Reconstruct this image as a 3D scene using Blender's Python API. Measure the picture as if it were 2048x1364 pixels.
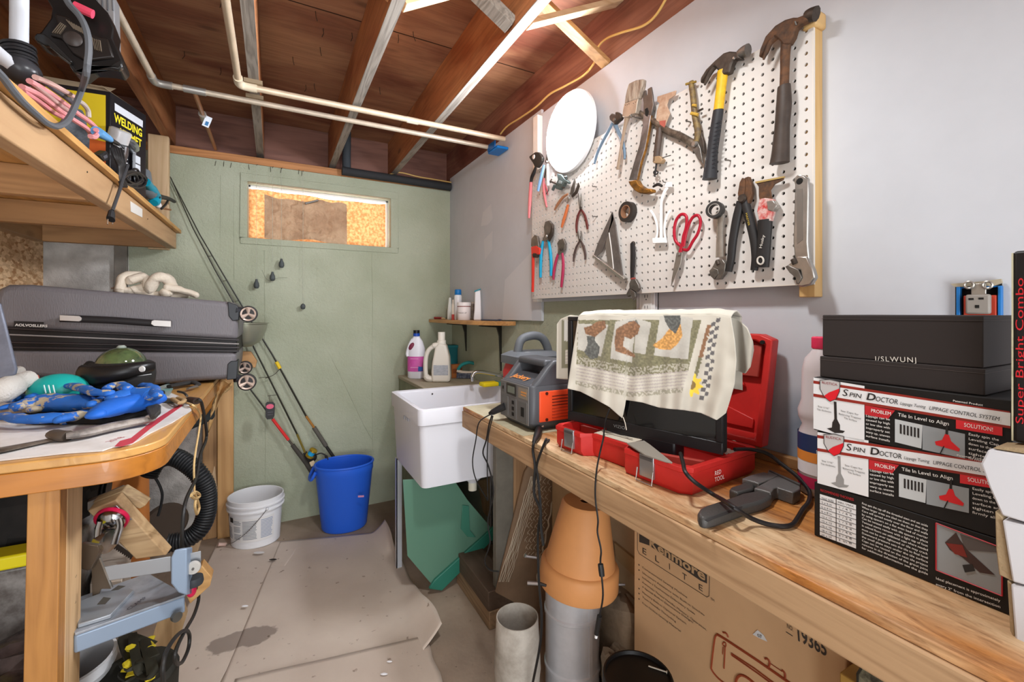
import bpy, bmesh, math, random
from mathutils import Vector, Matrix, noise
random.seed(7)
for o in list(bpy.data.objects): bpy.data.objects.remove(o, do_unlink=True)
SC = bpy.context.scene; COL = SC.collection
# ---------- camera ----------
F_PX, HX, HY, EYE, YAW = 886.0, 1024.0, 625.0, 1.25, math.radians(28.25)
cam = bpy.data.objects.new('camera', bpy.data.cameras.new('camera')); COL.objects.link(cam)
cam.location = (0, 0, EYE); cam.rotation_euler = (math.pi/2, 0, -YAW)
cam.data.sensor_width = 36; cam.data.lens = 36*F_PX/2048; cam.data.shift_y = -(682-HY)/2048
cam.data.clip_start = 0.02; SC.camera = cam
# ---------- world, lights, exposure ----------
W = bpy.data.worlds.new('world'); SC.world = W; W.use_nodes = True
bg = W.node_tree.nodes['Background']; bg.inputs[0].default_value = (0.93, 0.96, 1.0, 1); bg.inputs[1].default_value = 1.8
SC.view_settings.view_transform = 'Standard'; SC.view_settings.look = 'None'
SC.view_settings.exposure = 0.0; SC.view_settings.gamma = 1.0; SC.view_settings.use_curve_mapping = False
def area(name, loc, target, size, power, col=(1,1,1)):
    l = bpy.data.lights.new(name, 'AREA'); l.shape = 'DISK'; l.size = size; l.energy = power; l.color = col
    o = bpy.data.objects.new(name, l); COL.objects.link(o); o.location = loc
    d = Vector(target)-Vector(loc); o.rotation_euler = d.to_track_quat('-Z', 'Y').to_euler(); return o
area('ceiling_bulb', (0.45, 0.70, 2.12), (0.2, 1.6, 0.0), 0.16, 14, (0.97, 0.99, 1.0))
area('fill_light_behind', (-0.1, -1.3, 1.95), (0.1, 2.4, 1.1), 1.0, 8, (0.97, 0.99, 1.0))  # broad unseen fill, added to brighten the room from behind the camera
area('ceiling_fill_light', (-0.1, -1.4, 0.8), (0.2, 2.0, 2.0), 1.2, 38, (0.93, 0.97, 1.0))  # added low fill behind the camera, aimed up to lift the ceiling
DISC_POWER = 135.0
# ---------- unprojection onto real planes ----------
SN, CS = math.sin(YAW), math.cos(YAW)
def ray(x, y):
    l = (x-HX)/F_PX
    return Vector((SN + l*CS, CS - l*SN, (HY-y)/F_PX))
EYEV = Vector((0, 0, EYE))
def PX(x, y, X): r = ray(x, y); return EYEV + r*(X/r.x)
def PY(x, y, Y): r = ray(x, y); return EYEV + r*(Y/r.y)
def PZ(x, y, Zz): r = ray(x, y); return EYEV + r*((Zz-EYE)/r.z)
def PD(x, y, d): return EYEV + ray(x, y)*d
def crop(x0, y0, s): return lambda u, v: (x0+u/s, y0+v/s)
# ---------- materials ----------
def lin(c):
    if isinstance(c, str): c = tuple(int(c[i:i+2], 16)/255 for i in (0, 2, 4))
    return tuple(((v/12.92) if v <= 0.04045 else ((v+0.055)/1.055)**2.4) for v in c[:3]) + (1,)
MC = {}
def nt(name):
    m = bpy.data.materials.new(name); m.use_nodes = True
    return m, m.node_tree.nodes, m.node_tree.links, m.node_tree.nodes['Principled BSDF']
def mat(c, rough=0.5, metal=0.0, bump=0.0, bscale=60, var=0.0, vscale=8, c2=None, spec=0.32, stretch=(1,1,1), coat=0, sheen=0):
    key = (str(c), rough, metal, bump, bscale, var, vscale, str(c2), spec, stretch, coat, sheen)
    if key in MC: return MC[key]
    m, N, L, B = nt('mat_%d' % len(MC)); MC[key] = m
    B.inputs['Roughness'].default_value = rough; B.inputs['Metallic'].default_value = metal
    B.inputs['Base Color'].default_value = lin(c); B.inputs['Specular IOR Level'].default_value = spec
    if coat: B.inputs['Coat Weight'].default_value = coat
    if sheen: B.inputs['Sheen Weight'].default_value = sheen
    m.diffuse_color = lin(c)
    if bump or var or c2:
        tc = N.new('ShaderNodeTexCoord'); mp = N.new('ShaderNodeMapping'); mp.inputs['Scale'].default_value = stretch
        L.new(tc.outputs['Object'], mp.inputs[0])
    if var or c2:
        n = N.new('ShaderNodeTexNoise'); n.inputs['Scale'].default_value = vscale; n.inputs['Detail'].default_value = 5
        n.inputs['Roughness'].default_value = 0.65; L.new(mp.outputs[0], n.inputs[0])
        r = N.new('ShaderNodeValToRGB'); r.color_ramp.elements[0].position = 0.38; r.color_ramp.elements[1].position = 0.64
        a = lin(c); 
        if c2: r.color_ramp.elements[0].color = a; r.color_ramp.elements[1].color = lin(c2)
        else:
            r.color_ramp.elements[0].color = tuple(v*(1-var) for v in a[:3])+(1,); r.color_ramp.elements[1].color = tuple(min(1, v*(1+var*0.6)) for v in a[:3])+(1,)
        L.new(n.outputs[0], r.inputs[0]); L.new(r.outputs[0], B.inputs['Base Color'])
    if bump:
        n2 = N.new('ShaderNodeTexNoise'); n2.inputs['Scale'].default_value = bscale; n2.inputs['Detail'].default_value = 6
        L.new(mp.outputs[0], n2.inputs[0]); b = N.new('ShaderNodeBump'); b.inputs['Strength'].default_value = bump; b.inputs['Distance'].default_value = 0.004
        L.new(n2.outputs[0], b.inputs['Height']); L.new(b.outputs[0], B.inputs['Normal'])
    return m
def wood(c, dark, axis='y', scale=1.0, rough=0.6, knots=0.35, contrast=0.5, coat=0, off=0.0, blotch=None):
    key = ('w', str(c), str(dark), axis, scale, rough, knots, contrast, coat, off, blotch)
    if key in MC: return MC[key]
    m, N, L, B = nt('wood_%d' % len(MC)); MC[key] = m
    tc = N.new('ShaderNodeTexCoord'); mp = N.new('ShaderNodeMapping')
    s = {'x': (0.07, 1, 1), 'y': (1, 0.07, 1), 'z': (1, 1, 0.07)}[axis]
    mp.inputs['Scale'].default_value = tuple(v*scale for v in s); mp.inputs['Location'].default_value = (off, off*1.3, off*0.7)
    L.new(tc.outputs['Object'], mp.inputs[0])
    n0 = N.new('ShaderNodeTexNoise'); n0.inputs['Scale'].default_value = 9; n0.inputs['Detail'].default_value = 3; n0.inputs['Distortion'].default_value = 0.6
    L.new(mp.outputs[0], n0.inputs[0])
    mu = N.new('ShaderNodeMath'); mu.operation = 'MULTIPLY'; mu.inputs[1].default_value = 16; L.new(n0.outputs[0], mu.inputs[0])
    fr = N.new('ShaderNodeMath'); fr.operation = 'PINGPONG'; fr.inputs[1].default_value = 1.0; L.new(mu.outputs[0], fr.inputs[0])
    n1 = N.new('ShaderNodeTexNoise'); n1.inputs['Scale'].default_value = 120; n1.inputs['Detail'].default_value = 4; L.new(mp.outputs[0], n1.inputs[0])
    mx = N.new('ShaderNodeMix'); mx.data_type = 'FLOAT'; mx.inputs[0].default_value = 0.5; L.new(fr.outputs[0], mx.inputs[2]); L.new(n1.outputs[0], mx.inputs[3])
    r = N.new('ShaderNodeValToRGB'); a, d = lin(c), lin(dark)
    r.color_ramp.elements[0].color = tuple(d[i]*contrast + a[i]*(1-contrast) for i in range(3))+(1,); r.color_ramp.elements[0].position = 0.2
    r.color_ramp.elements[1].color = a; r.color_ramp.elements[1].position = 0.62
    L.new(mx.outputs[0], r.inputs[0]); out = r.outputs[0]
    nb = N.new('ShaderNodeTexNoise'); nb.inputs['Scale'].default_value = 2.6; nb.inputs['Detail'].default_value = 6; nb.inputs['Distortion'].default_value = .8
    mb = N.new('ShaderNodeMapping'); mb.inputs['Scale'].default_value = {'x': (.6, 1.6, 1.6), 'y': (1.6, .6, 1.6), 'z': (1.6, 1.6, .6)}[axis]; L.new(tc.outputs['Object'], mb.inputs[0]); L.new(mb.outputs[0], nb.inputs[0])
    rb = N.new('ShaderNodeValToRGB'); rb.color_ramp.elements[0].position = .38; rb.color_ramp.elements[1].position = .66
    rb.color_ramp.elements[0].color = (1, 1, 1, 1); rb.color_ramp.elements[1].color = lin(blotch) if blotch else (.80, .76, .72, 1); L.new(nb.outputs[0], rb.inputs[0])
    mq = N.new('ShaderNodeMix'); mq.data_type = 'RGBA'; mq.blend_type = 'MULTIPLY'; mq.inputs[0].default_value = 1; L.new(out, mq.inputs[6]); L.new(rb.outputs[0], mq.inputs[7]); out = mq.outputs[2]
    if knots:
        mp2 = N.new('ShaderNodeMapping'); s2 = {'x': (0.35, 1, 1), 'y': (1, 0.35, 1), 'z': (1, 1, 0.35)}[axis]
        mp2.inputs['Scale'].default_value = s2; mp2.inputs['Location'].default_value = (off+.3, off, off)
        L.new(tc.outputs['Object'], mp2.inputs[0])
        v = N.new('ShaderNodeTexVoronoi'); v.inputs['Scale'].default_value = 7; L.new(mp2.outputs[0], v.inputs[0])
        rr = N.new('ShaderNodeValToRGB'); rr.color_ramp.elements[0].position = 0.05; rr.color_ramp.elements[1].position = 0.13
        rr.color_ramp.elements[0].color = (knots,)*3+(1,); rr.color_ramp.elements[1].color = (0, 0, 0, 1)
        L.new(v.outputs['Distance'], rr.inputs[0])
        mk = N.new('ShaderNodeMix'); mk.data_type = 'RGBA'; L.new(rr.outputs[0], mk.inputs[0]); L.new(out, mk.inputs[6])
        mk.inputs[7].default_value = tuple(x*0.55 for x in d[:3])+(1,); out = mk.outputs[2]
    L.new(out, B.inputs['Base Color']); B.inputs['Roughness'].default_value = rough
    if coat: B.inputs['Coat Weight'].default_value = coat
    b = N.new('ShaderNodeBump'); b.inputs['Strength'].default_value = 0.25; b.inputs['Distance'].default_value = 0.002
    L.new(mx.outputs[0], b.inputs['Height']); L.new(b.outputs[0], B.inputs['Normal'])
    m.diffuse_color = lin(c); return m
def emis(c, s):
    m, N, L, B = nt('emit_%d' % len(MC)); MC[('e', str(c), s)] = m
    B.inputs['Base Color'].default_value = (0.8, 0.8, 0.8, 1); B.inputs['Emission Color'].default_value = lin(c); B.inputs['Emission Strength'].default_value = s
    return m
# ---------- mesh builder ----------
class MB:
    def __init__(s): s.v = []; s.f = []; s.mi = []; s.cur = 0; s.cols = None
    def add(s, vs, fs):
        n = len(s.v); s.v += [Vector(p) for p in vs]; s.f += [tuple(i+n for i in f) for f in fs]; s.mi += [s.cur]*len(fs); return s
    def m(s, i): s.cur = i; return s
    def box(s, a, b, rot=None, piv=None):
        x0, y0, z0 = a; x1, y1, z1 = b
        vs = [Vector(p) for p in ((x0,y0,z0),(x1,y0,z0),(x1,y1,z0),(x0,y1,z0),(x0,y0,z1),(x1,y0,z1),(x1,y1,z1),(x0,y1,z1))]
        if rot is not None:
            c = Vector(piv) if piv is not None else (Vector(a)+Vector(b))/2
            vs = [c + rot @ (p-c) for p in vs]
        return s.add(vs, [(0,3,2,1),(4,5,6,7),(0,1,5,4),(1,2,6,5),(2,3,7,6),(3,0,4,7)])
    def hexa(s, q, up):          # q: 4 base corners, up: vector or 4 top corners
        t = [Vector(p)+Vector(up) for p in q] if not isinstance(up, list) else up
        return s.add(list(q)+list(t), [(0,3,2,1),(4,5,6,7),(0,1,5,4),(1,2,6,5),(2,3,7,6),(3,0,4,7)])
    def prism(s, pts, vec):
        n = len(pts); vec = Vector(vec)
        s.add([Vector(p) for p in pts]+[Vector(p)+vec for p in pts], [tuple(range(n-1, -1, -1)), tuple(range(n, 2*n))]+[(i, (i+1) % n, n+(i+1) % n, n+i) for i in range(n)]); return s
    def tube(s, pts, r, n=8, closed=False, flat=None):
        pts = [Vector(p) for p in pts]; k = len(pts)
        rs = list(r) if isinstance(r, (list, tuple)) else [r]*k
        T = []
        for i in range(k):
            a = pts[(i-1) % k] if (closed or i > 0) else pts[i]; b = pts[(i+1) % k] if (closed or i < k-1) else pts[i]
            t = (b-a); T.append(t.normalized() if t.length > 1e-9 else Vector((0, 0, 1)))
        up = Vector((0, 0, 1)) if abs(T[0].z) < 0.9 else Vector((1, 0, 0))
        N_ = (up - T[0]*up.dot(T[0])).normalized(); vs = []
        for i in range(k):
            N_ = (N_ - T[i]*N_.dot(T[i])); N_ = N_.normalized() if N_.length > 1e-6 else T[i].orthogonal().normalized()
            Bn = T[i].cross(N_)
            for j in range(n):
                a = 2*math.pi*j/n; d = (N_*math.cos(a)+Bn*math.sin(a))*rs[i]
                if flat: ax, fs = flat; ax = Vector(ax); d = d - ax*(d.dot(ax)*(1-fs))
                vs.append(pts[i]+d)
        fs_ = []; seg = k if closed else k-1
        for i in range(seg):
            for j in range(n):
                a = i*n+j; b = i*n+(j+1) % n; c = ((i+1) % k)*n+(j+1) % n; d = ((i+1) % k)*n+j
                fs_.append((a, b, c, d))
        if not closed: fs_ += [tuple(range(n-1, -1, -1)), tuple((k-1)*n+j for j in range(n))]
        return s.add(vs, fs_)
    def lathe(s, prof, org, ax=(0, 0, 1), n=24, sx=1, sy=1, xdir=None, arc=1.0, caps=True):
        ax = Vector(ax).normalized(); u = Vector(xdir) if xdir is not None else ax.orthogonal(); u = (u-ax*u.dot(ax)).normalized(); w = ax.cross(u); org = Vector(org); vs = []; k = len(prof)
        nn = n if arc >= 1 else n+1
        for r, h in prof:
            for j in range(nn):
                a = 2*math.pi*arc*j/n; vs.append(org+ax*h+(u*math.cos(a)*sx+w*math.sin(a)*sy)*r)
        fs = []
        for i in range(k-1):
            for j in range(nn if arc >= 1 else n):
                fs.append((i*nn+j, i*nn+(j+1) % nn, (i+1)*nn+(j+1) % nn, (i+1)*nn+j))
        if caps and arc >= 1:
            if prof[0][0] > 1e-5: fs.append(tuple(range(nn-1, -1, -1)))
            if prof[-1][0] > 1e-5: fs.append(tuple((k-1)*nn+j for j in range(nn)))
        return s.add(vs, fs)
    def ball(s, c, r, n=12, m=8, rot=None):
        c = Vector(c); r = Vector(r) if not isinstance(r, (int, float)) else Vector((r, r, r)); vs = []; fs = []
        for i in range(m+1):
            th = math.pi*i/m
            for j in range(n):
                a = 2*math.pi*j/n; p = Vector((r.x*math.sin(th)*math.cos(a), r.y*math.sin(th)*math.sin(a), r.z*math.cos(th)))
                vs.append(c+(rot @ p if rot is not None else p))
        for i in range(m):
            for j in range(n): fs.append((i*n+j, (i+1)*n+j, (i+1)*n+(j+1) % n, i*n+(j+1) % n))
        return s.add(vs, fs)
    def grid(s, fn, nu, nv, closed_u=False):
        vs = [fn(i/(nu-1 if not closed_u else nu), j/(nv-1)) for j in range(nv) for i in range(nu)]; fs = []
        for j in range(nv-1):
            for i in range(nu if closed_u else nu-1):
                fs.append((j*nu+i, j*nu+(i+1) % nu, (j+1)*nu+(i+1) % nu, (j+1)*nu+i))
        return s.add(vs, fs)
    def bounds(s):
        return Vector([min(p[i] for p in s.v) for i in range(3)]), Vector([max(p[i] for p in s.v) for i in range(3)])
    def build(s, name, mats, parent=None, bevel=0, seg=2, ang=35, solid=0, sub=0, shade=True, kind=None, label=None, off=-1):
        if not isinstance(mats, (list, tuple)): mats = [mats]
        if parent is not None:
            w = wloc(parent)
        else:
            lo, hi = s.bounds(); w = Vector(((lo.x+hi.x)/2, (lo.y+hi.y)/2, lo.z))
        me = bpy.data.meshes.new(name); me.from_pydata([tuple(p-w) for p in s.v], [], s.f); me.update()
        bm = bmesh.new(); bm.from_mesh(me); bmesh.ops.remove_doubles(bm, verts=bm.verts, dist=1e-6); bmesh.ops.recalc_face_normals(bm, faces=bm.faces); bm.to_mesh(me); bm.free()
        for m_ in mats: me.materials.append(m_)
        if len(me.polygons) == len(s.mi):
            for p, i in zip(me.polygons, s.mi): p.material_index = i
        if shade:
            for p in me.polygons: p.use_smooth = True
            me.set_sharp_from_angle(angle=math.radians(ang))
        o = bpy.data.objects.new(name, me); COL.objects.link(o)
        if parent is not None: o.parent = parent; o.location = (0, 0, 0)
        else: o.location = w
        if solid: q = o.modifiers.new('solid', 'SOLIDIFY'); q.thickness = solid; q.offset = off
        if bevel: q = o.modifiers.new('bevel', 'BEVEL'); q.width = bevel; q.segments = seg; q.limit_method = 'ANGLE'; q.angle_limit = math.radians(40)
        if sub: q = o.modifiers.new('sub', 'SUBSURF'); q.levels = sub; q.render_levels = sub
        if kind: o['kind'] = kind
        if label: o['label'] = label
        return o
WL = {}
def wloc(o):
    while o.parent is not None: o = o.parent
    return Vector(o.location)
def thing(name, label, cat, loc, group=None):
    o = bpy.data.objects.new(name, None); o.empty_display_size = 0.05; COL.objects.link(o); o.location = loc
    return tag(o, label, cat, group)
def tag(o, label, cat, group=None):
    o['label'] = label; o['category'] = cat
    if group: o['group'] = group
    return o
def struct(o, label=None):
    o['kind'] = 'structure'
    if label: o['label'] = label
    return o
def textmesh(txt, org, u, v, h, m, parent, name='lettering', depth=0.0006, width=None, align='LEFT', bold=0.0, shear=0.0, label=None, space=1.0):
    """letters standing on a real surface: org = left end of the baseline, u = reading direction, v = letters' up"""
    cu = bpy.data.curves.new('t', 'FONT'); cu.body = txt; cu.size = 1; cu.extrude = 0; cu.offset = bold; cu.shear = shear; cu.space_character = space; cu.resolution_u = 3
    cu.align_x = align
    ob = bpy.data.objects.new('t', cu); COL.objects.link(ob); dg = bpy.context.evaluated_depsgraph_get(); dg.update()
    me = bpy.data.meshes.new_from_object(ob.evaluated_get(dg)); bpy.data.objects.remove(ob)
    u = Vector(u).normalized(); v = Vector(v); v = (v-u*v.dot(u)).normalized(); n = u.cross(v); org = Vector(org)
    xs = [q.co.x for q in me.vertices]; sx = h
    if width and xs: sx = width/max(1e-6, max(xs)-min(0, min(xs)))
    w = wloc(parent)
    for q in me.vertices: q.co = org + u*(q.co.x*sx)+v*(q.co.y*h)+n*depth - w
    me.materials.clear(); me.materials.append(m); me.name = name
    o = bpy.data.objects.new(name, me); COL.objects.link(o); o.parent = parent
    if label: o['label'] = label
    return o
def blend(pts, k=6):        # Catmull-Rom smoothing
    P = [Vector(p) for p in pts]; out = []
    for i in range(len(P)-1):
        a = P[max(i-1, 0)]; b = P[i]; c = P[i+1]; d = P[min(i+2, len(P)-1)]
        for j in range(k):
            t = j/k; out.append(0.5*((2*b)+(c-a)*t+(2*a-5*b+4*c-d)*t*t+(3*b-a-3*c+d)*t**3))
    out.append(P[-1]); return out
def rz(d): return Matrix.Rotation(math.radians(d), 3, 'Z')
def ry(d): return Matrix.Rotation(math.radians(d), 3, 'Y')
def rx(d): return Matrix.Rotation(math.radians(d), 3, 'X')
# =============== ROOM ===============
XW, YB, XL, ZS = 1.10, 2.977, -1.0, 2.41
green = '9aa084'
def wall_paint():
    m, N, L, B = nt('painted_concrete')
    g = N.new('ShaderNodeNewGeometry'); sp = N.new('ShaderNodeSeparateXYZ'); L.new(g.outputs['Position'], sp.inputs[0])
    n = N.new('ShaderNodeTexNoise'); n.inputs['Scale'].default_value = 14; n.inputs['Detail'].default_value = 5; L.new(g.outputs['Position'], n.inputs[0])
    def lt(sock, val, wob=0.05):
        a = N.new('ShaderNodeMath'); a.operation = 'MULTIPLY_ADD'; a.inputs[1].default_value = wob; L.new(n.outputs[0], a.inputs[0]); a.inputs[2].default_value = val-wob/2
        c = N.new('ShaderNodeMath'); c.operation = 'LESS_THAN'; L.new(sock, c.inputs[0]); L.new(a.outputs[0], c.inputs[1]); return c.outputs[0]
    a = lt(sp.outputs[0], -0.665, 0.02); b = lt(sp.outputs[0], -0.33); c = lt(sp.outputs[2], 0.95)
    mu = N.new('ShaderNodeMath'); mu.operation = 'MULTIPLY'; L.new(b, mu.inputs[0]); L.new(c, mu.inputs[1])
    mxx = N.new('ShaderNodeMath'); mxx.operation = 'MAXIMUM'; L.new(a, mxx.inputs[0]); L.new(mu.outputs[0], mxx.inputs[1])
    n3 = N.new('ShaderNodeTexNoise'); n3.inputs['Scale'].default_value = 3; n3.inputs['Detail'].default_value = 4; L.new(g.outputs['Position'], n3.inputs[0])
    r1 = N.new('ShaderNodeValToRGB'); r1.color_ramp.elements[0].color = lin('a3a890'); r1.color_ramp.elements[1].color = lin('b1b59f'); r1.color_ramp.elements[0].position = .35; r1.color_ramp.elements[1].position = .65; L.new(n3.outputs[0], r1.inputs[0])
    r2 = N.new('ShaderNodeValToRGB'); r2.color_ramp.elements[0].color = lin('b3afa9'); r2.color_ramp.elements[1].color = lin('d3cfc9'); r2.color_ramp.elements[0].position = .35; r2.color_ramp.elements[1].position = .65; L.new(n.outputs[0], r2.inputs[0])
    mk = N.new('ShaderNodeMix'); mk.data_type = 'RGBA'; L.new(mxx.outputs[0], mk.inputs[0]); L.new(r1.outputs[0], mk.inputs[6]); L.new(r2.outputs[0], mk.inputs[7])
    L.new(mk.outputs[2], B.inputs['Base Color']); B.inputs['Roughness'].default_value = 0.75
    v = N.new('ShaderNodeTexNoise'); v.inputs['Scale'].default_value = 45; v.inputs['Detail'].default_value = 6; v.inputs['Roughness'].default_value = .7; L.new(g.outputs['Position'], v.inputs[0])
    bp = N.new('ShaderNodeBump'); bp.inputs['Strength'].default_value = 0.9; bp.inputs['Distance'].default_value = 0.008; L.new(v.outputs[0], bp.inputs['Height']); L.new(bp.outputs[0], B.inputs['Normal'])
    return m
M_wall = wall_paint()
M_dry = mat('c3c5ca', 0.85, bump=0.06, bscale=30, var=0.05, vscale=2.2)
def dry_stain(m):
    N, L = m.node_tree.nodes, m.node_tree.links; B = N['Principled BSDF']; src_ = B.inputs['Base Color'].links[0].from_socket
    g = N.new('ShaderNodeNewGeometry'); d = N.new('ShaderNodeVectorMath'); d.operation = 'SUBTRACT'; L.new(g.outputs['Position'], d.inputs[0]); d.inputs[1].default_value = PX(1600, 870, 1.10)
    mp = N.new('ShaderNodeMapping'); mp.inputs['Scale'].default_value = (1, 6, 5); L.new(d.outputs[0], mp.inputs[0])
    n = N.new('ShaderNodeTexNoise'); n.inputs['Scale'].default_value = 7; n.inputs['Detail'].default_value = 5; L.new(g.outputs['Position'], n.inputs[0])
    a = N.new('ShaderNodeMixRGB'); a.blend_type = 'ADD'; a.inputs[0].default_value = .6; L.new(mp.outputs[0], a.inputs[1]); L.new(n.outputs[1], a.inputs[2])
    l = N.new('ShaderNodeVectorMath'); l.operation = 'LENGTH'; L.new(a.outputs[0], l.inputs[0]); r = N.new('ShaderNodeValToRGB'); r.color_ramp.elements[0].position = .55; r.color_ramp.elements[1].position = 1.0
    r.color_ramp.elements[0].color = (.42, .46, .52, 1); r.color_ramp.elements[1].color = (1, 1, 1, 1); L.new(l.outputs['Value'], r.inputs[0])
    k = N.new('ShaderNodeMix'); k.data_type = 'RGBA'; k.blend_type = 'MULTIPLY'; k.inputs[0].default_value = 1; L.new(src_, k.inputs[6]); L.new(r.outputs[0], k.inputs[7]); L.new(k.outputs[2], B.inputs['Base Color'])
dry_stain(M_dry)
M_dry2 = mat('cdcdd0', 0.85)
def floor_mat():
    m, N, L, B = nt('concrete_floor'); tc = N.new('ShaderNodeTexCoord')
    n = N.new('ShaderNodeTexNoise'); n.inputs['Scale'].default_value = 3.0; n.inputs['Detail'].default_value = 8; n.inputs['Roughness'].default_value = .6; L.new(tc.outputs['Object'], n.inputs[0])
    r = N.new('ShaderNodeValToRGB'); r.color_ramp.elements[0].position = .33; r.color_ramp.elements[1].position = .68
    r.color_ramp.elements[0].color = lin('857364'); r.color_ramp.elements[1].color = lin('a4917e'); L.new(n.outputs[0], r.inputs[0])
    n2 = N.new('ShaderNodeTexNoise'); n2.inputs['Scale'].default_value = 60; n2.inputs['Detail'].default_value = 3; L.new(tc.outputs['Object'], n2.inputs[0])
    r2 = N.new('ShaderNodeValToRGB'); r2.color_ramp.elements[0].position = .24; r2.color_ramp.elements[1].position = .32; r2.color_ramp.elements[0].color = (.25, .22, .2, 1); r2.color_ramp.elements[1].color = (1, 1, 1, 1); L.new(n2.outputs[0], r2.inputs[0])
    mk = N.new('ShaderNodeMix'); mk.data_type = 'RGBA'; mk.blend_type = 'MULTIPLY'; mk.inputs[0].default_value = 1; L.new(r.outputs[0], mk.inputs[6]); L.new(r2.outputs[0], mk.inputs[7])
    L.new(mk.outputs[2], B.inputs['Base Color']); B.inputs['Roughness'].default_value = .8
    bp = N.new('ShaderNodeBump'); bp.inputs['Strength'].default_value = .3; bp.inputs['Distance'].default_value = .004; L.new(n2.outputs[0], bp.inputs['Height']); L.new(bp.outputs[0], B.inputs['Normal'])
    return m
struct(MB().box((-1.15, -1.7, -0.1), (1.3, 3.25, 0)).build('floor', floor_mat()))
# back wall with the window opening
WX0, WX1, WZ0, WZ1 = -0.135, 0.683, 1.680, 2.008
b = MB()
b.box((XL-.15, YB, 0), (WX0, YB+.25, 2.11)); b.box((WX1, YB, 0), (XW+.2, YB+.25, 2.11))
b.box((WX0, YB, 0), (WX1, YB+.25, WZ0)); b.box((WX0, YB, WZ1), (WX1, YB+.25, 2.11))
wb = struct(b.build('wall_back', M_wall))
# raised form seams and trowel ridges on the back wall
def ridge(pts, r, parent, name='form_seam'):
    P = [PY(x, y, YB-.0005) for x, y in pts]; P = blend(P, 5)
    P = [p+Vector((random.uniform(-.0012, .0012), 0, 0)) for p in P]
    MB().tube(P, [r*random.uniform(.6, 1.3) for _ in P], 6).build(name, M_wall, parent)
ridge([(529, 500), (530, 640), (531, 800), (531, 965)], .0022, wb)
ridge([(744, 507), (745, 620), (744, 740), (745, 900)], .0022, wb)
ridge([(655, 700), (690, 770), (722, 838), (745, 880)], .0025, wb)
ridge([(441, 350), (441, 520)], .0016, wb); ridge([(468, 370), (468, 560)], .0014, wb); ridge([(634, 520), (635, 700)], .0012, wb)
for x, y in ((432, 326), (448, 327), (463, 330), (497, 333), (541, 338), (563, 340), (598, 343), (604, 346)):
    q = PY(x, y, YB-.001); MB().tube([q+Vector((0, 0, .012)), q+Vector((random.uniform(-.006, .006), -.004, -.018))], .0013, 5).build('nail', M_dry2 if False else mat('4a4438', .6, .4), wb)
# painted surround of the window
f = MB(); t = .006
for a, c in (((WX0-.035, WZ0-.035), (WX1+.05, WZ0)), ((WX0-.035, WZ1), (WX1+.05, WZ1+.045)), ((WX0-.035, WZ0), (WX0, WZ1)), ((WX1, WZ0), (WX1+.05, WZ1))):
    f.box((a[0], YB-t, a[1]), (c[0], YB+.001, c[1]))
struct(f.build('trim_1', M_wall, bevel=.003), 'painted mortar band around the small window')
# window: frame, pane, paper
wn = thing('window_1', 'small high basement window covered with crumpled brown paper', 'window', ((WX0+WX1)/2, YB+.1, WZ0)); wn['kind'] = 'structure'
del wn['category']
f = MB(); s = .014; yf = YB+.075
f.box((WX0, yf, WZ0), (WX1, yf+.03, WZ0+s)); f.box((WX0, yf, WZ1-s), (WX1, yf+.03, WZ1)); f.box((WX0, yf, WZ0), (WX0+s, yf+.03, WZ1)); f.box((WX1-s, yf, WZ0), (WX1, yf+.03, WZ1))
f.build('window_frame', mat('dcdcda', .4), wn, bevel=.002)
MB().box((WX0, yf+.04, WZ0), (WX1, yf+.045, WZ1)).build('pane', emis('f4f8ff', 5.0), wn, label='bright daylit glass')
def paper_mat(c1, c2, tr):
    m, N, L, B = nt('window_paper'); out = N['Material Output']
    tc = N.new('ShaderNodeTexCoord'); n = N.new('ShaderNodeTexNoise'); n.inputs['Scale'].default_value = 60 if tr > .1 else 9; n.inputs['Detail'].default_value = 8; L.new(tc.outputs['Object'], n.inputs[0])
    r = N.new('ShaderNodeValToRGB'); r.color_ramp.elements[0].color = lin(c1); r.color_ramp.elements[1].color = lin(c2); r.color_ramp.elements[0].position = .4; r.color_ramp.elements[1].position = .6; L.new(n.outputs[0], r.inputs[0])
    d = N.new('ShaderNodeBsdfDiffuse'); L.new(r.outputs[0], d.inputs[0]); t_ = N.new('ShaderNodeBsdfTranslucent'); L.new(r.outputs[0], t_.inputs[0])
    mx = N.new('ShaderNodeMixShader'); mx.inputs[0].default_value = tr; L.new(d.outputs[0], mx.inputs[1]); L.new(t_.outputs[0], mx.inputs[2]); L.new(mx.outputs[0], out.inputs[0])
    b_ = N.new('ShaderNodeBump'); b_.inputs['Strength'].default_value = .5; b_.inputs['Distance'].default_value = .01; n2 = N.new('ShaderNodeTexNoise'); n2.inputs['Scale'].default_value = 90; L.new(tc.outputs['Object'], n2.inputs[0]); L.new(n2.outputs[0], b_.inputs['Height'])
    L.new(b_.outputs[0], d.inputs['Normal']); return m
M_pap = paper_mat('b8804f', 'e0a872', .30); M_pap2 = paper_mat('b3967a', 'c9ad8f', .10)
def crum(x, z, a, k): return a*noise.fractal(Vector((x*k, 3.1, z*k)), .8, 2.2, 4)
def sheet(x0, x1, z0, z1, y, amp, seed, wav):
    def fn(u, v):
        x = x0+(x1-x0)*u; top = z1 + wav*math.sin(u*19+seed)*.6 + wav*math.sin(u*7+seed); bot = z0 + wav*.8*math.sin(u*9+1+seed)
        z = bot+(top-bot)*v
        return Vector((x, y+crum(x+seed, z, amp, 7)+crum(x, z+seed, amp*.5, 16), z))
    return fn
MB().grid(sheet(WX0+.004, WX1-.018, WZ0+.006, WZ1-.030, YB+.064, .006, .3, .005), 90, 40).build('paper_backing', M_pap, wn, label='thin brown paper glowing with daylight')
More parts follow.
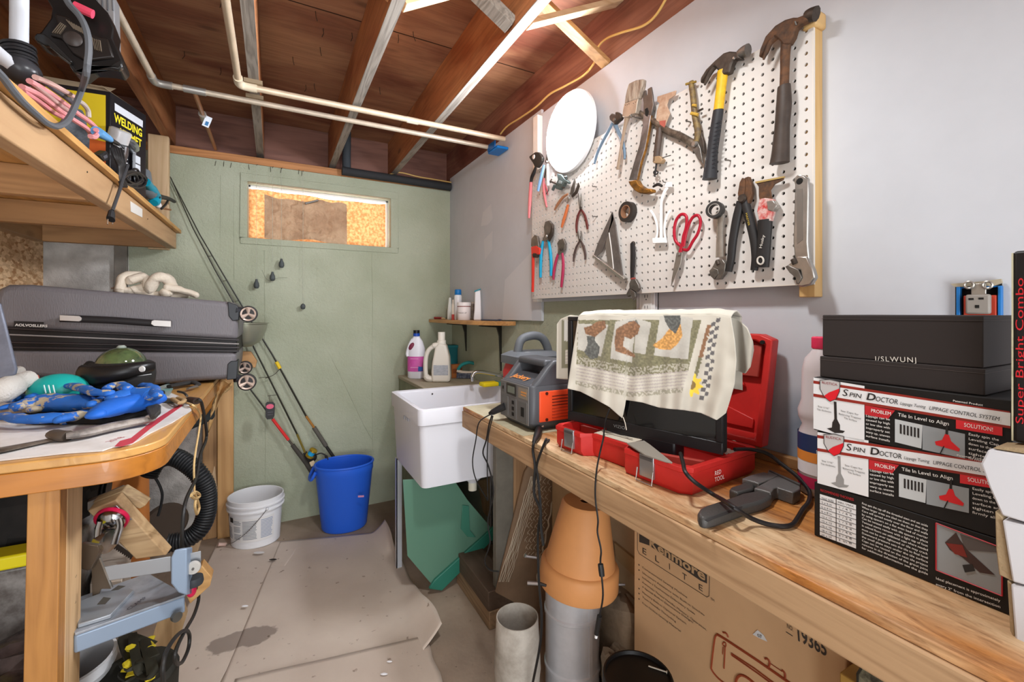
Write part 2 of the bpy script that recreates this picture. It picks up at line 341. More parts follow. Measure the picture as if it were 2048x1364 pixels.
MB().grid(sheet(WX0+.085, WX1-.27, WZ0+.012, WZ1-.065, YB+.030, .022, 2.3, .010), 90, 46).build('kraft_paper', M_pap2, wn, label='crumpled kraft paper hung over the middle of the window')
MB().box((.165, YB+.005, 1.925), (.245, YB+.015, 1.937), ry(-22)).build('window_latch', mat('6b6862', .3, .8), wn, bevel=.002)
# right wall: green concrete behind, drywall sheets in front
struct(MB().box((XW+.015, 0.9, 0), (XW+.2, YB+.02, 2.17)).build('wall_right', M_wall))
wr = bpy.data.objects['wall_right']
A0 = 1.756
MB().box((XW, A0+.001, 1.21), (XW+.014, YB, 2.20)).build('drywall_sheet', M_dry, wr, bevel=.001)
q = [(A0, 2.177), (A0, 1.30), (1.137, 1.30), (1.137, 0), (-1.6, 0), (-1.6, 2.177)]
MB().prism([(XW, y, z) for y, z in q], (.014, 0, 0)).build('drywall_sheet', M_dry, wr)
MB().box((XW-.004, 1.045, .87), (XW, 1.137, 1.32)).build('joint_strip', M_dry2, wr, label='whiter vertical strip of drywall holding the outlet')
MB().box((XW-.0012, 1.041, .87), (XW+.0005, 1.044, 1.32)).build('seam_line', mat('55534f', .9), wr)  # dark line along the drywall seam
# pale filler patches on the drywall
def patch(pts, X=XW, m=M_dry2, name='filler_patch', par=wr):
    P = [PX(x, y, X-.0004) for x, y in pts]; MB().prism(P, (-.0006, 0, 0)).build(name, m, par, shade=False)
patch([(966, 425), (982, 408), (985, 438), (975, 450), (962, 452)]); patch([(968, 480), (985, 462), (984, 500), (970, 520)])
patch([(1010, 560), (1062, 505), (1064, 640), (1005, 640)])
# left wall
wl = struct(MB().box((XL-.15, -1.6, 0), (XL, YB, ZS)).build('wall_left', mat('b8b3aa', .8)))
def osb_mat():
    m, N, L, B = nt('strand_board'); tc = N.new('ShaderNodeTexCoord'); mp = N.new('ShaderNodeMapping'); mp.inputs['Scale'].default_value = (1, 1, 2.2); L.new(tc.outputs['Object'], mp.inputs[0])
    v = N.new('ShaderNodeTexVoronoi'); v.inputs['Scale'].default_value = 34; L.new(mp.outputs[0], v.inputs[0])
    n = N.new('ShaderNodeTexNoise'); n.inputs['Scale'].default_value = 20; n.inputs['Detail'].default_value = 6; n.inputs['Distortion'].default_value = 2.5; L.new(mp.outputs[0], n.inputs[0])
    mx = N.new('ShaderNodeMix'); mx.data_type = 'RGBA'; mx.inputs[0].default_value = .45; L.new(v.outputs['Color'], mx.inputs[6]); L.new(n.outputs[1], mx.inputs[7])
    bw = N.new('ShaderNodeRGBToBW'); L.new(mx.outputs[2], bw.inputs[0])
    r = N.new('ShaderNodeValToRGB'); r.color_ramp.elements[0].position = .3; r.color_ramp.elements[1].position = .68; r.color_ramp.elements[0].color = lin('b07c4c'); r.color_ramp.elements[1].color = lin('f0cda0'); L.new(bw.outputs[0], r.inputs[0])
    L.new(r.outputs[0], B.inputs['Base Color']); B.inputs['Roughness'].default_value = .7; return m
M_osb = osb_mat()
MB().box((XL, .9, .95), (XL+.012, YB-.002, 1.62)).build('strand_board_sheet', M_osb, wl, label='orange brown strand board panel')
MB().box((-.721, YB-.02, 0.9), (-.668, YB, 1.60)).build('grey_joint_post', mat('7b756c', .8, var=.2), wb, bevel=.003)
# ceiling: plywood subfloor, joists, plate, rims
M_ply = wood('a97a58', '6e4630', 'x', 1.3, .7, .6, .35, blotch='b58f8c')
M_joist = wood('b57d50', '6a3f22', 'y', 1.3, .65, .7, .4, blotch='c9a184')
M_joistg = wood('948c82', '5a534b', 'y', 1.8, .8, .2, .6)
M_rim = wood('9a6c58', '5c3628', 'y', 1.2, .7, .4, .35, blotch='b08a88')
M_pine = wood('dcbf98', 'b28a5c', 'y', 1, .55, .3, .5)
M_pinex = wood('dcbf98', 'b28a5c', 'x', 1, .55, .3, .5)
M_pinez = wood('dcbf98', 'b28a5c', 'z', 1, .55, .3, .5)
ce = struct(MB().box((XL-.15, -1.6, ZS), (XW+.2, 3.3, ZS+.02)).build('ceiling', M_ply))
for yy in (0.62, 1.84): MB().box((XL, yy-.002, ZS-.0012), (XW+.05, yy+.002, ZS)).build('panel_joint', mat('2e1c12', .9), ce)
for xr, edge in ((.725, 1), (.345, 1), (-.052, 1), (-.484, 0), (-.90, 0)):
    MB().box((xr-.038, -1.55, 2.178), (xr, 3.075, ZS-.001)).build('joist', M_joist, ce, bevel=.002)
    if edge: MB().box((xr-.0375, -1.55, 2.1755), (xr-.0005, 3.07, 2.178)).build('joist_edge', M_joistg, ce, label='weathered grey underside of the joist')
MB().box((XW+.012, -1.6, 2.178), (XW+.05, 3.08, ZS-.001)).build('rim_board', M_rim, ce)
MB().box((XL-.1, 3.08, 2.157), (XW+.1, 3.12, ZS-.001)).build('rim_board', wood('8a6052', '50302a', 'x', .8, .7, .4, .5), ce)
M_plate = wood('bf8450', '8a5528', 'x', .8, .6, .3, .5)
MB().box((XL, YB+.002, 2.112), (XW+.1, 3.09, 2.155)).build('sill_plate', M_plate, ce, bevel=.002)
# bent nails through the subfloor
for i in range(26):
    x = random.choice((-.35, -.2, .05, .16, .26, .48, .58, .85, .95)); y = random.uniform(1.0, 2.8)
    p = Vector((x+random.uniform(-.03, .03), y, ZS)); MB().tube([p, p+Vector((.002, 0, -.02)), p+Vector((random.uniform(-.012, .012), .004, -.034))], .0013, 5).build('nail', mat('3a3029', .6, .5), ce)
# bridging between the joists
def brace(a, c, w=.045, t=.018, m=None, name='bridging_strut'):
    a, c = Vector(a), Vector(c); d = (c-a).normalized(); s_ = Vector((0, 1, 0)); n = d.cross(s_).normalized()
    q = [a+s_*w/2+n*t/2, a-s_*w/2+n*t/2, a-s_*w/2-n*t/2, a+s_*w/2-n*t/2]
    MB().hexa(q, [p+(c-a) for p in q]).build(name, m or M_pinex, ce, bevel=.0015)
brace((.347, 1.345, 2.185), (.686, 1.345, 2.385)); brace((.347, 1.285, 2.385), (.686, 1.285, 2.195), m=M_joistg, w=.055, t=.032)
brace((.727, 1.24, 2.185), (1.11, 1.24, 2.385), m=M_pinex); brace((.727, 1.31, 2.38), (1.11, 1.31, 2.19), m=wood('c79a66', '8c6132', 'x', 1, .6))
brace((-.05, 1.30, 2.385), (.306, 1.33, 2.19), m=M_joist)
# ================= lamp =================
dc = Vector((1.045, 1.452, 1.972))
lm = thing('round_wall_lamp', 'glowing white round disc lamp on the wall above the pegboard', 'lamp', (1.1, 1.452, 1.9))
MB().lathe([(.150, 0), (.158, .006), (.158, .02), (.150, .026)], dc+Vector((.012, 0, 0)), (-1, 0, 0), 48).build('rim', mat('e8e8ea', .4), lm)
MB().lathe([(.0, .0), (.148, .0), (.148, .004), (.0, .004)], dc+Vector((-.0145, 0, 0)), (-1, 0, 0), 48).build('glowing_diffuser', emis('f3f7ff', DISC_POWER), lm)
MB().lathe([(.04, 0), (.04, .05)], (1.099, 1.452, 2.03), (-1, 0, 0), 20).build('mounting_stem', mat('cfcfcf', .5), lm)
# =============== pegboard ===============
pb = thing('pegboard', 'white perforated pegboard on the right wall holding hand tools', 'pegboard', (1.07, 1.16, 1.315))
PBX, py0, pz0, NY, NZ, pt = 1.0618, .556, 1.316, 48, 23, .0254
g = MB(); n8 = 8; rh = .0042
for i in range(NY):
    for j in range(NZ):
        cy, cz = py0+(i+.5)*pt, pz0+(j+.5)*pt; h = pt/2
        ring = [(cy+rh*math.cos(2*math.pi*(k+.5)/8), cz+rh*math.sin(2*math.pi*(k+.5)/8)) for k in range(8)]
        sq = [(cy+h, cz+h*.4), (cy+h*.4, cz+h), (cy-h*.4, cz+h), (cy-h, cz+h*.4), (cy-h, cz-h*.4), (cy-h*.4, cz-h), (cy+h*.4, cz-h), (cy+h, cz-h*.4)]
        co = [(cy+h, cz+h), (cy-h, cz+h), (cy-h, cz-h), (cy+h, cz-h)]
        V = [(PBX, a, c) for a, c in ring]+[(PBX, a, c) for a, c in sq]+[(PBX, a, c) for a, c in co]+[(PBX+.006, a, c) for a, c in ring]
        Fc = [(k, (k+1) % 8, 8+(k+1) % 8, 8+k) for k in range(8)]+[(8, 9, 16), (10, 11, 17), (12, 13, 18), (14, 15, 19)]+[(k, 20+k, 20+(k+1) % 8, (k+1) % 8) for k in range(8)]
        g.add(V, Fc)
me = bpy.data.meshes.new('perforated_board'); w = wloc(pb); me.from_pydata([tuple(p-w) for p in g.v], [], g.f); me.update(); me.materials.append(mat('d2ccc6', .6))
o = bpy.data.objects.new('perforated_board', me); COL.objects.link(o); o.parent = pb
y1, z1 = py0+NY*pt, pz0+NZ*pt
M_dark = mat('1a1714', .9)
MB().box((PBX+.007, py0+.03, pz0+.002), (PBX+.009, y1-.03, z1-.002)).build('backing_shade_sheet', M_dark, pb, label='black sheet standing in for the shade behind the perforations')  # black sheet paints the shade seen through the holes
e = MB(); e.box((PBX, py0-.003, pz0-.003), (PBX+.0065, y1+.003, pz0)); e.box((PBX, py0-.003, z1), (PBX+.0065, y1+.003, z1+.003)); e.box((PBX, py0-.003, pz0), (PBX+.0065, py0, z1)); e.box((PBX, y1, pz0), (PBX+.0065, y1+.003, z1)); e.build('board_edge', mat('d8d0c6', .6), pb)
M_frame = wood('d8b277', 'b0884c', 'z', 1, .5, .2, .35)
MB().box((PBX+.0065, py0-.003, 1.285), (1.0995, py0+.032, 1.895)).build('side_batten', M_frame, pb, bevel=.002)
MB().box((PBX-.006, py0-.012, 1.888), (1.0995, py0+.02, 1.925)).build('batten_end', M_frame, pb, bevel=.006)
MB().box((PBX+.010, y1-.03, 1.30), (1.0995, y1+.012, 2.165)).build('side_batten', mat('e6e1da', .6, var=.05), pb, bevel=.002, label='white painted batten rising above the board')
MB().box((PBX+.010, py0+.04, 1.86), (1.0995, y1-.035, 1.895)).build('cross_batten', M_frame, pb)
# outlet on the strip
ol = thing('wall_outlet', 'white wall socket on the drywall strip below the pegboard', 'outlet', (1.095, 1.09, 1.22))
c = PX(1295, 604, 1.094); MB().box((1.090, c.y-.034, c.z-.05), (1.096, c.y+.034, c.z+.05)).build('cover_plate', mat('e9e8e6', .4), ol, bevel=.003)
MB().box((1.088, c.y-.022, c.z-.036), (1.0905, c.y+.022, c.z+.036)).build('socket_face', mat('dcdad6', .4), ol, bevel=.002)
for dz in (.018, -.018):
    for dy in (-.006, .006): MB().box((1.0874, c.y+dy-.001, c.z+dz-.004), (1.0882, c.y+dy+.001, c.z+dz+.006)).build('slot', M_dark, ol)
    MB().box((1.0874, c.y-.002, c.z+dz-.012), (1.0882, c.y+.002, c.z+dz-.008)).build('slot', M_dark, ol)
# open blue outlet box
bx = thing('open_outlet_box', 'blue junction box with unfinished brown socket in the wall', 'outlet', (1.09, .19, 1.2))
def R(x0, y0, x1, y1_, X, t, nm, m, bev=.001, par=bx):
    a, c_ = PX(x0, y1_, X), PX(x1, y0, X); return MB().box((X, min(a.y, c_.y), a.z), (X+t, max(a.y, c_.y), c_.z)).build(nm, m, par, bevel=bev)
R(1910, 566, 2004, 640, 1.0990, .004, 'cut_hole', M_dark)
R(1912, 572, 1920, 640, 1.088, .01, 'box_side', mat('1f6fb4', .35)); R(1995, 572, 2003, 640, 1.088, .01, 'box_side', mat('1f6fb4', .35)); R(1912, 571, 2003, 577, 1.09, .009, 'box_top', mat('1f6fb4', .35))
R(1927, 590, 1992, 640, 1.086, .010, 'red_cover', mat('b03a26', .5))
R(1930, 588, 1980, 628, 1.078, .010, 'socket_face', mat('8f8880', .45), .003)
R(1942, 566, 1972, 590, 1.082, .004, 'mounting_strap', mat('a7a29a', .35, .7))
for x in (1938, 1975): p = PX(x, 570, 1.08); MB().tube([p+Vector((0, .006*math.cos(a), .006*math.sin(a))) for a in [k*math.pi/5 for k in range(10)]], .002, 6, closed=True).build('strap_ear', mat('a7a29a', .35, .7), bx)
for x, y in ((1942, 598), (1962, 597)): R(x-5, y-2, x+5, y+2, 1.0772, .001, 'slot', M_dark, 0)
R(1950, 610, 1958, 616, 1.0772, .001, 'slot', M_dark, 0)
tg = [PX(x, y, 1.094) for x, y in ((1903, 568), (1930, 566), (1965, 563), (2004, 558), (2006, 566), (1990, 572), (1940, 573), (1912, 574))]
MB().prism(tg, (-.006, 0, 0)).build('torn_paper_edge', mat('a79c86', .9), bx)
# =============== pipes and cables ===============
M_pvc = mat('c9b59b', .35, .25, var=.1); M_cop = mat('c0b19d', .4, .25, var=.15); M_tin = mat('a5a19a', .35, .6)
def pt_(x, y, z=2.15): return PZ(x, y, z)
p1 = thing('copper_pipe', 'grey water pipe with valve branch, the one nearer the back wall', 'pipe', (.3, 2.19, 2.14))
MB().tube([(-.405, 2.19, 2.15), (1.045, 2.185, 2.15)], .0115, 12).build('pipe_run', M_cop, p1)
MB().tube([(-.424, -.5, 2.15), (-.410, 2.165, 2.15)], .0115, 12).build('pipe_run', M_cop, p1)
MB().tube(blend([(-.411, 2.13, 2.15), (-.410, 2.175, 2.15), (-.395, 2.19, 2.15), (-.355, 2.19, 2.15)], 5), .0145, 12).build('elbow_joint', M_tin, p1)
MB().tube([(-.320, 2.19, 2.15), (-.245, 2.19, 2.15)], .0145, 12).build('tee_joint', M_tin, p1)
MB().tube([(-.286, 2.2, 2.15), (-.288, 2.97, 2.165)], .009, 10).build('branch_pipe', mat('9a6a44', .35, .6), p1)
MB().tube([(-.287, 2.44, 2.153), (-.287, 2.52, 2.153)], .016, 12).build('valve', M_tin, p1)
MB().box((-.283, 2.45, 2.10), (-.257, 2.454, 2.15), ry(18)).build('valve_tag', mat('dfe6ee', .5), p1); MB().box((-.277, 2.4485, 2.106), (-.265, 2.4495, 2.125), ry(18)).build('tag_print', mat('3d76a8', .5), p1)
p2 = thing('copper_pipe', 'cream water pipe with a bend, the one nearer the camera', 'pipe', (.3, 2.05, 2.14))
MB().tube([(-.11, 2.055, 2.15), (1.055, 2.045, 2.15)], .0125, 12).build('pipe_run', M_pvc, p2)
MB().tube([(-.128, -.5, 2.15), (-.122, 2.03, 2.15)], .0125, 12).build('pipe_run', M_pvc, p2)
MB().tube(blend([(-.122, 1.99, 2.15), (-.121, 2.035, 2.15), (-.105, 2.054, 2.15), (-.06, 2.055, 2.15)], 5), .0165, 12).build('elbow_joint', mat('cdbfa6', .4), p2)
MB().tube([(.545, 2.052, 2.15), (.60, 2.052, 2.15)], .0145, 12).build('coupling', mat('c2b6a2', .4), p2)
for y in (2.05, 2.19):
    MB().box((-.105, y-.018, 2.160), (-.04, y+.018, 2.1755)).build('pipe_strap', mat('8d7b62', .6, .3), p1 if y > 2.1 else p2)
fm = thing('foam_pipe_sleeve', 'black foam insulated pipe along the top of the back wall', 'pipe', (.7, 2.94, 2.11))
M_foam = mat('2e2f31', .8, bump=.2, bscale=80)
MB().tube([(.375, 2.945, 2.137), (.74, 2.945, 2.134), (1.092, 2.945, 2.130)], [.026, .025, .027], 14).build('foam_sleeve', M_foam, fm)
MB().tube([(.405, 2.965, 2.14), (.405, 2.972, 2.22), (.408, 2.98, 2.40)], .026, 14).build('riser_sleeve', mat('3c4247', .7), fm)
M_yel = mat('d9b56b', .5)
yw = MB().tube(blend([PX(x, y, 1.088) for x, y in ((1001, 268), (1015, 252), (1040, 236), (1072, 214), (1100, 188), (1130, 172), (1168, 150), (1190, 122), (1196, 95), (1212, 78), (1240, 66), (1285, 52), (1312, 30), (1335, -8))], 6), .0042, 8).build('yellow_cable', M_yel)
tag(yw, 'yellow electric cable running along the top of the drywall', 'cable')
yw = MB().tube(blend([(.66, 3.0, 2.165), (.74, 2.962, 2.185), (.86, 2.945, 2.170), (1.0, 2.94, 2.166), (1.095, 2.94, 2.163)], 6), .0042, 8).build('yellow_cable', M_yel)
tag(yw, 'short yellow cable lying on the black foam pipe', 'cable')
bb = thing('junction_box', 'small blue junction box tucked behind the pipes at the wall top', 'box', (1.06, 2.13, 2.12))
MB().box((1.03, 2.08, 2.115), (1.098, 2.20, 2.13)).build('box_body', mat('1676c4', .35), bb, bevel=.006); MB().box((1.022, 2.095, 2.122), (1.03, 2.185, 2.158)).build('box_lid', mat('0f5fa6', .35), bb, bevel=.003)
# =============== helpers for built things ===============
def rloop(x0, y0, x1, y1, z, r=0.02, k=4):
    P = []
    for cx, cy, a0 in ((x1-r, y1-r, 0), (x0+r, y1-r, 90), (x0+r, y0+r, 180), (x1-r, y0+r, 270)):
        for i in range(k+1):
            a = math.radians(a0+90*i/k); P.append(Vector((cx+r*math.cos(a), cy+r*math.sin(a), z)))
    return P
def loft(mb, loops, c0=True, c1=True):
    n = len(loops[0]); vs = [p for l in loops for p in l]; fs = []
    for i in range(len(loops)-1):
        for j in range(n): fs.append((i*n+j, i*n+(j+1) % n, (i+1)*n+(j+1) % n, (i+1)*n+j))
    if c0: fs.append(tuple(range(n-1, -1, -1)))
    if c1: fs.append(tuple((len(loops)-1)*n+j for j in range(n)))
    return mb.add(vs, fs)
def polyX(pts, X, t, nm, m, par, **k):
    return MB().prism([PX(x, y, X) for x, y in pts], (t, 0, 0)).build(nm, m, par, **k)
def ptext(txt, p0, p1, hpx, X, m, par, nm='lettering', **k):
    a, b_ = PX(p0[0], p0[1], X), PX(p1[0], p1[1], X); d = ray(*p0); dep = X/d.x
    return textmesh(txt, a, b_-a, (0, 0, 1), hpx*dep/F_PX/.72, m, par, nm, width=(b_-a).length, **k)
# =============== right workbench ===============
def bench_mat():
    m, N, L, B = nt('bench_plywood'); tc = N.new('ShaderNodeTexCoord'); mp = N.new('ShaderNodeMapping'); mp.inputs['Scale'].default_value = (1, .22, 1); L.new(tc.outputs['Object'], mp.inputs[0])
    def ns(sc, d, dist, src): n = N.new('ShaderNodeTexNoise'); n.inputs['Scale'].default_value = sc; n.inputs['Detail'].default_value = d; n.inputs['Distortion'].default_value = dist; n.inputs['Roughness'].default_value = .65; L.new(src, n.inputs[0]); return n.outputs[0]
    def ramp(src, a, b_, p0, p1): r = N.new('ShaderNodeValToRGB'); r.color_ramp.elements[0].position = p0; r.color_ramp.elements[1].position = p1; r.color_ramp.elements[0].color = lin(a); r.color_ramp.elements[1].color = lin(b_); L.new(src, r.inputs[0]); return r.outputs[0]
    def mix(f, a, b_, bt='MIX'): k = N.new('ShaderNodeMix'); k.data_type = 'RGBA'; k.blend_type = bt; L.new(f, k.inputs[0]) if not isinstance(f, float) else setattr(k.inputs[0], 'default_value', f); L.new(a, k.inputs[6]); L.new(b_, k.inputs[7]); return k.outputs[2]
    big = ns(3.2, 4, .4, mp.outputs[0]); fine = ns(26, 8, 1.6, mp.outputs[0]); vf = ns(110, 4, 0, mp.outputs[0])
    pale = ramp(fine, 'a98258', 'dcbf98', .3, .64); warm = ramp(fine, '7c4418', 'c8843e', .3, .66)
    r = N.new('ShaderNodeValToRGB'); r.color_ramp.elements[0].position = .40; r.color_ramp.elements[1].position = .50; L.new(big, r.inputs[0])
    c = mix(r.outputs[0], pale, warm); d_ = ramp(vf, 'a08060', 'ffffff', .33, .47); c = mix(.55, c, d_, 'MULTIPLY'); L.new(c, B.inputs['Base Color']); B.inputs['Roughness'].default_value = .5
    bp = N.new('ShaderNodeBump'); bp.inputs['Strength'].default_value = .35; bp.inputs['Distance'].default_value = .002; L.new(fine, bp.inputs['Height']); L.new(bp.outputs[0], B.inputs['Normal']); return m
M_top = bench_mat()
M_front = wood('bd9a74', '8a6644', 'y', 1.6, .6, .7, .5, off=2.0)
M_grey = wood('b3a48a', '8d8068', 'y', .8, .7, .2, .3)
wbn = thing('workbench', 'long wooden workbench fixed along the right wall', 'workbench', (.87, .7, 0))
MB().box((.652, -.25, .866), (1.099, 1.62, .88)).build('bench_top', M_top, wbn, bevel=.002)
MB().box((.648, -.25, .803), (.686, 1.62, .8655)).build('front_rail', M_front, wbn, bevel=.003)
MB().box((.687, 1.58, .797), (1.0, 1.618, .8655)).build('end_rail', M_grey, wbn, bevel=.003)
MB().box((.655, 1.15, .8802), (1.06, 1.618, .8812)).build('painted_end', mat('b9b196', .7, var=.12, vscale=20), wbn, label='dull green painted stretch at the sink end')
MB().box((1.078, -.25, .8802), (1.099, 1.12, .905)).build('back_rail', wood('a87c4e', '6b4523', 'y', 1, .6, .2, .5), wbn, bevel=.002)
MB().box((.78, 1.585, 0), (.858, 1.615, .797)).build('leg', mat('6f6a60', .8, var=.15), wbn, label='dark grey leg', bevel=.002)  # greyer and darker than the other legs
MB().box((.86, 1.588, 0), (.925, 1.619, .797)).build('leg', wood('a98560', '7c5a3a', 'z', 1, .6, .3), wbn, bevel=.002)
MB().box((.70, .0, 0), (.74, .09, .797)).build('leg', wood('a98560', '7c5a3a', 'z', 1, .6, .3), wbn, bevel=.002)
# =============== laundry sink ===============
M_sink = mat('d6d6dc', .4); sk = thing('laundry_sink', 'white plastic laundry sink standing on metal legs', 'sink', (.8, 1.97, 0))
X0, Y0, X1, Y1 = .508, 1.725, 1.09, 2.212; b = MB()
def L_(d, z, r=.025): return rloop(X0+d, Y0+d, X1-d, Y1-d, z, r)
loft(b, [L_(.02, .537), L_(.008, .79), L_(.0, .796), L_(-.002, .852), L_(.0, .86), L_(.006, .862), L_(.022, .858), L_(.026, .85), L_(.045, .60, .04), L_(.08, .57, .05)], True, True)
b.build('basin', M_sink, sk, ang=50)
p = PY(865, 788, 2.18); MB().lathe([(.004, 0), (.004, .002)], (p.x, 2.1835, p.z), (0, -1, 0), 10).build('overflow_hole', M_dark, sk)
for x, y in ((X0+.03, Y1-.04), (X1-.04, Y1-.04), (X1-.04, Y0+.04)):
    MB().box((x-.014, y-.014, 0), (x+.012, y-.010, .54)).box((x-.014, y-.014, 0), (x-.010, y+.014, .54)).build('leg', mat('c4c6cc', .35, .3), sk)
dr = thing('drain', 'x', 'x', (0, 0, 0)); bpy.data.objects.remove(dr)
p = PY(945, 968, 1.83)
MB().lathe([(.05, .0), (.048, -.02), (.02, -.045), (.018, -.05)], (p.x, 1.83, .54), n=20).build('drain_bowl', M_sink, sk)
MB().lathe([(.019, 0), (.019, -.035)], (p.x, 1.83, .492), n=16).build('drain_nut', mat('d8d2c0', .5), sk)
pp = [PY(x, y, Y0-.0005+.006) for x, y in ((801, 828),)]
for i, (x, w_) in enumerate(((807, 3), (812, 2), (815, 2))): 
    q = PX(x, 835+i*2, X0-.001); MB().box((X0-.0008+.001, q.y-.004, q.z-.008), (X0+.004, q.y+.004, q.z+.008)).build('moulded_mark', mat('9a9aa0', .5), sk)
fa = thing('faucet', 'chrome faucet spout reaching over the laundry sink', 'faucet', (1.0, 2.25, .83))
MB().tube(blend([PY(x, y, 2.12) for x, y in ((1010, 752), (985, 748), (962, 744), (950, 745), (945, 752), (946, 762))], 5), .0095, 12).build('spout', mat('c9c9c9', .18, 1), fa)
q = PY(1010, 752, 2.12); MB().lathe([(.028, 0), (.024, .03), (.018, .05), (.018, q.z-.83)], (q.x, 2.13, .835), n=16).build('base', mat('b9b9b9', .2, 1), fa)
sg = thing('scrub_sponge', 'yellow and green sponge on the sink rim', 'sponge', (0, 0, 0)); sg.location = PZ(978, 772, .862)
q = wloc(sg); MB().box(q+Vector((-.045, -.03, .0)), q+Vector((.045, .03, .022))).build('sponge', mat('ecd31c', .9, bump=.6, bscale=300), sg, bevel=.006); MB().box(q+Vector((.0455, -.03, .0)), q+Vector((.056, .03, .022))).build('scouring_pad', mat('4d8a7d', .9), sg, bevel=.003)
# ledge behind the sink
lg = thing('sink_ledge', 'low wooden ledge in the corner behind the laundry sink', 'ledge', (.92, 2.6, 0))
M_led = wood('b6ad98', '8f866f', 'y', .8, .7, .1, .3)
MB().box((.732, 2.235, .81), (1.112, 2.975, .83)).build('ledge_board', M_led, lg, bevel=.003)
MB().box((.736, 2.24, .0), (.752, 2.97, .81)).build('side_panel', mat('8e9279', .8, var=.15), lg)
# =============== things on the ledge ===============
def profbottle(name, label, cat, px0, z, prof, m, xs=1.0, grp=None, n=24):
    c = PZ(px0[0], px0[1], z); t = thing(name, label, cat, (c.x, c.y, z), grp)
    MB().lathe(prof, (c.x, c.y, z), n=n, sy=xs, xdir=(CS, -SN, 0)).build('bottle_body', m, t, ang=50); return t, c
U = Vector((CS, -SN, 0))   # a sideways direction for jugs facing the room
def jugface(pts, c, z0, s, t, nm, m, par, off=0.0, bev=.004):
    P = [Vector((c.x, c.y, z0)) + U*(u*s) + Vector((0, 0, v*s)) + Vector((-SN, -CS, 0))*off for u, v in pts]
    return MB().prism(P, Vector((SN, CS, 0))*t).build(nm, m, par, bevel=bev, seg=3)
zb = .831
c = PZ(833, 756, zb); s_ = 2.83/886
t = thing('bleach_jug', 'white jug with pink label, blue collar and black cap', 'bottle', (c.x, c.y, zb))
MB().lathe([(.050, 0), (.056, .006), (.057, .14), (.054, .19), (.040, .235), (.022, .262), (.020, .275)], (c.x, c.y, zb), n=24, sy=.62, xdir=U).build('bottle_body', mat('e7e6ee', .35), t, ang=50)
MB().lathe([(.021, .268), (.021, .286)], (c.x, c.y, zb)+Vector((0,0,0)) if False else (c.x, c.y, zb), n=18).build('collar', mat('1e4bb0', .4), t)
MB().lathe([(.020, .286), (.020, .306)], (c.x, c.y, zb), n=18).build('cap', mat('17181c', .4), t)
MB().lathe([(.0575, .045), (.0578, .14)], (c.x, c.y, zb), n=24, sy=.63, xdir=U, caps=False).build('label_wrap', mat('d463b0', .45, c2='c94f9f', vscale=15), t, label='pink printed label')
cf = Vector((c.x, c.y, zb))-Vector((SN, CS, 0))*.0365
for i, (z_, w_) in enumerate(((.125, .05), (.07, .05))): MB().box((0,0,0),(0,0,0)) ; MB().prism([cf-U*.03+Vector((0,0,z_)), cf+U*.02+Vector((0,0,z_)), cf+U*.02+Vector((0,0,z_+.003)), cf-U*.03+Vector((0,0,z_+.003))], (-.0005*SN, -.0005*CS, 0)).build('label_stripe', mat('f2b9e0', .5), t, shade=False)
MB().prism([cf+U*.018+Vector((0,0,.048)), cf+U*.045+Vector((0.004,0.004,.048)), cf+U*.045+Vector((0.004,0.004,.075)), cf+U*.018+Vector((0,0,.078))], (-.0005*SN, -.0005*CS, 0)).build('label_patch', mat('24509e', .5), t, shade=False)
MB().tube(blend([c+U*x+Vector((-SN,-CS,0))*.012+Vector((0,0,z)) for x, z in ((-.02, .25), (-.042, .21), (-.056, .16), (-.052, .14))], 5), .010, 10).build('handle', mat('e7e6ee', .35), t)
MB().ball(c-U*.026+Vector((-SN,-CS,0))*.028+Vector((0,0,.205)), (.014, .006, .026), rot=Matrix.Rotation(-YAW, 3, 'Z') @ ry(30)).build('handle_recess', mat('7b2b45', .5), t)
c = PZ(820, 744, zb); t = thing('spray_bottle', 'pink spray bottle with dark trigger behind the bleach jug', 'bottle', (c.x, c.y, zb))
MB().lathe([(.034, 0), (.036, .005), (.036, .17), (.020, .215), (.013, .23)], (c.x, c.y, zb), n=20).build('bottle_body', mat('d98abf', .35), t, ang=50)
h = c+Vector((0, 0, .0)); MB().lathe([(.014, .228), (.015, .262), (.008, .27)], (c.x, c.y, zb), n=14).build('collar', mat('2b2b26', .5), t)
MB().box(c+Vector((-.011, -.02, .265)), c+Vector((.008, .02, .315))).build('trigger_head', mat('3a3b32', .5), t, bevel=.004)
c = PZ(874, 763, zb); k = 2.69/886
t = thing('detergent_jug', 'cream white detergent jug with a side handle', 'bottle', (c.x, c.y, zb))
o_ = [(-25, 0), (27, 0), (28, 10), (26, 50), (20, 72), (17, 75), (10, 78), (-6, 76), (-18, 66), (-25, 50), (-27, 20)]
P = [Vector((c.x, c.y, zb))+U*(u*k)+Vector((0, 0, v*k)) for u, v in o_]
hole = [(-20, 22), (-20, 52), (-8, 62), (-5, 58), (-14, 38)]
MB().prism([p-Vector((SN, CS, 0))*.035 for p in [Vector((c.x, c.y, zb))+U*(u*k)+Vector((0,0,v*k)) for u, v in [(-9,0),(27,0),(28,10),(26,50),(20,72),(17,75),(6,78),(-2,70),(-8,40),(-10,20)]]], Vector((SN, CS, 0))*.07).build('jug_body', mat('e3ddd2', .4), t, bevel=.014, seg=4)
MB().tube(blend([Vector((c.x, c.y, zb))+U*(u*k)+Vector((0, 0, v*k)) for u, v in ((4, 72), (-6, 71), (-17, 62), (-22, 48), (-23, 25), (-20, 8), (-8, 5))], 5), [.019]*6+[.014]*18+[.02]*7, 12, flat=((SN, CS, 0), 1.3)).build('handle', mat('e3ddd2', .4), t)
MB().lathe([(.027, 72*k), (.027, 82*k), (.022, 83*k), (.022, 99*k)], (c.x+U.x*9*k, c.y+U.y*9*k, zb), n=20).build('cap', mat('e9e3d8', .45), t)
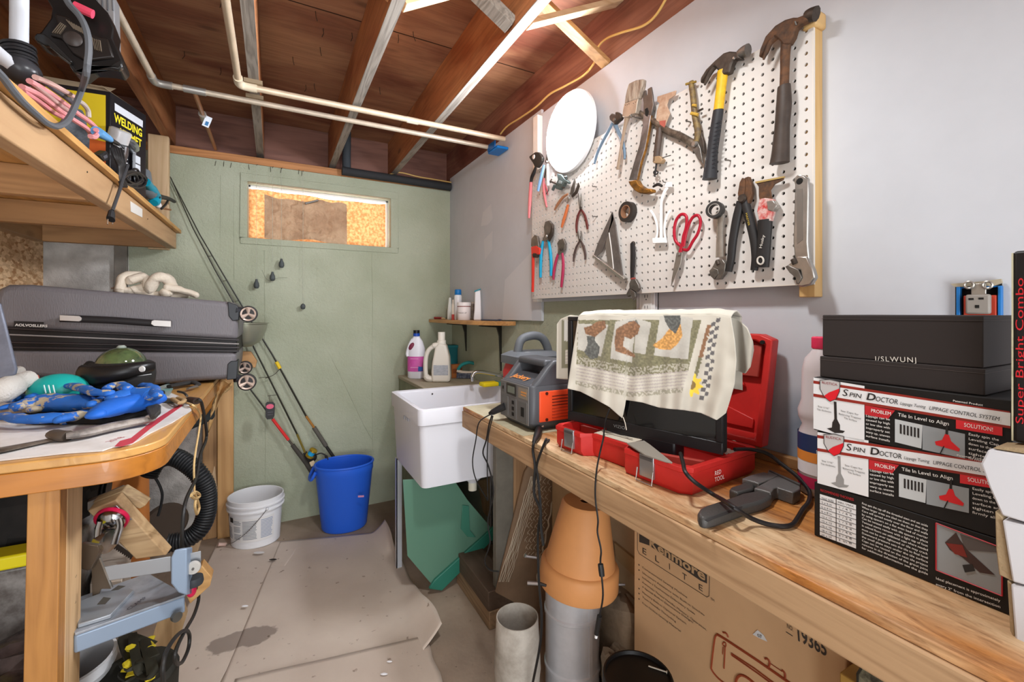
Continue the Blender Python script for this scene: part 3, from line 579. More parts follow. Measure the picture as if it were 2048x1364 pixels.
q = c-Vector((SN, CS, 0))*.0356; MB().prism([q+U*(a*k)+Vector((0, 0, b_*k)) for a, b_ in ((-5, 14), (24, 14), (24, 34), (-5, 34))], (-.0005*SN, -.0005*CS, 0)).build('printed_panel', mat('b9bcc2', .5, c2='9ba0aa', vscale=60, stretch=(1, 1, 4)), t, shade=False)
c = PZ(912, 755, zb); t = thing('cleaning_box', 'small brown box behind the detergent jug', 'box', (c.x, c.y, zb))
MB().box(c+Vector((-.035, -.02, 0)), c+Vector((.035, .03, .085))).build('carton', mat('a5612f', .6), t, bevel=.002); MB().box(c+Vector((-.03, -.021, .03)), c+Vector((.03, -.02, .06))).build('printed_band', mat('7d4320', .6), t)
c = PZ(911, 752, zb); t = thing('teal_container', 'dark teal plastic container at the back of the ledge', 'container', (c.x+.03, 2.92, zb))
MB().box((c.x-.03, 2.86, zb), (c.x+.06, 2.95, zb+.19)).build('tub', mat('1f6f76', .45), t, bevel=.01, seg=3); MB().box((c.x-.034, 2.856, zb+.175), (c.x+.064, 2.954, zb+.195)).build('lid', mat('257c83', .45), t, bevel=.006)
c = PZ(938, 757, zb); t = thing('scrub_brush', 'scrub brush with teal arched handle and navy bristles', 'brush', (c.x, c.y, zb)); kk = 2.72/886
def bp_(u, v): return Vector((c.x, c.y, zb))+U*(u*kk)+Vector((0, 0, v*kk))
MB().tube(blend([bp_(*q) for q in ((-23, 18), (-15, 28), (0, 33), (15, 29), (23, 20))], 6), .0105, 12).build('handle', mat('1e8280', .5), t)
MB().tube([bp_(-25, 16), bp_(-14, 13), bp_(0, 12), bp_(14, 13), bp_(25, 16)], .013, 10, flat=((0, 0, 1), .8)).build('brush_head', mat('d9c7b5', .5), t)
br = MB()
for i in range(26):
    for j in range(4):
        a = bp_(-24+i*1.9, 12)+Vector((SN, CS, 0))*(-.018+j*.012); br.tube([a, a+Vector((random.uniform(-.002, .002), 0, -.033))], .0022, 4)
o = br.build('bristles', mat('27304f', .7, c2='8c8f9a', vscale=70), t, shade=False); o['kind'] = 'stuff'
# =============== corner shelf and its things ===============
cs = thing('corner_shelf', 'small wooden corner shelf above the laundry sink', 'shelf', (1.02, 2.5, 1.19))
P = [(.943, 2.972), (.943, 2.25), (.955, 2.17), (1.04, 2.0), (1.098, 2.0), (1.098, 2.972)]
MB().prism([Vector((x, y, 1.182)) for x, y in P], (0, 0, .022)).build('shelf_board', wood('cf9c62', '9a6a3a', 'y', 1.5, .5, .3, .5), cs, bevel=.003)
for x, y0, y1 in ((.0, 2.16, 2.165), (.0, 2.66, 2.665)):
    q = [(1.098, 1.181), (.965, 1.181), (.965, 1.176), (1.07, 1.168), (1.084, 1.12), (1.094, .93 if y0 < 2.3 else 1.0), (1.098, .93 if y0 < 2.3 else 1.0)]
    MB().prism([Vector((a, y0, z)) for a, z in q], (0, .014, 0)).build('bracket', mat('2c2a24', .5, .4), cs, bevel=.001)
zs = 1.204
c = Vector((1.0, 2.50, zs)); 
def on(px, y): r = ray(px, 620); return Vector((r.x/r.y*y, y, zs))
c = on(928, 2.50); t = thing('hand_cleaner_tub', 'white screw top tub with a brown band on the corner shelf', 'tub', c)
MB().lathe([(.037, 0), (.040, .003), (.040, .082), (.038, .085)], c, n=28).build('tub', mat('e4dbd9', .4), t, ang=50); MB().lathe([(.042, .085), (.042, .104), (.040, .107)], c, n=28).build('lid', mat('e8e2e0', .4), t, ang=50); MB().lathe([(.0408, .080), (.0408, .084)], c, n=28, caps=False).build('brown_band', mat('8b3a33', .5), t)
f0 = c-Vector((SN, CS, 0))*.0405; textmesh('MADE UP', f0-U*.030+Vector((0, 0, .040)), U, (0, 0, 1), .010, mat('3a302c', .6), t, width=.05)
c = on(916, 2.66); t = thing('squeeze_bottle', 'white squeeze bottle with a blue cap on the corner shelf', 'bottle', c)
MB().lathe([(.022, 0), (.024, .004), (.024, .15), (.021, .158)], c, n=20).build('bottle_body', mat('edeef2', .35), t, ang=50); MB().lathe([(.020, .158), (.022, .160), (.021, .19), (.019, .193)], c, n=20).build('cap', mat('1974bd', .35), t, ang=50)
c = on(955, 2.42); t = thing('white_bottle', 'tall white bottle with a slanted teal cap on the corner shelf', 'bottle', c)
q = [(-.024, 0), (.024, 0), (.022, .06), (.018, .18), (-.015, .17), (-.018, .06)]
MB().prism([c+U*x+Vector((0, 0, z))-Vector((SN, CS, 0))*.016 for x, z in q], Vector((SN, CS, 0))*.032).build('bottle_body', mat('ececf0', .35), t, bevel=.008, seg=3)
MB().prism([c+U*x+Vector((0, 0, z))-Vector((SN, CS, 0))*.016 for x, z in ((-.018, .168), (.018, .182), (.019, .188), (-.017, .175))], Vector((SN, CS, 0))*.032).build('cap', mat('2f8fa0', .4), t, bevel=.001)
c = on(900, 2.78); t = thing('caulk_nozzle_tube', 'white cone tipped tube at the back of the corner shelf', 'tube', c)
MB().lathe([(.018, 0), (.018, .05), (.008, .14), (.005, .145)], c, n=16).build('cone', mat('e6e9e4', .45), t, ang=50); MB().lathe([(.0185, 0), (.0185, .006)], c, n=16).build('base_ring', mat('c9ccc6', .5), t)
c = on(906, 2.58); t = thing('glue_stick', 'small red and white stick on the corner shelf', 'tube', c)
MB().lathe([(.009, 0), (.009, .035)], c, n=12).build('red_end', mat('a3332b', .5), t); MB().lathe([(.0085, .035), (.0085, .09), (.004, .105), (.004, .125)], c, n=12).build('barrel', mat('cdbfae', .5), t)
c = on(944, 2.55)+Vector((0.01, 0, 0)); t = thing('paper_packet', 'dull brown packet between the tub and the white bottle', 'packet', c)
MB().box(c+Vector((-.012, -.01, 0)), c+Vector((.012, .012, .10))).build('packet_body', mat('9a8c80', .6, c2='6f6258', vscale=40), t, bevel=.004); MB().box(c+Vector((-.010, -.006, .10)), c+Vector((.010, .008, .112))).build('folded_top', mat('c9beb2', .6), t)
c = PZ(880, 634, zs); c.x = max(c.x, .955); c.y = 2.80; t = thing('red_pocket_knife', 'red handled pocket knife at the left end of the corner shelf', 'knife', (.985, 2.84, zs))
MB().tube([(.962, 2.90, zs+.009), (.985, 2.82, zs+.009)], .008, 8).build('handle', mat('8e2026', .4), t); MB().tube([(.985, 2.82, zs+.008), (.993, 2.78, zs+.007)], [.006, .003], 8).build('tip', mat('d8b98a', .5), t)
t = thing('blue_hair_comb', 'dark blue comb lying at the right end of the corner shelf', 'comb', (1.05, 2.16, zs))
MB().tube([(1.035, 2.29, zs+.004), (1.055, 2.13, zs+.004)], .004, 8).build('shaft', mat('46526b', .5), t); MB().ball((1.058, 2.11, zs+.006), (.010, .018, .005)).build('end_loop', mat('3c4660', .5), t)
# =============== portable power station ===============
zt = .8815; ps = thing('power_station', 'black portable power station with orange side panel at the bench end', 'power station', (.80, 1.27, zt))
M_pst = mat('4b4c50', .42, bump=.05, bscale=400); M_pst2 = mat('3c3d40', .45); xa, xb, ya, yb = .688, .905, 1.160, 1.375
b = MB(); loft(b, [rloop(xa+.022, ya+.022, xb-.022, yb-.022, zt, .02), rloop(xa, ya, xb, yb, zt+.024, .02), rloop(xa, ya, xb, yb, 1.014, .02), rloop(xa+.006, ya+.004, xb-.006, yb-.004, 1.024, .02)]); b.build('housing', M_pst, ps, bevel=.004, ang=50)
pr = [(xa+.004, 1.016), (xa+.03, 1.040), (xa+.065, 1.080), (xa+.09, 1.098), (xb-.07, 1.098), (xb-.03, 1.07), (xb-.004, 1.016)]
for y in (ya+.003, yb-.033): MB().prism([Vector((x, y, z)) for x, z in pr], (0, .030, 0)).build('handle_end', M_pst, ps, bevel=.010, seg=4)
MB().box((xa+.062, ya+.02, 1.076), (xb-.07, yb-.02, 1.099)).build('carry_handle', M_pst, ps, bevel=.010, seg=4)
MB().prism([Vector((x, ya+.02, z)) for x, z in ((xa+.004, 1.014), (xa+.01, 1.026), (xa+.075, 1.050), (xb-.05, 1.04), (xb-.004, 1.014))], (0, yb-ya-.04, 0)).build('sloped_deck', M_pst, ps, bevel=.004)
textmesh('Jackery', (xa+.022, yb-.052, 1.0325), (0, -1, 0), (.065, 0, .024), .034, mat('e88a2c', .5), ps, width=.105, depth=.0015, bold=.01)
R2 = lambda x0, y0, x1, y1_, X, t, nm, m, bev=.001, par=ps: R(x0, y0, x1, y1_, X, t, nm, m, bev, par)
def FX(u0, v0, u1, v1, X, t, nm, m, bev=.001, par=ps):   # rectangle on the unit's -X face, u along the face 0..1, v height 0..1
    y0, y1_ = yb-(yb-ya)*u0, yb-(yb-ya)*u1; z0, z1_ = zt+.13*v0+.012, zt+.13*v1+.012
    return MB().box((X-t, y1_, z0), (X, y0, z1_)).build(nm, m, par, bevel=bev)
FX(.07, .06, .95, .98, xa+.001, .003, 'control_panel', mat('6d6a68', .5), .003)
FX(.30, .66, .60, .95, xa-.002, .003, 'display_bezel', mat('2a2622', .3), .002); FX(.34, .72, .56, .89, xa-.005, .0005, 'display', mat('6d7268', .2), 0)
FX(.12, .68, .24, .92, xa-.002, .002, 'port_block', mat('5a5856', .5)); FX(.165, .76, .20, .84, xa-.004, .001, 'port', M_dark)
FX(.66, .66, .92, .92, xa-.002, .001, 'printed_panel', mat('857a6c', .5)); FX(.74, .80, .90, .84, xa-.003, .0005, 'printed_line', mat('c98a4a', .5), 0); FX(.74, .74, .88, .77, xa-.003, .0005, 'printed_line', mat('c98a4a', .5), 0)
FX(.12, .12, .34, .60, xa-.002, .002, 'port_block', mat('5f5d5b', .5)); FX(.40, .10, .60, .60, xa-.002, .002, 'port_block', mat('5f5d5b', .5)); FX(.66, .10, .92, .60, xa-.002, .002, 'port_block', mat('5f5d5b', .5))
for u, v in ((.47, .45), (.47, .30), (.47, .16)): FX(u, v, u+.07, v+.09, xa-.004, .001, 'port', M_dark)
FX(.75, .24, .84, .46, xa-.004, .001, 'ac_socket', M_dark, .002)
M_or = mat('e4502a', .45)
MB().box((xa+.030, ya-.004, zt+.030), (xb+.0, ya+.002, zt+.125)).build('side_panel', M_or, ps, bevel=.003, label='bright orange side panel')
for i in range(8): MB().box((xa+.075, ya-.0052, zt+.040+i*.0095), (xb-.002, ya-.0042, zt+.0425+i*.0095)).build('vent_slot' if i > 2 else 'panel_rib', mat('5a1c12' if i > 3 else 'b23a20', .6), ps)
for z in (zt+.037, zt+.118): MB().lathe([(.005, 0), (.005, .002)], (xa+.055, ya-.004, z), (0, -1, 0), 12).build('screw', mat('4a1c14', .4), ps)
# adapter plug and cords
ad = thing('car_adapter_plug', 'black adapter plug sticking out of the power station', 'plug', PX(1000, 818, .66))
a, c_ = Vector((.684, PX(1010, 812, .684).y, PX(1010, 812, .684).z)), PX(986, 824, .655)
MB().tube([a, a*.55+c_*.45, c_], [.012, .012, .010], 14).build('plug_barrel', mat('222224', .4), ad); MB().tube([c_, c_+(c_-a)*.3], [.010, .006], 12).build('strain_relief', mat('1a1a1a', .5), ad)
c9 = crop(900, 880, 4.546); c7 = crop(900, 900, 2.94)
def cord(lab, pts, r, m=None, X=.638, k=6, nm='hanging_cord', grp=None):
    P = [p if isinstance(p, Vector) else PX(p[0], p[1], X) for p in pts]; P = blend(P, k)
    o = MB().tube(P, r, 7).build(nm, m or mat('1b1a1a', .5)); tag(o, lab, 'cord', grp); return o
cord('thin black cord hanging leftmost from the power station plug', [(982, 828)]+[c9(*q) for q in ((265, -160), (235, 0), (205, 200), (240, 370), (345, 550))], .0022)
cord('thin black cord hanging longest in front of the white sink to the floor blocks', [(984, 830), (978, 850)]+[c9(*q) for q in ((330, 0), (300, 120), (350, 240), (395, 470), (345, 740), (365, 930), (318, 1100), (360, 1180), (440, 1195))], .0026)
cord('short thin black cord between the two longer cords at the sink', [(986, 832), (979, 860)]+[c9(*q) for q in ((345, 0), (338, 200), (345, 540))], .002, X=.634)
pl = thing('loose_plug', 'black three prong plug lying on the bench by the power station', 'plug', PZ(1080, 855, .885))
q = PZ(1078, 858, .892); q2 = PZ(1074, 872, .890)
MB().tube([q, q2, PX(1068, 884, .64)], [.012, .011, .006], 12).build('plug_body', mat('1c1b1b', .5), pl)
for dx, dy in ((4, -10), (9, -6), (9, -12)): MB().tube([q, PZ(1078+dx, 858+dy, .90)], .0025, 6).build('prong', mat('b9b2a8', .3, .9), pl)
cord('black cord from the loose plug hanging over the bench front', [PZ(1074, 870, .889), (1068, 884)]+[c9(*q) for q in ((755, 100), (775, 250), (765, 480), (820, 630), (828, 800), (850, 960))], .0040)
cord('black cord from behind the red case hanging to the floor beside the clay pot', [PZ(1098, 880, .884), PZ(1090, 888, .884)]+[c9(*q) for q in ((872, 0), (790, 220), (800, 350), (825, 640), (805, 800), (800, 1000))]+[(1078, 1165), (1083, 1230), (1080, 1290), (1066, 1364), (1060, 1400)], .0036, X=.640)
# jump starter behind
js = thing('jump_starter', 'grey and red jump starter with loop handle behind the power station', 'jump starter', (.90, 1.50, .8815))
M_js = mat('63676c', .5); 
b = MB(); loft(b, [rloop(.80, 1.42, .985, 1.56, .8815, .03), rloop(.79, 1.41, .99, 1.57, 1.02, .03), rloop(.80, 1.42, .985, 1.56, 1.06, .03)]); b.build('body', mat('c0262b', .45), js, bevel=.003, ang=50)
b = MB(); loft(b, [rloop(.785, 1.405, .995, 1.575, 1.055, .03), rloop(.785, 1.405, .995, 1.575, 1.085, .03), rloop(.81, 1.43, .97, 1.55, 1.10, .03)]); b.build('top_shell', M_js, js, ang=50)
MB().tube(blend([PY(x, y, 1.49) for x, y in ((1034, 722), (1036, 700), (1041, 682), (1052, 674), (1070, 671), (1084, 676), (1093, 690), (1098, 708), (1102, 722))], 5), .0165, 12).build('loop_handle', M_js, js)
MB().ball(PY(1055, 712, 1.45), (.03, .02, .016)).build('coiled_lead', mat('8a8d90', .4), js); MB().box((.90, 1.398, .92), (.96, 1.406, 1.04)).build('side_grip', mat('4a4d51', .5), js, bevel=.004)
# =============== red tool case ===============
M_red = mat('c22a26', .42, var=.1, vscale=12); M_redi = mat('a53a30', .6, var=.12, vscale=18)
rc = thing('red_tool_case', 'open red plastic tool case with metal latches on the workbench', 'tool case', (.83, .82, .8805))
Ra = math.atan2(.7237-.686, 1.02-.609)   # slight turn of the case
fl, fr_, = Vector((.686, 1.03, .8805)), Vector((.724, .609, .8805)); dv = (fr_-fl).normalized(); iv = Vector((-dv.y, dv.x, 0)); 
if iv.x < 0: iv = -iv
Lc = (fr_-fl).length; Wc = .262
def CP(u, w, z): return fl+dv*(u*Lc)+iv*(w*Wc)+Vector((0, 0, z))
def closed(pts, z): return [CP(u, w, z) for u, w in pts]
outl = [(0, .08), (.03, .0), (.26, .0), (.30, .10), (.58, .10), (.61, .0), (.95, .0), (1, .06), (1, .95), (.97, 1), (.03, 1), (0, .95)]
def ins(k): return [(.5+(u-.5)*(1-k), .5+(w-.5)*(1-k*1.6)) for u, w in outl]
b = MB(); loft(b, [closed(ins(.03), 0), closed(outl, .012), closed(outl, .046), closed(ins(-.012), .048), closed(ins(-.012), .058), closed(ins(.05), .058), closed(ins(.07), .014)], True, True); b.build('case_base', M_red, rc, bevel=.003, ang=40)
for u in (.16, .765):
    a = CP(u-.045, -.012, .010); q = [CP(u-.045, -.02, .012), CP(u+.045, -.02, .012), CP(u+.045, -.02, .060), CP(u-.045, -.02, .060)]
    l = MB().prism(q, iv*.006).build('latch', mat('a9a9ac', .3, .8), rc, bevel=.001)
    w_ = [CP(u-.05, -.035, .03), CP(u-.05, -.05, -.0+.003), CP(u+.05, -.05, .003), CP(u+.05, -.035, .03)]; MB().tube(w_, .0016, 6).build('wire_bail', mat('b5b5b5', .3, .9), l)
    MB().prism([CP(u-.04, -.027, .050), CP(u+.04, -.027, .050), CP(u+.04, -.027, .056), CP(u-.04, -.027, .056)], iv*.002).build('latch_fold', mat('7d7d80', .3, .8), l)
for u in (.36, .44, .52): pass
e0 = CP(1.013, .30, .016); textmesh('RED\nTOOL', e0+Vector((0, 0, .016)), iv, (0, 0, 1), .013, mat('e9d9d2', .5), rc, width=.035, depth=.002)
# partitions and contents
MB().prism([CP(.05, .30, .012), CP(.60, .30, .012), CP(.60, .30, .050), CP(.05, .30, .050)], iv*.012).build('partition', M_redi, rc, bevel=.002)
MB().prism([CP(.62, .08, .012), CP(.95, .30, .012), CP(.95, .30, .054), CP(.62, .08, .054)], iv*.012).build('partition', M_redi, rc, bevel=.002)
# lid standing open against the wall
hz = .935; lidp = [(1.0, .0), (1.0, .955), (.93, 1.0), (.06, 1.0), (0, .93), (0, 0)]
def LP(u, v, d): 
    base = CP(u, 1.0, 0); base.z = 0; tx = .045*v
    return Vector((base.x+.012+tx, base.y, hz+v*.262))+iv*d*1.0
def lins(k): return [(.5+(u-.5)*(1-k), .5+(v-.5)*(1-k*1.5)) for u, v in lidp]
b = MB(); loft(b, [[LP(u, v, .038) for u, v in lins(.03)], [LP(u, v, .03) for u, v in lins(0)], [LP(u, v, .0) for u, v in lins(0)], [LP(u, v, .0) for u, v in lins(.07)], [LP(u, v, .026) for u, v in lins(.11)]]); b.build('case_lid', M_red, rc, bevel=.003, ang=40)
MB().prism([LP(u, v, .012) for u, v in ((.99-.28, .60), (.93, .60), (.93, .90), (.99-.28, .90))], iv*.012).build('lid_pocket', M_redi, rc, bevel=.003)
MB().tube([LP(.99-.36, .40, .018), LP(.99-.14, .52, .018)], [.010, .004], 8).build('lid_rib', M_red, rc)
MB().prism([LP(u, v, .018) for u, v in ((.70, .13), (.92, .13), (.92, .22), (.70, .32))], iv*.006).build('lid_boss', M_red, rc, bevel=.002)
for u, v in ((.62, .22), (.955, .93), (.80, .955)): MB().lathe([(.005, 0), (.005, .006)], LP(u, v, .016 if v < .5 else -.003), -iv if v > .5 else iv*-1, 10).build('lid_hole', M_dark, rc)
# loose contents
o = MB().prism([CP(.27, .16, .052), CP(.56, .16, .055), CP(.53, .75, .060), CP(.24, .70, .058)], (0, 0, .002)).build('instruction_sheet', mat('cfc5b2', .7)); tag(o, 'folded printed paper lying in the red tool case', 'paper')
for i in range(5): a = CP(.285+.0*i, .24+i*.09, .0605); b_ = CP(.53, .24+i*.09, .0605); MB().prism([a, b_, b_+iv*.004, a+iv*.004], (0, 0, .0004)).build('text_line', mat('8f867a', .8), o, shade=False)
sw = thing('case_strap', 'grey strap end draped over the front edge of the red case', 'strap', CP(.62, .1, .05))
MB().prism([PZ(x, y, .945) for x, y in ((1254, 889), (1275, 886), (1288, 884), (1300, 892), (1345, 928), (1330, 925), (1290, 912), (1268, 898))], (0, 0, .004)).build('strap', mat('8b857b', .8), sw, bevel=.001)
for i, (x, y, c1, nm, lb, ct) in enumerate(((1478, 898, '2c3a63', 'tool_wrapper', 'navy and white tool wrapper in the red case beside the screen', 'wrapper'), (1470, 905, 'c9c3ba', 'plastic_bag', 'small clear bag of bits in the right of the red case', 'bag'))):
    q = PZ(x, y, .91); o = MB().grid(lambda u, v: q+Vector(((u-.5)*.055, (v-.5)*.06, .028*math.sin(u*3)*math.sin(v*3.1)+.008*noise.noise(Vector((u*6, v*6, i))))), 10, 10).build(nm, mat(c1, .5, c2='d9d6d2' if i == 0 else '8e7f74', vscale=40)); tag(o, lb, ct)
# =============== monitor under a towel ===============
TBL, TBR = Vector((.7355, 1.035, .945)), Vector((.843, .62, .945)); td = (TBR-TBL).normalized(); tn = Vector((td.y, -td.x, 0)); 
if tn.x > 0: tn = -tn
tw = (TBR-TBL).length
def TP(x, y, off=0.0):
    r = ray(x, y); p0 = TBL+tn*off; return EYEV + r*((p0-EYEV).dot(tn)/r.dot(tn))
tv = thing('flat_monitor', 'small black flat screen standing in the red tool case', 'monitor', (.79, .83, .94))
h = 1.238-.945
def TB(u, v, d): return TBL+td*(u*tw)+Vector((0, 0, v*h))-tn*d
def tbox(u0, v0, u1, v1, d0, d1, nm, m, bev=.002, par=tv): 
    q = [TB(u0, v0, d0), TB(u1, v0, d0), TB(u1, v0, d1), TB(u0, v0, d1)]; return MB().hexa(q, [TB(u0, v1, d0), TB(u1, v1, d0), TB(u1, v1, d1), TB(u0, v1, d1)]).build(nm, m, par, bevel=bev)
M_bz = mat('1e1d1e', .35); tbox(0, 0, 1, 1, .006, .03, 'rear_shell', mat('161616', .5), .006)
tbox(0, 0, 1, .09, 0, .007, 'lower_bezel', M_bz); tbox(0, .96, 1, 1, 0, .007, 'upper_bezel', M_bz); tbox(0, .09, .035, .96, 0, .007, 'side_bezel', M_bz); tbox(.965, .09, 1, .96, 0, .007, 'side_bezel', M_bz)
tbox(.035, .09, .965, .96, .004, .0065, 'screen', mat('0d0d0f', .12, spec=.8), 0)
textmesh('VIZIO', TB(.36, .03, -.0002), td, (0, 0, 1), .011, mat('8a8a8a', .4), tv, width=.035)
tbox(.3, -.18, .75, .02, .0, .05, 'stand', mat('19181a', .4), .006)
# towel
def lerp(tab, t):
    for i in range(len(tab)-1):
        if tab[i][0] <= t <= tab[i+1][0]:
            k = (t-tab[i][0])/(tab[i+1][0]-tab[i][0]+1e-9); return tuple(tab[i][j]*(1-k)+tab[i+1][j]*k for j in range(1, len(tab[i])))
    return tab[-1][1:]
T_top = [(0, 1157, 633), (.12, 1195, 629), (.3, 1240, 630), (.5, 1310, 630), (.7, 1370, 630), (.85, 1425, 629), (1, 1462, 634)]
T_bot = [(0, 1135, 777), (.085, 1161, 783), (.18, 1192, 799), (.27, 1219, 814), (.345, 1245, 837), (.352, 1250, 812), (.36, 1252, 800), (.47, 1285, 805), (.58, 1318, 815), (.66, 1341, 818), (.75, 1368, 820), (.86, 1402, 826), (.96, 1433, 840), (1, 1452, 826)]
T_rgt = [(0, 0), (.25, 8), (.45, 12), (.7, 11), (.9, 4), (1, 0)]
CRM, OLV, BRN, DRK, ORG, STR, YEL = (.56, .52, .44), (.19, .175, .10), (.24, .12, .06), (.10, .10, .09), (.55, .28, .08), (.42, .36, .34), (.86, .62, .06)
def inpoly(x, y, P):
    c = False; j = len(P)-1
    for i in range(len(P)):
        if (P[i][1] > y) != (P[j][1] > y) and x < (P[j][0]-P[i][0])*(y-P[i][1])/(P[j][1]-P[i][1])+P[i][0]: c = not c
        j = i
    return c
cT = crop(1100, 600, 4.871); cU = crop(1300, 600, 4.871)
BIRD = [([cT(*q) for q in ((330, 270), (400, 250), (460, 210), (540, 200), (550, 270), (500, 310), (440, 360), (350, 330))], BRN), ([cT(*q) for q in ((360, 350), (440, 350), (440, 400), (490, 460), (470, 560), (400, 580), (335, 510), (370, 430))], DRK),
 ([cT(*q) for q in ((650, 280), (740, 230), (820, 200), (880, 250), (860, 330), (790, 380), (730, 360), (710, 450), (830, 530), (830, 560), (700, 520), (640, 500), (630, 400))], BRN), ([cT(*q) for q in ((760, 210), (850, 200), (870, 260), (830, 360), (760, 350))], DRK),
 ([cU(*q) for q in ((135, 150), (300, 150), (300, 230), (250, 330), (190, 280), (150, 210))], DRK), ([cU(*q) for q in ((190, 280), (300, 230), (320, 350), (270, 430), (200, 490), (60, 470), (30, 440), (120, 370))], ORG)]
TILE = [[cT(*q) for q in ((275, 230), (570, 240), (500, 550), (270, 480))], [cT(*q) for q in ((640, 210), (840, 170), (800, 610), (590, 570), (600, 450))], [cT(*q) for q in ((850, 180), (990, 220), (930, 530), (820, 510))], [cU(*q) for q in ((100, 160), (420, 170), (370, 580), (40, 540), (60, 400))]]
def tcol(x, y):
    nz = noise.noise(Vector((x*.25, y*.25, 0))); n2 = noise.noise(Vector((x*.09, y*.09, 5)))
    edge = 1417+(y-641)*(1370-1417)/(817-641)
    if x > edge:
        cxk = 1433+(y-638)*(1405-1433)/(795-638)+ (3 if y > 720 else 0)
        if 636 < y < 800 and abs(x-cxk) < 8.2:
            if ((int((y-636)//8.2)) + (0 if x < cxk else 1)) % 2: return (.12, .11, .11)
        d = math.hypot(x-1383, (y-770)); ang = math.atan2(y-770, x-1383)
        if d < 9: return (.25, .16, .05)
        if d < 20+4*math.sin(ang*9): return YEL
        if edge < x < edge+8+4*nz and 650 < y < 760: return BRN if y < 715 else OLV
        return CRM
    lft = 1157+(y-640)*(1150-1157)/150
    ys = [(1150, 728), (1265, 752), (1370, 742), (1420, 735)]
    k = lerp([(a, b_) for a, b_ in ys], min(max(x, 1150), 1419))[0]
    yy = y-k
    rgt = edge-14
    if x < lft or x > rgt: return CRM
    if yy > 42: return CRM
    if yy > 33: return tuple(a*.6+b_*.4 for a, b_ in zip(OLV, CRM)) if nz > -.1 else CRM
    if yy > 0: return STR if (yy % 6.4) < 1.9 else CRM
    if yy > -17: return OLV if nz > .0 else tuple(a*.4+b_*.6 for a, b_ in zip(OLV, CRM))
    for P, c in BIRD:
        if inpoly(x, y, P): 
            s = .8+.9*max(0, nz+.2); return tuple(min(1, v*s) for v in c)
    for P in TILE:
        if inpoly(x, y, P): return tuple(v*(.97+.06*nz) for v in (.50,.475,.42))
    if y < 640: return CRM
    return tuple(v*(1.0+.5*nz) for v in OLV)
def cloth_obj(fn, nu, nv, name, parent, thick=.0022):
    b = MB(); cols = []
    vs = []
    for j in range(nv):
        for i in range(nu):
            p, c = fn(i/(nu-1), j/(nv-1)); vs.append(p); cols.append(c)
    fs = [(j*nu+i, j*nu+i+1, (j+1)*nu+i+1, (j+1)*nu+i) for j in range(nv-1) for i in range(nu-1)]
    w = wloc(parent); me = bpy.data.meshes.new(name); me.from_pydata([tuple(p-w) for p in vs], [], fs); me.update()
    at = me.color_attributes.new('print', 'FLOAT_COLOR', 'POINT')
    for i, c in enumerate(cols): at.data[i].color = (c[0], c[1], c[2], 1)
    for p in me.polygons: p.use_smooth = True
    me.materials.append(M_towel); o = bpy.data.objects.new(name, me); COL.objects.link(o); o.parent = parent
    q = o.modifiers.new('solid', 'SOLIDIFY'); q.thickness = thick; q.offset = 0; return o
M_towel, N, L, B = nt('printed_cotton'); vc = N.new('ShaderNodeVertexColor'); vc.layer_name = 'print'; L.new(vc.outputs[0], B.inputs['Base Color']); B.inputs['Roughness'].default_value = .95; B.inputs['Sheen Weight'].default_value = .2
n = N.new('ShaderNodeTexNoise'); n.inputs['Scale'].default_value = 600; bb_ = N.new('ShaderNodeBump'); bb_.inputs['Strength'].default_value = .15; L.new(n.outputs[0], bb_.inputs['Height']); L.new(bb_.outputs[0], B.inputs['Normal'])
to = thing('kitchen_towel', 'cream printed kitchen towel draped over the black screen', 'towel', (.79, .83, 1.02))
def fold(t, v): return .007*v**.8*math.sin(t*26+v*2.2)+.004*v*math.sin(t*61+1)+.010*v*math.exp(-((t-.36+.10*v)/.05)**2)
def front(u, v):
    tx, ty = lerp(T_top, u); bx_, by = lerp(T_bot, u); x = tx+(bx_-tx)*v; y = ty+(by-ty)*v
    if u > .8: x += lerp(T_rgt, v)[0]*((u-.8)/.2)*1.3
    y += 0
    off = .010+.003*v+fold(u, v)*.9+.003*noise.noise(Vector((x*.03, y*.03, 0)))
    p = TP(x, y, max(off, .004)); return p, tcol(x, y)
cloth_obj(front, 240, 120, 'front_drape', to)
def over(u, v):       # strip over the monitor's top edge
    tx, ty = lerp(T_top, u); p = TP(tx, ty, .010+fold(u, 0)); a = v*math.pi*.5
    q = p-tn*(.058*v)+Vector((0, 0, .012*math.sin(v*math.pi)+.002*noise.noise(Vector((u*20, v*4, 0))))); return q, CRM
cloth_obj(over, 80, 8, 'top_fold', to)
def back(u, v):
    tx, ty = lerp(T_top, u); p = TP(tx, ty, .010+fold(u, 0))-tn*.058; return p+Vector((0, 0, -.16*v))-tn*.006*math.sin(u*20)*v, CRM
cloth_obj(back, 60, 10, 'back_drape', to)
FL = [(0, 1160, 632, 1148, 690), (.35, 1140, 630, 1137, 759), (.7, 1122, 638, 1122, 758), (1, 1114, 648, 1113, 757)]
def leftf(u, v):
    a = lerp(FL, u); x = a[0]+(a[2]-a[0])*v; y = a[1]+(a[3]-a[1])*v
    c = CRM
    if 1124 < x < 1146 and 640 < y < 737: c = OLV if (abs(x-1135) > 6 or y > 682) else (.58,.56,.52)
    if 1131 < x < 1146 and 700 < y < 727: c = STR if (y % 6.4) < 2 else CRM
    return TP(x, y, -.012+.006*math.sin(u*5)), c
cloth_obj(leftf, 50, 60, 'left_fold', to)
FR = [(0, 1445, 631, 1462, 742), (.3, 1474, 637, 1478, 742), (.6, 1494, 655, 1490, 747), (.85, 1505, 680, 1500, 735), (1, 1507, 700, 1504, 715)]
def rightf(u, v):
    a = lerp(FR, u); x = a[0]+(a[2]-a[0])*v; y = a[1]+(a[3]-a[1])*v
    return TP(x, y, -.03-.012*math.sin(u*6)), CRM
cloth_obj(rightf, 40, 40, 'right_fold', to)
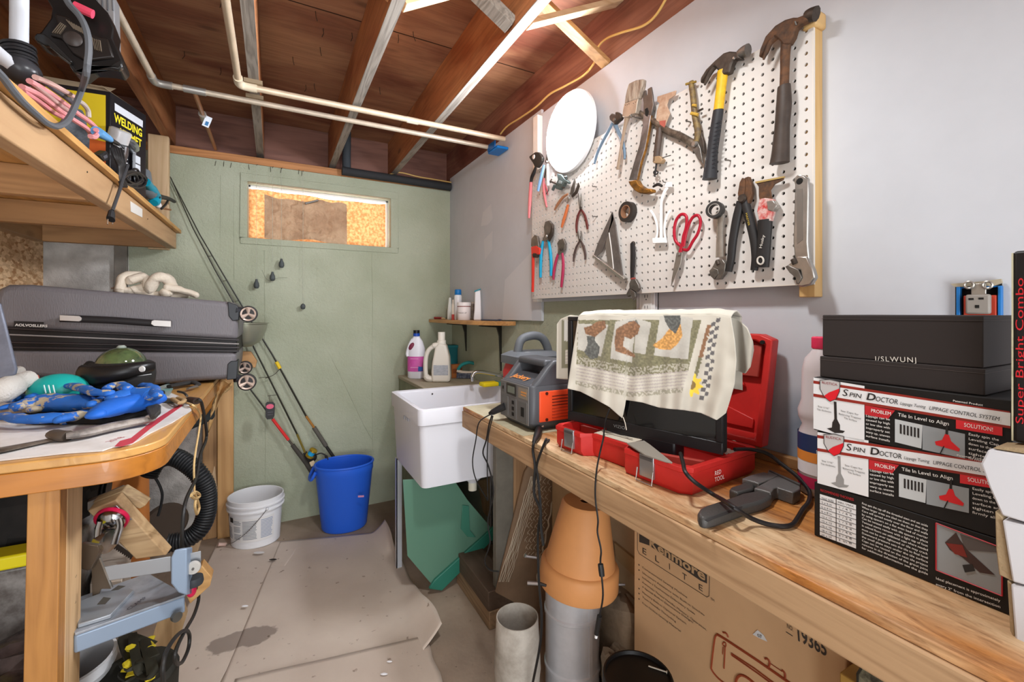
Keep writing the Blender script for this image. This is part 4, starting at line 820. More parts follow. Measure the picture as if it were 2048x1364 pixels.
MB().tube(blend([TP(x, y, .02) for x, y in ((1246, 834), (1250, 845), (1253, 860))], 4), .0012, 5).build('loose_thread', mat('d9d0bf', .9), to)
# cords around the monitor
c14 = crop(1340, 860, 6.2)
def cz(u, v, z): return PZ(*c14(u, v), z)
lp = [cz(130, 290, .955), cz(165, 420, .95), cz(190, 520, .945), cz(300, 640, .93), cz(520, 790, .905), cz(660, 870, .912), cz(800, 965, .918), cz(1000, 1090, .895), cz(1200, 1165, .886), cz(1400, 1195, .886), cz(1520, 1170, .886), cz(1590, 1080, .886), cz(1650, 980, .886), cz(1715, 900, .888), cz(1735, 800, .89), cz(1690, 700, .90), cz(1560, 560, .915), cz(1380, 420, .93), cz(1200, 290, .945), cz(1000, 240, .95), cz(800, 240, .955)]
o = MB().tube(blend(lp, 6), .0040, 8).build('looped_cord', mat('1a1718', .45)); tag(o, 'thick black cord looping from the screen across the bench over the wrench', 'cord')
th = thing('usb_cord', 'thin black cord with inline switch hanging from the screen past the clay pot', 'cord', PX(1200, 1100, .638))
P = [TP(1219, 818, .03), TP(1211, 840, .03), TP(1208, 865, .03)]+[PX(x, y, X) for x, y, X in ((1206, 880, .682), (1200, 905, .676), (1194, 935, .655), (1191, 965, .638), (1191, 1000, .638), (1196, 1040, .638), (1195, 1065, .638), (1202, 1100, .638), (1201, 1128, .638), (1206, 1190, .638), (1199, 1232, .638))]
MB().tube(blend(P, 6), .0021, 7).build('wire', mat('191818', .5), th)
a, c_ = PX(1201, 1128, .638), PX(1204, 1152, .638); MB().tube([a, (a+c_)/2, c_], [.006, .0065, .006], 10).build('inline_switch', mat('1d1c1c', .45), th)
a, c_ = PX(1199, 1232, .638), PX(1193, 1268, .638); MB().tube([a, c_], .0055, 10).build('connector', mat('1a1919', .5), th); MB().tube([c_, c_+(c_-a)*.2], .0035, 8).build('connector_tip', mat('dcdcdc', .4), th)
# =============== pipe wrench on the bench ===============
wz = .8805; pw = thing('pipe_wrench', 'heavy black adjustable wrench lying on the workbench', 'wrench', PZ(1500, 1010, wz)); M_wr = mat('4a4846', .5, .4, bump=.2, bscale=200); M_wr2 = mat('6a6866', .45, .4, bump=.2, bscale=200)
def wp(pts, z0, t, nm, m, bev=.003): return MB().prism([PZ(*c14(*q), z0) for q in pts], (0, 0, t)).build(nm, m, pw, bevel=bev)
wp([(340, 1160), (370, 1110), (440, 1070), (790, 950), (900, 905), (1040, 880), (1200, 850), (1280, 880), (1250, 960), (1130, 1020), (930, 1075), (560, 1215), (440, 1240), (365, 1220)], wz, .020, 'handle', M_wr, .006)
wp([(430, 1120), (780, 985), (900, 950), (880, 985), (560, 1100), (470, 1140)], wz+.0195, .001, 'handle_groove', mat('262525', .6), .0)
wp([(1040, 870), (1290, 730), (1370, 690), (1610, 800), (1615, 880), (1530, 930), (1480, 915), (1330, 860), (1290, 870), (1250, 930), (1160, 900)], wz, .024, 'fixed_jaw', M_wr2, .002)
wp([(730, 860), (760, 825), (870, 790), (960, 740), (1050, 800), (1030, 850), (840, 905)], wz, .020, 'adjusting_nut', M_wr, .004)
wp([(890, 745), (990, 700), (1160, 655), (1205, 670), (1225, 620), (1370, 690), (1280, 740), (1100, 810), (1050, 790)], wz+.001, .024, 'sliding_jaw', M_wr2, .002)
wp([(1225, 620), (1240, 618), (1620, 795), (1610, 812)], wz+.006, .022, 'jaw_edge', M_wr, .001)
# =============== black cartons and levelling kit boxes ===============
M_bk = mat('141110', .55); M_wht = mat('d9d8d8', .5); M_rd = mat('b5252c', .45); M_txt = mat('e6e2dc', .6); M_ink = mat('241f1e', .6); M_gry = mat('8e9294', .5)
XF = .79
def kitbox(lab, zb_, zt_, yl, mats=M_bk):
    t = thing('levelling_kit_box', lab, 'box', (.88, .3, zb_), 'stacked levelling kit boxes'); MB().box((XF, .186, zb_), (.985, yl, zt_)).build('carton', mats, t, bevel=.0015); return t
XQ = XF-.0004
def shape(pts, m, par, nm='printed_shape', X=XQ): return MB().prism([PX(x, y, X) for x, y in pts], (-.0003, 0, 0)).build(nm, m, par, shade=False)
k3 = kitbox('black box with a white size table, lowest of the stack on the bench', .8805, .9695, .4105)
shape([(1640, 988), (1712, 1010), (1712, 1097), (1640, 1070)], M_wht, k3, 'white_table')
for i in range(1, 9): y = 988+i*9.2; shape([(1640, y), (1712, y+22+i*.5), (1712, y+22.8+i*.5), (1640, y+.8)], M_ink, k3, 'table_line', XQ-.0005)
shape([(1672, 998), (1673, 998), (1673, 1083), (1672, 1083)], M_ink, k3, 'table_line', XQ-.0005)
ptext('RECOMMENDED THICKNESS', (1641, 982), (1708, 1002), 5, XQ, M_rd, k3)
ptext('TILE SIZE', (1643, 998), (1668, 1005), 4, XQ-.0006, M_ink, k3); ptext('MIN / MAX', (1676, 1006), (1708, 1015), 4, XQ-.0006, M_ink, k3)
for i in range(8): 
    y = 1006+i*9.3; ptext(('3 x 6 in', '6 x 6 in', '8 x 8 in', '12 x 12', '13 x 13', '16 x 16', '18 x 18', '24 x 24')[i], (1643, y), (1664, y+6), 4, XQ-.0006, M_ink, k3); ptext(('1 / 4 2', '1 / 4 4', '1 / 2 6', '1 / 2 8', '3 / 4 4', '3 / 4 6', '3 / 4 8', '1 in 8')[i], (1677, y+10), (1704, y+18), 4, XQ-.0006, M_ink, k3)
LN = ('First spin the cap off the threaded stem and set aside', 'When larger areas are tiled set them so that they', 'Care will spread evenly over the floor and walls', 'by using spacers on a flat even bed of mortar', 'Can be twisted easily with tile spacers in place', 'Twisted stems remove with a light tap of foot', 'In unlevel floors use additional caps where needed', 'must not be over tightened or tile may crack', 'Downward pressure sets the tile to final level', 'the small plate stays under the tile surface', 'Caps can be reused on the next tile project', 'remove in the direction of the grout joint', 'for additional information see the guide')
for i, s in enumerate(LN):
    y0 = 1008+i*7.4; ptext(s, (1724, y0), (1856, y0+46+i*.6), 4.2, XQ, M_txt, k3, 'small_print')
shape([(1872, 1046), (2004, 1096), (2004, 1192), (1872, 1140)], M_gry, k3, 'picture')
for a, c_ in (((1872, 1046), (2004, 1096)), ((2004, 1096), (2004, 1192)), ((2004, 1192), (1872, 1140)), ((1872, 1140), (1872, 1046))): MB().tube([PX(*a, XQ-.001), PX(*c_, XQ-.001)], .0008, 4).build('picture_border', M_rd, k3)
shape([(1920, 1068), (2000, 1096), (2000, 1105), (1930, 1100)], mat('5d5654', .6), k3, 'picture_shape', XQ-.0005)
shape([(1890, 1085), (1912, 1065), (1920, 1080), (1935, 1100), (1990, 1150), (1960, 1145), (1925, 1115), (1900, 1100)], mat('43302c', .6), k3, 'picture_shape', XQ-.0006)
shape([(1892, 1086), (1925, 1090), (1935, 1115), (1910, 1108)], mat('7a2a22', .6), k3, 'picture_shape', XQ-.001); shape([(1925, 1130), (1945, 1128), (1950, 1142), (1930, 1145)], mat('2c2a2a', .6), k3, 'picture_shape', XQ-.001)
ptext('Ideal placement is approximately', (1872, 1158), (2001, 1204), 5, XQ, M_txt, k3); ptext('every 2" from the intersection', (1872, 1170), (2001, 1216), 5, XQ, M_txt, k3)
def kitface(par, dx, dy, stem):
    S = lambda pts: [(x+dx, y+dy) for x, y in pts]
    shape(S([(1627, 755), (1729, 772), (1729, 885), (1627, 857)]), M_wht, par, 'white_panel')
    shape(S([(1627, 761), (2020, 823), (2020, 838), (1627, 768)]), mat('8a2a20', .5), par, 'red_stripe', XQ-.0004)
    shape(S([(1627, 767), (2021, 826), (2021, 852), (1627, 787)]), M_wht, par, 'white_band', XQ-.0007)
    shape(S([(1627, 787), (2021, 852), (2021, 857), (1627, 793)]), mat('8a2a20', .5), par, 'red_stripe', XQ-.0007)
    sh = [(1640, 760), (1660, 759), (1680, 764), (1679, 783), (1672, 798), (1660, 803), (1648, 793), (1640, 778)]
    shape(S(sh), mat('b9b4b2', .4), par, 'shield_badge', XQ-.0011); shape(S([(1648, 792), (1658, 785), (1679, 777), (1678, 785), (1672, 798), (1660, 803)]), mat('d11f2a', .4), par, 'shield_red', XQ-.0014)
    P = [PX(x+dx, y+dy, XQ-.0014) for x, y in sh]; MB().tube(P, .0006, 4, closed=True).build('shield_outline', M_ink, par)
    ptext('RIDGID', (1644+dx, 767+dy), (1675+dx, 772+dy), 5, XQ-.0016, mat('8b1d22', .5), par, bold=.02) if False else ptext('RUSTICA', (1644+dx, 767+dy), (1675+dx, 772+dy), 5, XQ-.0016, mat('8b1d22', .5), par)
    ptext('S', (1684+dx, 791+dy), (1697+dx, 793+dy), 14, XQ-.0012, M_ink, par, shear=.2); ptext('PIN', (1698+dx, 793+dy), (1724+dx, 797+dy), 9, XQ-.0012, M_ink, par, shear=.2)
    ptext('D', (1732+dx, 799+dy), (1752+dx, 802+dy), 14, XQ-.0012, M_ink, par, shear=.2, bold=.02); ptext('OCTOR', (1751+dx, 802+dy), (1796+dx, 809+dy), 10, XQ-.0012, M_ink, par, shear=.2)
    ptext('Lippage Tuning', (1800+dx, 809+dy), (1852+dx, 817+dy), 6, XQ-.0012, M_ink, par, shear=.3); ptext('LIPPAGE CONTROL SYSTEM', (1858+dx, 819+dy), (2000+dx, 842+dy), 7.5, XQ-.0012, M_ink, par, shear=.2)
    m_ = mat('2a2523', .5) if stem else mat('8c8a88', .5)
    shape(S([(1668, 803), (1673, 804), (1674, 838), (1680, 850), (1680, 860), (1690, 862), (1686, 866), (1670, 866), (1654, 857), (1664, 855), (1665, 845), (1669, 838)]), m_, par, 'stem_drawing', XQ-.0004)
    for i, (s, a) in enumerate((('Size 1/16"', (1636, 814, 1659, 819)), ('Tile thickness', (1634, 820, 1663, 826)), ('See Caps for', (1682, 823, 1718, 831)), ('Balancing Trapped', (1678, 829, 1722, 839)), ('Tile Surface', (1688, 837, 1714, 844)))):
        ptext(s, (a[0]+dx, a[1]+dy), (a[2]+dx, a[3]+dy), 3.6, XQ-.0005, mat('5d5854', .6), par, 'small_print')
    shape(S([(1730, 810), (1790, 821), (1776, 838), (1730, 829)]), M_rd, par, 'red_tab', XQ-.0004); ptext('PROBLEM', (1742+dx, 824+dy), (1782+dx, 831+dy), 7, XQ-.0008, M_txt, par)
    ptext('Tile In Level to Align', (1796+dx, 832+dy), (1898+dx, 851+dy), 7, XQ-.0004, M_txt, par)
    for i, s in enumerate(('Lippage can be', 'caused by high', 'or low tiles with', 'improperly set', 'warp up, uneven', 'surface installs')):
        ptext(s, (1732+dx, 833+dy+i*8), (1780+dx, 841+dy+i*8.6), 4.5, XQ-.0004, M_txt, par, 'small_print')
    shape(S([(1790, 838), (1845, 850), (1843, 897), (1790, 884)]), mat('b9bcbc', .5), par, 'tile_picture', XQ-.0004)
    for i in range(6): x = 1800+i*7; shape(S([(x, 848+i*1.6), (x+3.5, 849+i*1.6), (x+3.5, 868+i*1.6), (x, 867+i*1.6)]), M_ink, par, 'tile_bar', XQ-.0008)
    shape(S([(1845, 850), (1930, 868), (1930, 917), (1845, 899)]), M_gry, par, 'picture', XQ-.0004)
    shape(S([(1890, 868), (1898, 870), (1902, 882), (1920, 898), (1918, 903), (1872, 890), (1870, 883), (1884, 880)]), mat('d02226', .4), par, 'red_cap_picture', XQ-.0008); shape(S([(1892, 852), (1896, 852), (1896, 869), (1891, 868)]), M_ink, par, 'stem_picture', XQ-.0009)
    MB().tube([PX(1888+dx, 892+dy, XQ-.001), PX(1884+dx, 900+dy, XQ-.001), PX(1880+dx, 908+dy, XQ-.001)], .0006, 4).build('wire_picture', M_ink, par)
    shape(S([(1912, 838), (2005, 852), (2005, 872), (1912, 857)]), mat('d02a30', .45), par, 'red_tab', XQ-.0006); ptext('SOLUTION!', (1928+dx, 853+dy), (1986+dx, 863+dy), 8, XQ-.001, M_txt, par)
    for i, s in enumerate(('Easily spin the', 'Leveling Cap', 'down to the tile', 'surface and', 'tighten to', 'firmly align')):
        ptext(s, (1937+dx, 870+dy+i*9.5), (1998+dx, 882+dy+i*10), 5.2, XQ-.0004, M_txt, par, 'small_print')
    ptext('Patented Product', (1906+dx, 803+dy), (1966+dx, 812+dy), 4, XQ-.0004, M_txt, par, 'small_print')
k2 = kitbox('kit box with red shield badge and a pale grey stem picture, middle of the stack', .970, 1.0545, .4065)
kitface(k2, 8, 109, False)
k1 = kitbox('kit box with red shield badge and a black stem picture, third from the bottom', 1.055, 1.143, .4115)
kitface(k1, 0, 0, True)
M_br = mat('2a2321', .7); 
g1 = thing('dark_gift_box', 'plain dark brown box, topmost of the stack by the wall box', 'box', (.88, .3, 1.178), 'dark brown boxes on the kit boxes')
MB().box((.80, .214, 1.1785), (.96, .403, 1.246)).build('carton', M_br, g1, bevel=.0015)
ptext('J/SLWUNJ', (1750, 722), (1834, 725), 10, .7994, mat('c9c2b8', .5), g1, space=1.2)
MB().box((.799, .213, 1.2395), (.961, .404, 1.2400)).build('lid_seam', mat('4a4240', .6), g1)
g2 = thing('dark_gift_box', 'plain dark brown box under the topmost one of the stack', 'box', (.88, .3, 1.1435), 'dark brown boxes on the kit boxes')
MB().box((.798, .212, 1.1435), (.965, .406, 1.178)).build('carton', M_br, g2, bevel=.0015); MB().box((.7975, .2115, 1.172), (.9655, .4065, 1.1723)).build('lid_seam', mat('5a504c', .6), g2)
# translucent jug with pink cap
jc = Vector((.985, .497, .8805)); jg = thing('cleaner_jug', 'clear jug with pink cap and blue orange label behind the boxes', 'jug', jc)
M_cl = mat('c9bfc0', .3)
MB().lathe([(.034, 0), (.040, .005), (.041, .10), (.040, .125), (.034, .14), (.041, .155), (.042, .17), (.036, .19), (.035, .25), (.030, .275), (.017, .292), (.015, .298)], jc, n=28).build('jug_body', M_cl, jg, ang=50)
MB().lathe([(.017, .296), (.018, .298), (.018, .318), (.016, .32)], jc, n=20).build('cap', mat('e2385e', .4), jg)
MB().lathe([(.0415, .045), (.0418, .10)], jc, n=28, caps=False).build('label_wrap', mat('e3e0e2', .5), jg); MB().lathe([(.0420, .09), (.0422, .125)], jc, n=28, caps=False).build('navy_band', mat('26365e', .5), jg); MB().lathe([(.0421, .070), (.0423, .09)], jc, n=28, caps=False).build('orange_band', mat('dd8a3c', .5), jg); MB().lathe([(.0417, .018), (.042, .040)], jc, n=28, caps=False).build('crimson_band', mat('b3264c', .5), jg)
a = jc+Vector((-.043*.80, -.043*.60+.03, .098)); textmesh('WATER', PX(1612, 905, .945), PX(1634, 909, .945)-PX(1612, 905, .945), (0, 0, 1), .012, M_txt, jg, width=.024)
# white cartons at the right edge
XC = .742; M_wc = mat('cdcdd1', .7)
def carton(lab, pts, flap=None):
    P = [PX(x, y, XC) for x, y in pts]; lo = min(p.z for p in P); t = thing('white_carton', lab, 'carton', (XC+.02, P[0].y, lo), 'white cartons at the right end'); MB().prism(P, (.038, 0, 0)).build('carton_body', M_wc, t, bevel=.002)
    if flap: MB().prism([PX(x, y, XC+.003) for x, y in flap], (.037, 0, 0)).build('cardboard_edge', mat('a08a6a', .8, bump=.4, bscale=200), t, bevel=.001)
    return t
carton('white carton with a slanted side, bottommost of the right edge stack', [(2021, 1168), (2100, 1185), (2100, 1345), (2030, 1281)], [(2014, 1160), (2024, 1168), (2030, 1281), (2020, 1262)])
carton('white carton in the middle of the right edge stack', [(2004, 1040), (2100, 1062), (2100, 1184), (2024, 1164)], [(1990, 1022), (2005, 1035), (2018, 1120), (2026, 1163), (1998, 1150), (1992, 1100)])
carton('white open tray on top of the right edge stack', [(1961, 927), (1976, 899), (2100, 918), (2100, 1060), (2003, 1031), (1978, 975)], [(1993, 893), (2100, 900), (2100, 916), (1984, 897)])
bk = thing('black_carton', 'black upright carton with red vertical lettering at the right edge', 'carton', (.80, .15, 1.09))
a = PX(2026, 560, .765); MB().box((.765, .06, 1.098), (.80, a.y, 1.322)).build('carton_body', mat('171313', .45), bk, bevel=.003)
textmesh('Super Bright Combo', (.7645, a.y-.0085, 1.12), (0, 0, 1), (0, 1, 0), .009, mat('c01f28', .5), bk, width=.17)
MB().box((.766, a.y, 1.099), (.799, a.y+.0015, 1.32)).build('paper_edge', mat('b9b295', .7), bk)
# =============== under the bench ===============
XK = .95; kb = thing('sewing_machine_box', 'large brown cardboard box with a machine drawing under the bench', 'box', (1.02, .72, 0))
M_crd = mat('c49f78', .75, var=.05, vscale=4); MB().box((XK, .437, 0), (1.09, .996, .63)).build('carton', M_crd, kb, bevel=.003)
c6 = crop(1180, 1040, 4.21); X6 = XK-.0006
def s6(pts, m, nm, X=X6, cr=c6): return MB().prism([PX(*cr(*q), X) for q in pts], (-.0003, 0, 0)).build(nm, m, kb, shade=False)
M_bi = mat('3b342f', .7)
s6([(415, 40), (985, 395), (985, 535), (930, 510), (500, 215), (415, 185)], M_bi, 'logo_band')
ptext('Kenmore', c6(497, 215), c6(972, 512), 17, X6-.0006, mat('b3926c', .7), kb, bold=.03)
for i, ch in enumerate('ELITE'):
    u0 = (438, 545, 665, 778, 912)[i]; v0 = (275, 340, 412, 490, 580)[i]; ptext(ch, c6(u0, v0), c6(u0+(10 if ch == 'I' else 38), v0+(6 if ch == 'I' else 24)), 12, X6, M_bi, kb)
P = [PX(*c6(*q), X6-.0003) for q in ((400, 20), (400, 250), (415, 285), (985, 650), (1003, 640), (1008, 420))]; MB().tube(P, .0007, 4).build('logo_outline', M_bi, kb)
LN = (('Computerized Sewing Machine', 390, 820, 660), ('Ultrasmart Assistance with Built-in Stitches', 435, 965, 810), ('Includes a Touchscreen Embroidery Guide', 475, 885, 800), ('Automatic Thread Needle, Memory, Operation,', 515, 985, 935), ('4 Special Built-in Decorative Designs', 555, 870, 870), ('Memory Built-in Optional System', 600, 810, 880), ('Twin Needle Threading', 640, 725, 865), ('Free Online Sewing Material', 690, 765, 945))
for s, v0, u1, v1 in LN: ptext(s, c6(440, v0+12), c6(u1, v1), 3.6, X6, M_bi, kb, 'small_print')
for v in (378, 422, 500, 578, 620, 665): q = PX(*c6(413, v), X6); MB().lathe([(.0022, 0), (.0022, .0004)], q, (-1, 0, 0), 8).build('bullet_dot', M_bi, kb)
ptext('TM', c6(1015, 670), c6(1048, 690), 5, X6, M_bi, kb)
cw = crop(1400, 1130, 5.12)
ptext('19365', cw(985, 760), cw(1300, 935), 26, X6, M_bi, kb, bold=.02); ptext('NO.', cw(890, 640), cw(955, 680), 9, X6, M_bi, kb)
P = [PX(*cw(*q), X6-.0002) for q in ((880, 685), (948, 728))]; MB().tube(P, .0008, 4).build('underline', M_bi, kb)
M_ro = mat('8a3d20', .7)
def draw(pts, r, cr=cw, sm=True): P = [PX(*cr(*q), X6-.0003) for q in pts]; MB().tube(blend(P, 5) if sm else P, r, 5).build('machine_drawing', M_ro, kb)
draw([(175, 715), (150, 760), (118, 1020), (120, 1070), (160, 1130), (230, 1195), (420, 1330)], .0022); draw([(175, 710), (260, 760), (600, 985), (880, 1180), (1000, 1260)], .0030); draw([(330, 910), (560, 1060), (740, 1195), (900, 1300)], .0018, sm=False); draw([(335, 930), (600, 1115), (850, 1300)], .0018, sm=False)
draw([(330, 905), (325, 920), (335, 932)], .0018); draw([(665, 960), (690, 960), (715, 1000), (700, 1050)], .0022); draw([(715, 1005), (840, 1090)], .0010); draw([(840, 1075), (870, 1110), (870, 1170)], .0022); draw([(235, 690), (270, 700), (290, 740)], .0020)
draw([(245, 790), (265, 800), (265, 830), (245, 830), (232, 810), (245, 790)], .0014); draw([(258, 840), (246, 1060)], .0015, sm=False); draw([(238, 840), (232, 915)], .0010, sm=False)
draw([(370, 1260), (370, 1180), (400, 1135), (450, 1135), (520, 1180), (600, 1260), (640, 1330)], .0030)
s6([(540, 710), (590, 665), (650, 715), (690, 785), (600, 745)], mat('c9cacc', .5), 'torn_label', X6-.0004, cw); ptext('07', cw(592, 735), cw(640, 752), 6, X6-.0008, M_ink, kb)
# small yellowish box to the right
X7 = .90; yb2 = thing('small_patterned_box', 'small ochre box with a framed picture beside the brown carton', 'box', (.95, .3, .0)); MB().box((X7, .16, 0), (1.05, .425, .60)).build('carton', mat('a8823e', .6), yb2, bevel=.002)
P = [(1715, 1348), (1725, 1332), (1740, 1322), (1810, 1372), (1810, 1420), (1716, 1420)]; MB().prism([PX(x, y, X7-.0005) for x, y in P], (-.0004, 0, 0)).build('picture', mat('7d7862', .6, c2='3a352b', vscale=60), yb2, shade=False)
MB().tube([PX(x, y, X7-.001) for x, y in P], .0022, 5, closed=True).build('picture_frame_line', mat('2a251c', .6), yb2)
# terracotta pot upside down, duct, fabric duct
pc = Vector((.864, 1.158, .378)); ptm = thing('clay_pot', 'terracotta coloured plant pot upside down on a steel duct', 'pot', pc)
M_pot = mat('d2925a', .55, var=.06, vscale=5)
tilt = rx(3) @ ry(4); axp = tilt @ Vector((0, 0, 1))
MB().lathe([(.112, .004), (.124, 0), (.127, .006), (.124, .066), (.118, .074), (.112, .076), (.075, .258), (.069, .266), (.018, .268), (.018, .262), (.066, .258), (.106, .07), (.112, .004)], pc, axp, 48, caps=False).build('pot', M_pot, ptm, ang=40)
MB().lathe([(.0, .258), (.018, .258)], pc, axp, 24, caps=False).build('drain_hole', M_dark, ptm)
dc_ = Vector((.846, 1.165, 0)); dt = thing('steel_duct', 'galvanized steel duct standing under the clay pot', 'duct', dc_)
M_gal = mat('c6c6ca', .38, .4, bump=.1, bscale=40, var=.1)
pf = [(.086, .0)]
for z in (.13, .30): pf += [(.086, z-.008), (.090, z-.004), (.090, z+.004), (.086, z+.008)]
pf += [(.086, .376), (.083, .376), (.083, 0)]
MB().lathe(pf, dc_, n=40, caps=False).build('duct_tube', M_gal, dt, ang=30)
q = Vector((CS, -SN, 0)); s0 = dc_+Vector((SN, CS, 0))*(-.02)
MB().box((dc_.x+.0, dc_.y-.0885, .01), (dc_.x+.012, dc_.y-.0855, .37)).build('lock_seam', M_gal, dt)
rd = thing('threaded_rod', 'steel rod lying across the duct below the clay pot rim', 'rod', (.86, 1.16, .377))
MB().tube([PD(1055, 1166, 1.34), PD(1078, 1167, 1.335)], .0055, 10).tube([PD(1226, 1169, 1.42), PD(1250, 1169, 1.42)], .004, 10).build('rod', mat('c2c2c4', .3, .9), rd)
MB().tube([PD(1078, 1167, 1.335), PD(1092, 1171, 1.34)], [.006, .004], 8).build('rod_end', mat('4a4a4a', .4, .8), rd)
o = MB().tube([PD(1051, 1112, 1.5), PD(1078, 1116, 1.5)], .0048, 10).tube([PD(1050, 1111, 1.5), PD(1052, 1112, 1.5)], .0062, 10).build('steel_pin', mat('b5b5b8', .3, .9)); tag(o, 'short steel pin sticking out behind the left of the clay pot', 'pin')
fc = Vector((.655, 1.185, 0)); fd = thing('grey_vent_hose', 'dirty pale grey vent tube standing open beside the steel duct', 'duct', fc)
pf = [(.062, 0), (.064, .05), (.067, .10), (.069, .15), (.072, .17), (.070, .20), (.068, .25), (.065, .30), (.064, .322), (.061, .322), (.060, .10), (.058, .05)]
b = MB(); b.lathe(pf, fc, n=40, caps=False); 
for p in b.v: 
    k = 1+.03*noise.noise(Vector((p.x*14, p.y*14, p.z*18))); p.x = fc.x+(p.x-fc.x)*k; p.y = fc.y+(p.y-fc.y)*k
b.build('hose_wall', mat('b5aea4', .75, bump=.3, bscale=30, c2='8f877c', vscale=9), fd, ang=60); MB().lathe([(.0, .06), (.059, .06)], fc, n=30, caps=False).build('inner_bottom', mat('3a342e', .9), fd)
bc = Vector((.795, .82, 0)); bn = thing('black_lidded_bucket', 'dark bucket with flat black lid under the bench front', 'bucket', bc)
MB().lathe([(.068, 0), (.078, .335), (.074, .335), (.065, .01)], bc, n=36, caps=False).build('bucket', mat('9a958c', .4), bn, ang=40)
MB().lathe([(.0, .342), (.078, .342), (.080, .350), (.084, .350), (.086, .345), (.086, .325), (.081, .325)], bc, n=40, caps=False).build('lid', mat('141212', .4), bn, ang=40)
sc = thing('loose_screw', 'pale steel screw lying on the black bucket lid', 'screw', PZ(1315, 1342, .346)); a, c_ = PZ(1297, 1332, .3455), PZ(1333, 1344, .3455); MB().tube([a, c_], .0019, 8).build('shank', mat('c9c2b4', .35, .6), sc); MB().tube([c_, c_+(c_-a).normalized()*.002], .0042, 10).build('head', mat('c9c2b4', .35, .6), sc)
# crumpled kraft bags behind
def crumple(name, lab, lo, hi, c, c2, seed, cat='paper'):
    lo, hi = Vector(lo), Vector(hi); ce_ = (lo+hi)/2; h_ = (hi-lo)/2; b = MB(); b.ball((0, 0, 0), 1.0, 28, 18)
    vs = []
    for p in b.v:
        d = p.normalized(); k = 1/max(abs(d.x), abs(d.y), abs(d.z))**.75; q = d*k; q += d*.22*noise.fractal(d*2.2+Vector((seed, 0, 0)), .6, 2.1, 4)
        q = Vector((max(-1, min(1, q.x)), max(-1, min(1, q.y)), max(-1, min(1, q.z)))); vs.append(Vector((ce_.x+q.x*h_.x, ce_.y+q.y*h_.y, ce_.z+q.z*h_.z)))
    b.v = vs; o = b.build(name, mat(c, .85, c2=c2, vscale=12, bump=.3, bscale=25), ang=25); tag(o, lab, cat); return o
crumple('kraft_bag', 'crumpled grey brown paper bag behind the steel duct', (.95, 1.02, 0), (1.09, 1.28, .33), '9c8973', '7d6c5a', 3.3, 'bag')
crumple('cement_bag', 'pale paper bag slumped left of the brown carton', (.90, 1.0, 0), (1.0, 1.10, .20), 'a79a88', '8e8070', 8.1, 'bag')
o = MB().box((1.03, 1.005, .0), (1.05, 1.56, .56)).build('cardboard_sheet', mat('b29674', .8, var=.08)); tag(o, 'flat tan cardboard sheet against the wall behind the clay pot', 'cardboard')
o = MB().prism([PX(x, y, 1.02) for x, y in ((1228, 1085), (1268, 1118), (1268, 1152), (1232, 1118))], (.009, 0, 0)).build('tape_strip_board', mat('a88a62', .7)); tag(o, 'short wooden slat leaning by the cardboard behind the pot', 'board')
# blocks, netted board, scrap
for i, (lab, bx0, bx1, c) in enumerate((('light timber offcut, lower of the two by the sink', (.745, 1.575, 0), (.86, 1.93, .072), '9c7f60'), ('dark timber offcut, upper of the two by the sink', (.742, 1.578, .0725), (.858, 1.90, .150), '5c4a3c'))):
    o = MB().box(bx0, bx1).build('timber_offcut', wood(c, '4a382a', 'y', 1, .7, .2, .5), bevel=.003); tag(o, lab, 'timber', 'timber offcuts under the bench')
nb = thing('netted_board', 'brown board tangled with pale netting leaning under the bench', 'board', (.84, 1.56, .15))
q = [(992, 1185), (1050, 945), (1062, 925), (1128, 958), (1120, 1175), (1085, 1235)]
bq = [PY(x, y, 1.570) for x, y in q]; MB().prism(bq, (0, .008, 0)).build('board', mat('927860', .7, var=.15), nb)
net = MB(); cn = crop(900, 880, 4.546)
def np_(u, v, d=1.566): return PY(*cn(u, v), d)
for r_ in range(11):
    for cc in range(5):
        u = 740+cc*36-r_*7+(16 if r_ % 2 else 0)+ random.uniform(-5, 5); v = 380+r_*66+random.uniform(-6, 6)
        if u < 960-r_*8: net.tube([np_(u, v), np_(u+20, v+28)], .0012, 4).tube([np_(u, v), np_(u+24, v-26)], .0012, 4).tube([np_(u, v), np_(u-3, v+20)], .0011, 4)
for s_ in range(7):
    P = [np_(735-s_*-6+random.uniform(-6, 6)-(v-330)*.30+s_*9, v) for v in range(330, 1350, 60)]; net.tube(blend(P, 3), .0022 if s_ < 3 else .0014, 5)
P = [np_(960-(v-430)*.20+8*math.sin(v*.05), v) for v in range(430, 1300, 50)]; net.tube(blend(P, 3), .0042, 5, flat=((0, 1, 0), .3))
o = net.build('netting', mat('c9baa4', .8), nb); o['kind'] = 'stuff'
o = MB().prism([PX(x, y, 1.06) for x, y in ((955, 962), (997, 950), (999, 1062), (966, 1023))], (.03, 0, 0)).build('plywood_scrap', wood('b39a74', '8a6e4c', 'z', 1, .7, .3)); tag(o, 'plywood scrap against the wall below the sink drain', 'board')
gs = thing('green_plastic_sheet', 'translucent green plastic tray leaning under the laundry sink', 'tray', (.65, 1.9, 0))
m, N, L, B = nt('green_plastic'); B.inputs['Base Color'].default_value = lin('6f9c85'); B.inputs['Roughness'].default_value = .35; B.inputs['Transmission Weight'].default_value = .35
P = [PY(x, y, 1.90) for x, y in ((806, 955), (905, 955), (935, 1000), (988, 1062), (884, 1172), (866, 1172), (815, 1112))]
for p in P: p.z = max(.002, min(.53, p.z))
MB().prism(P, (0, .006, 0)).build('tray_face', m, gs, bevel=.001)
P = [PY(x, y, 1.885) for x, y in ((990, 1052), (1000, 1066), (884, 1182), (858, 1178), (870, 1160))]
for p in P: p.z = max(.001, p.z)
MB().prism(P, (0, .014, 0)).build('tray_lip', mat('2f7361', .35), gs, bevel=.003)
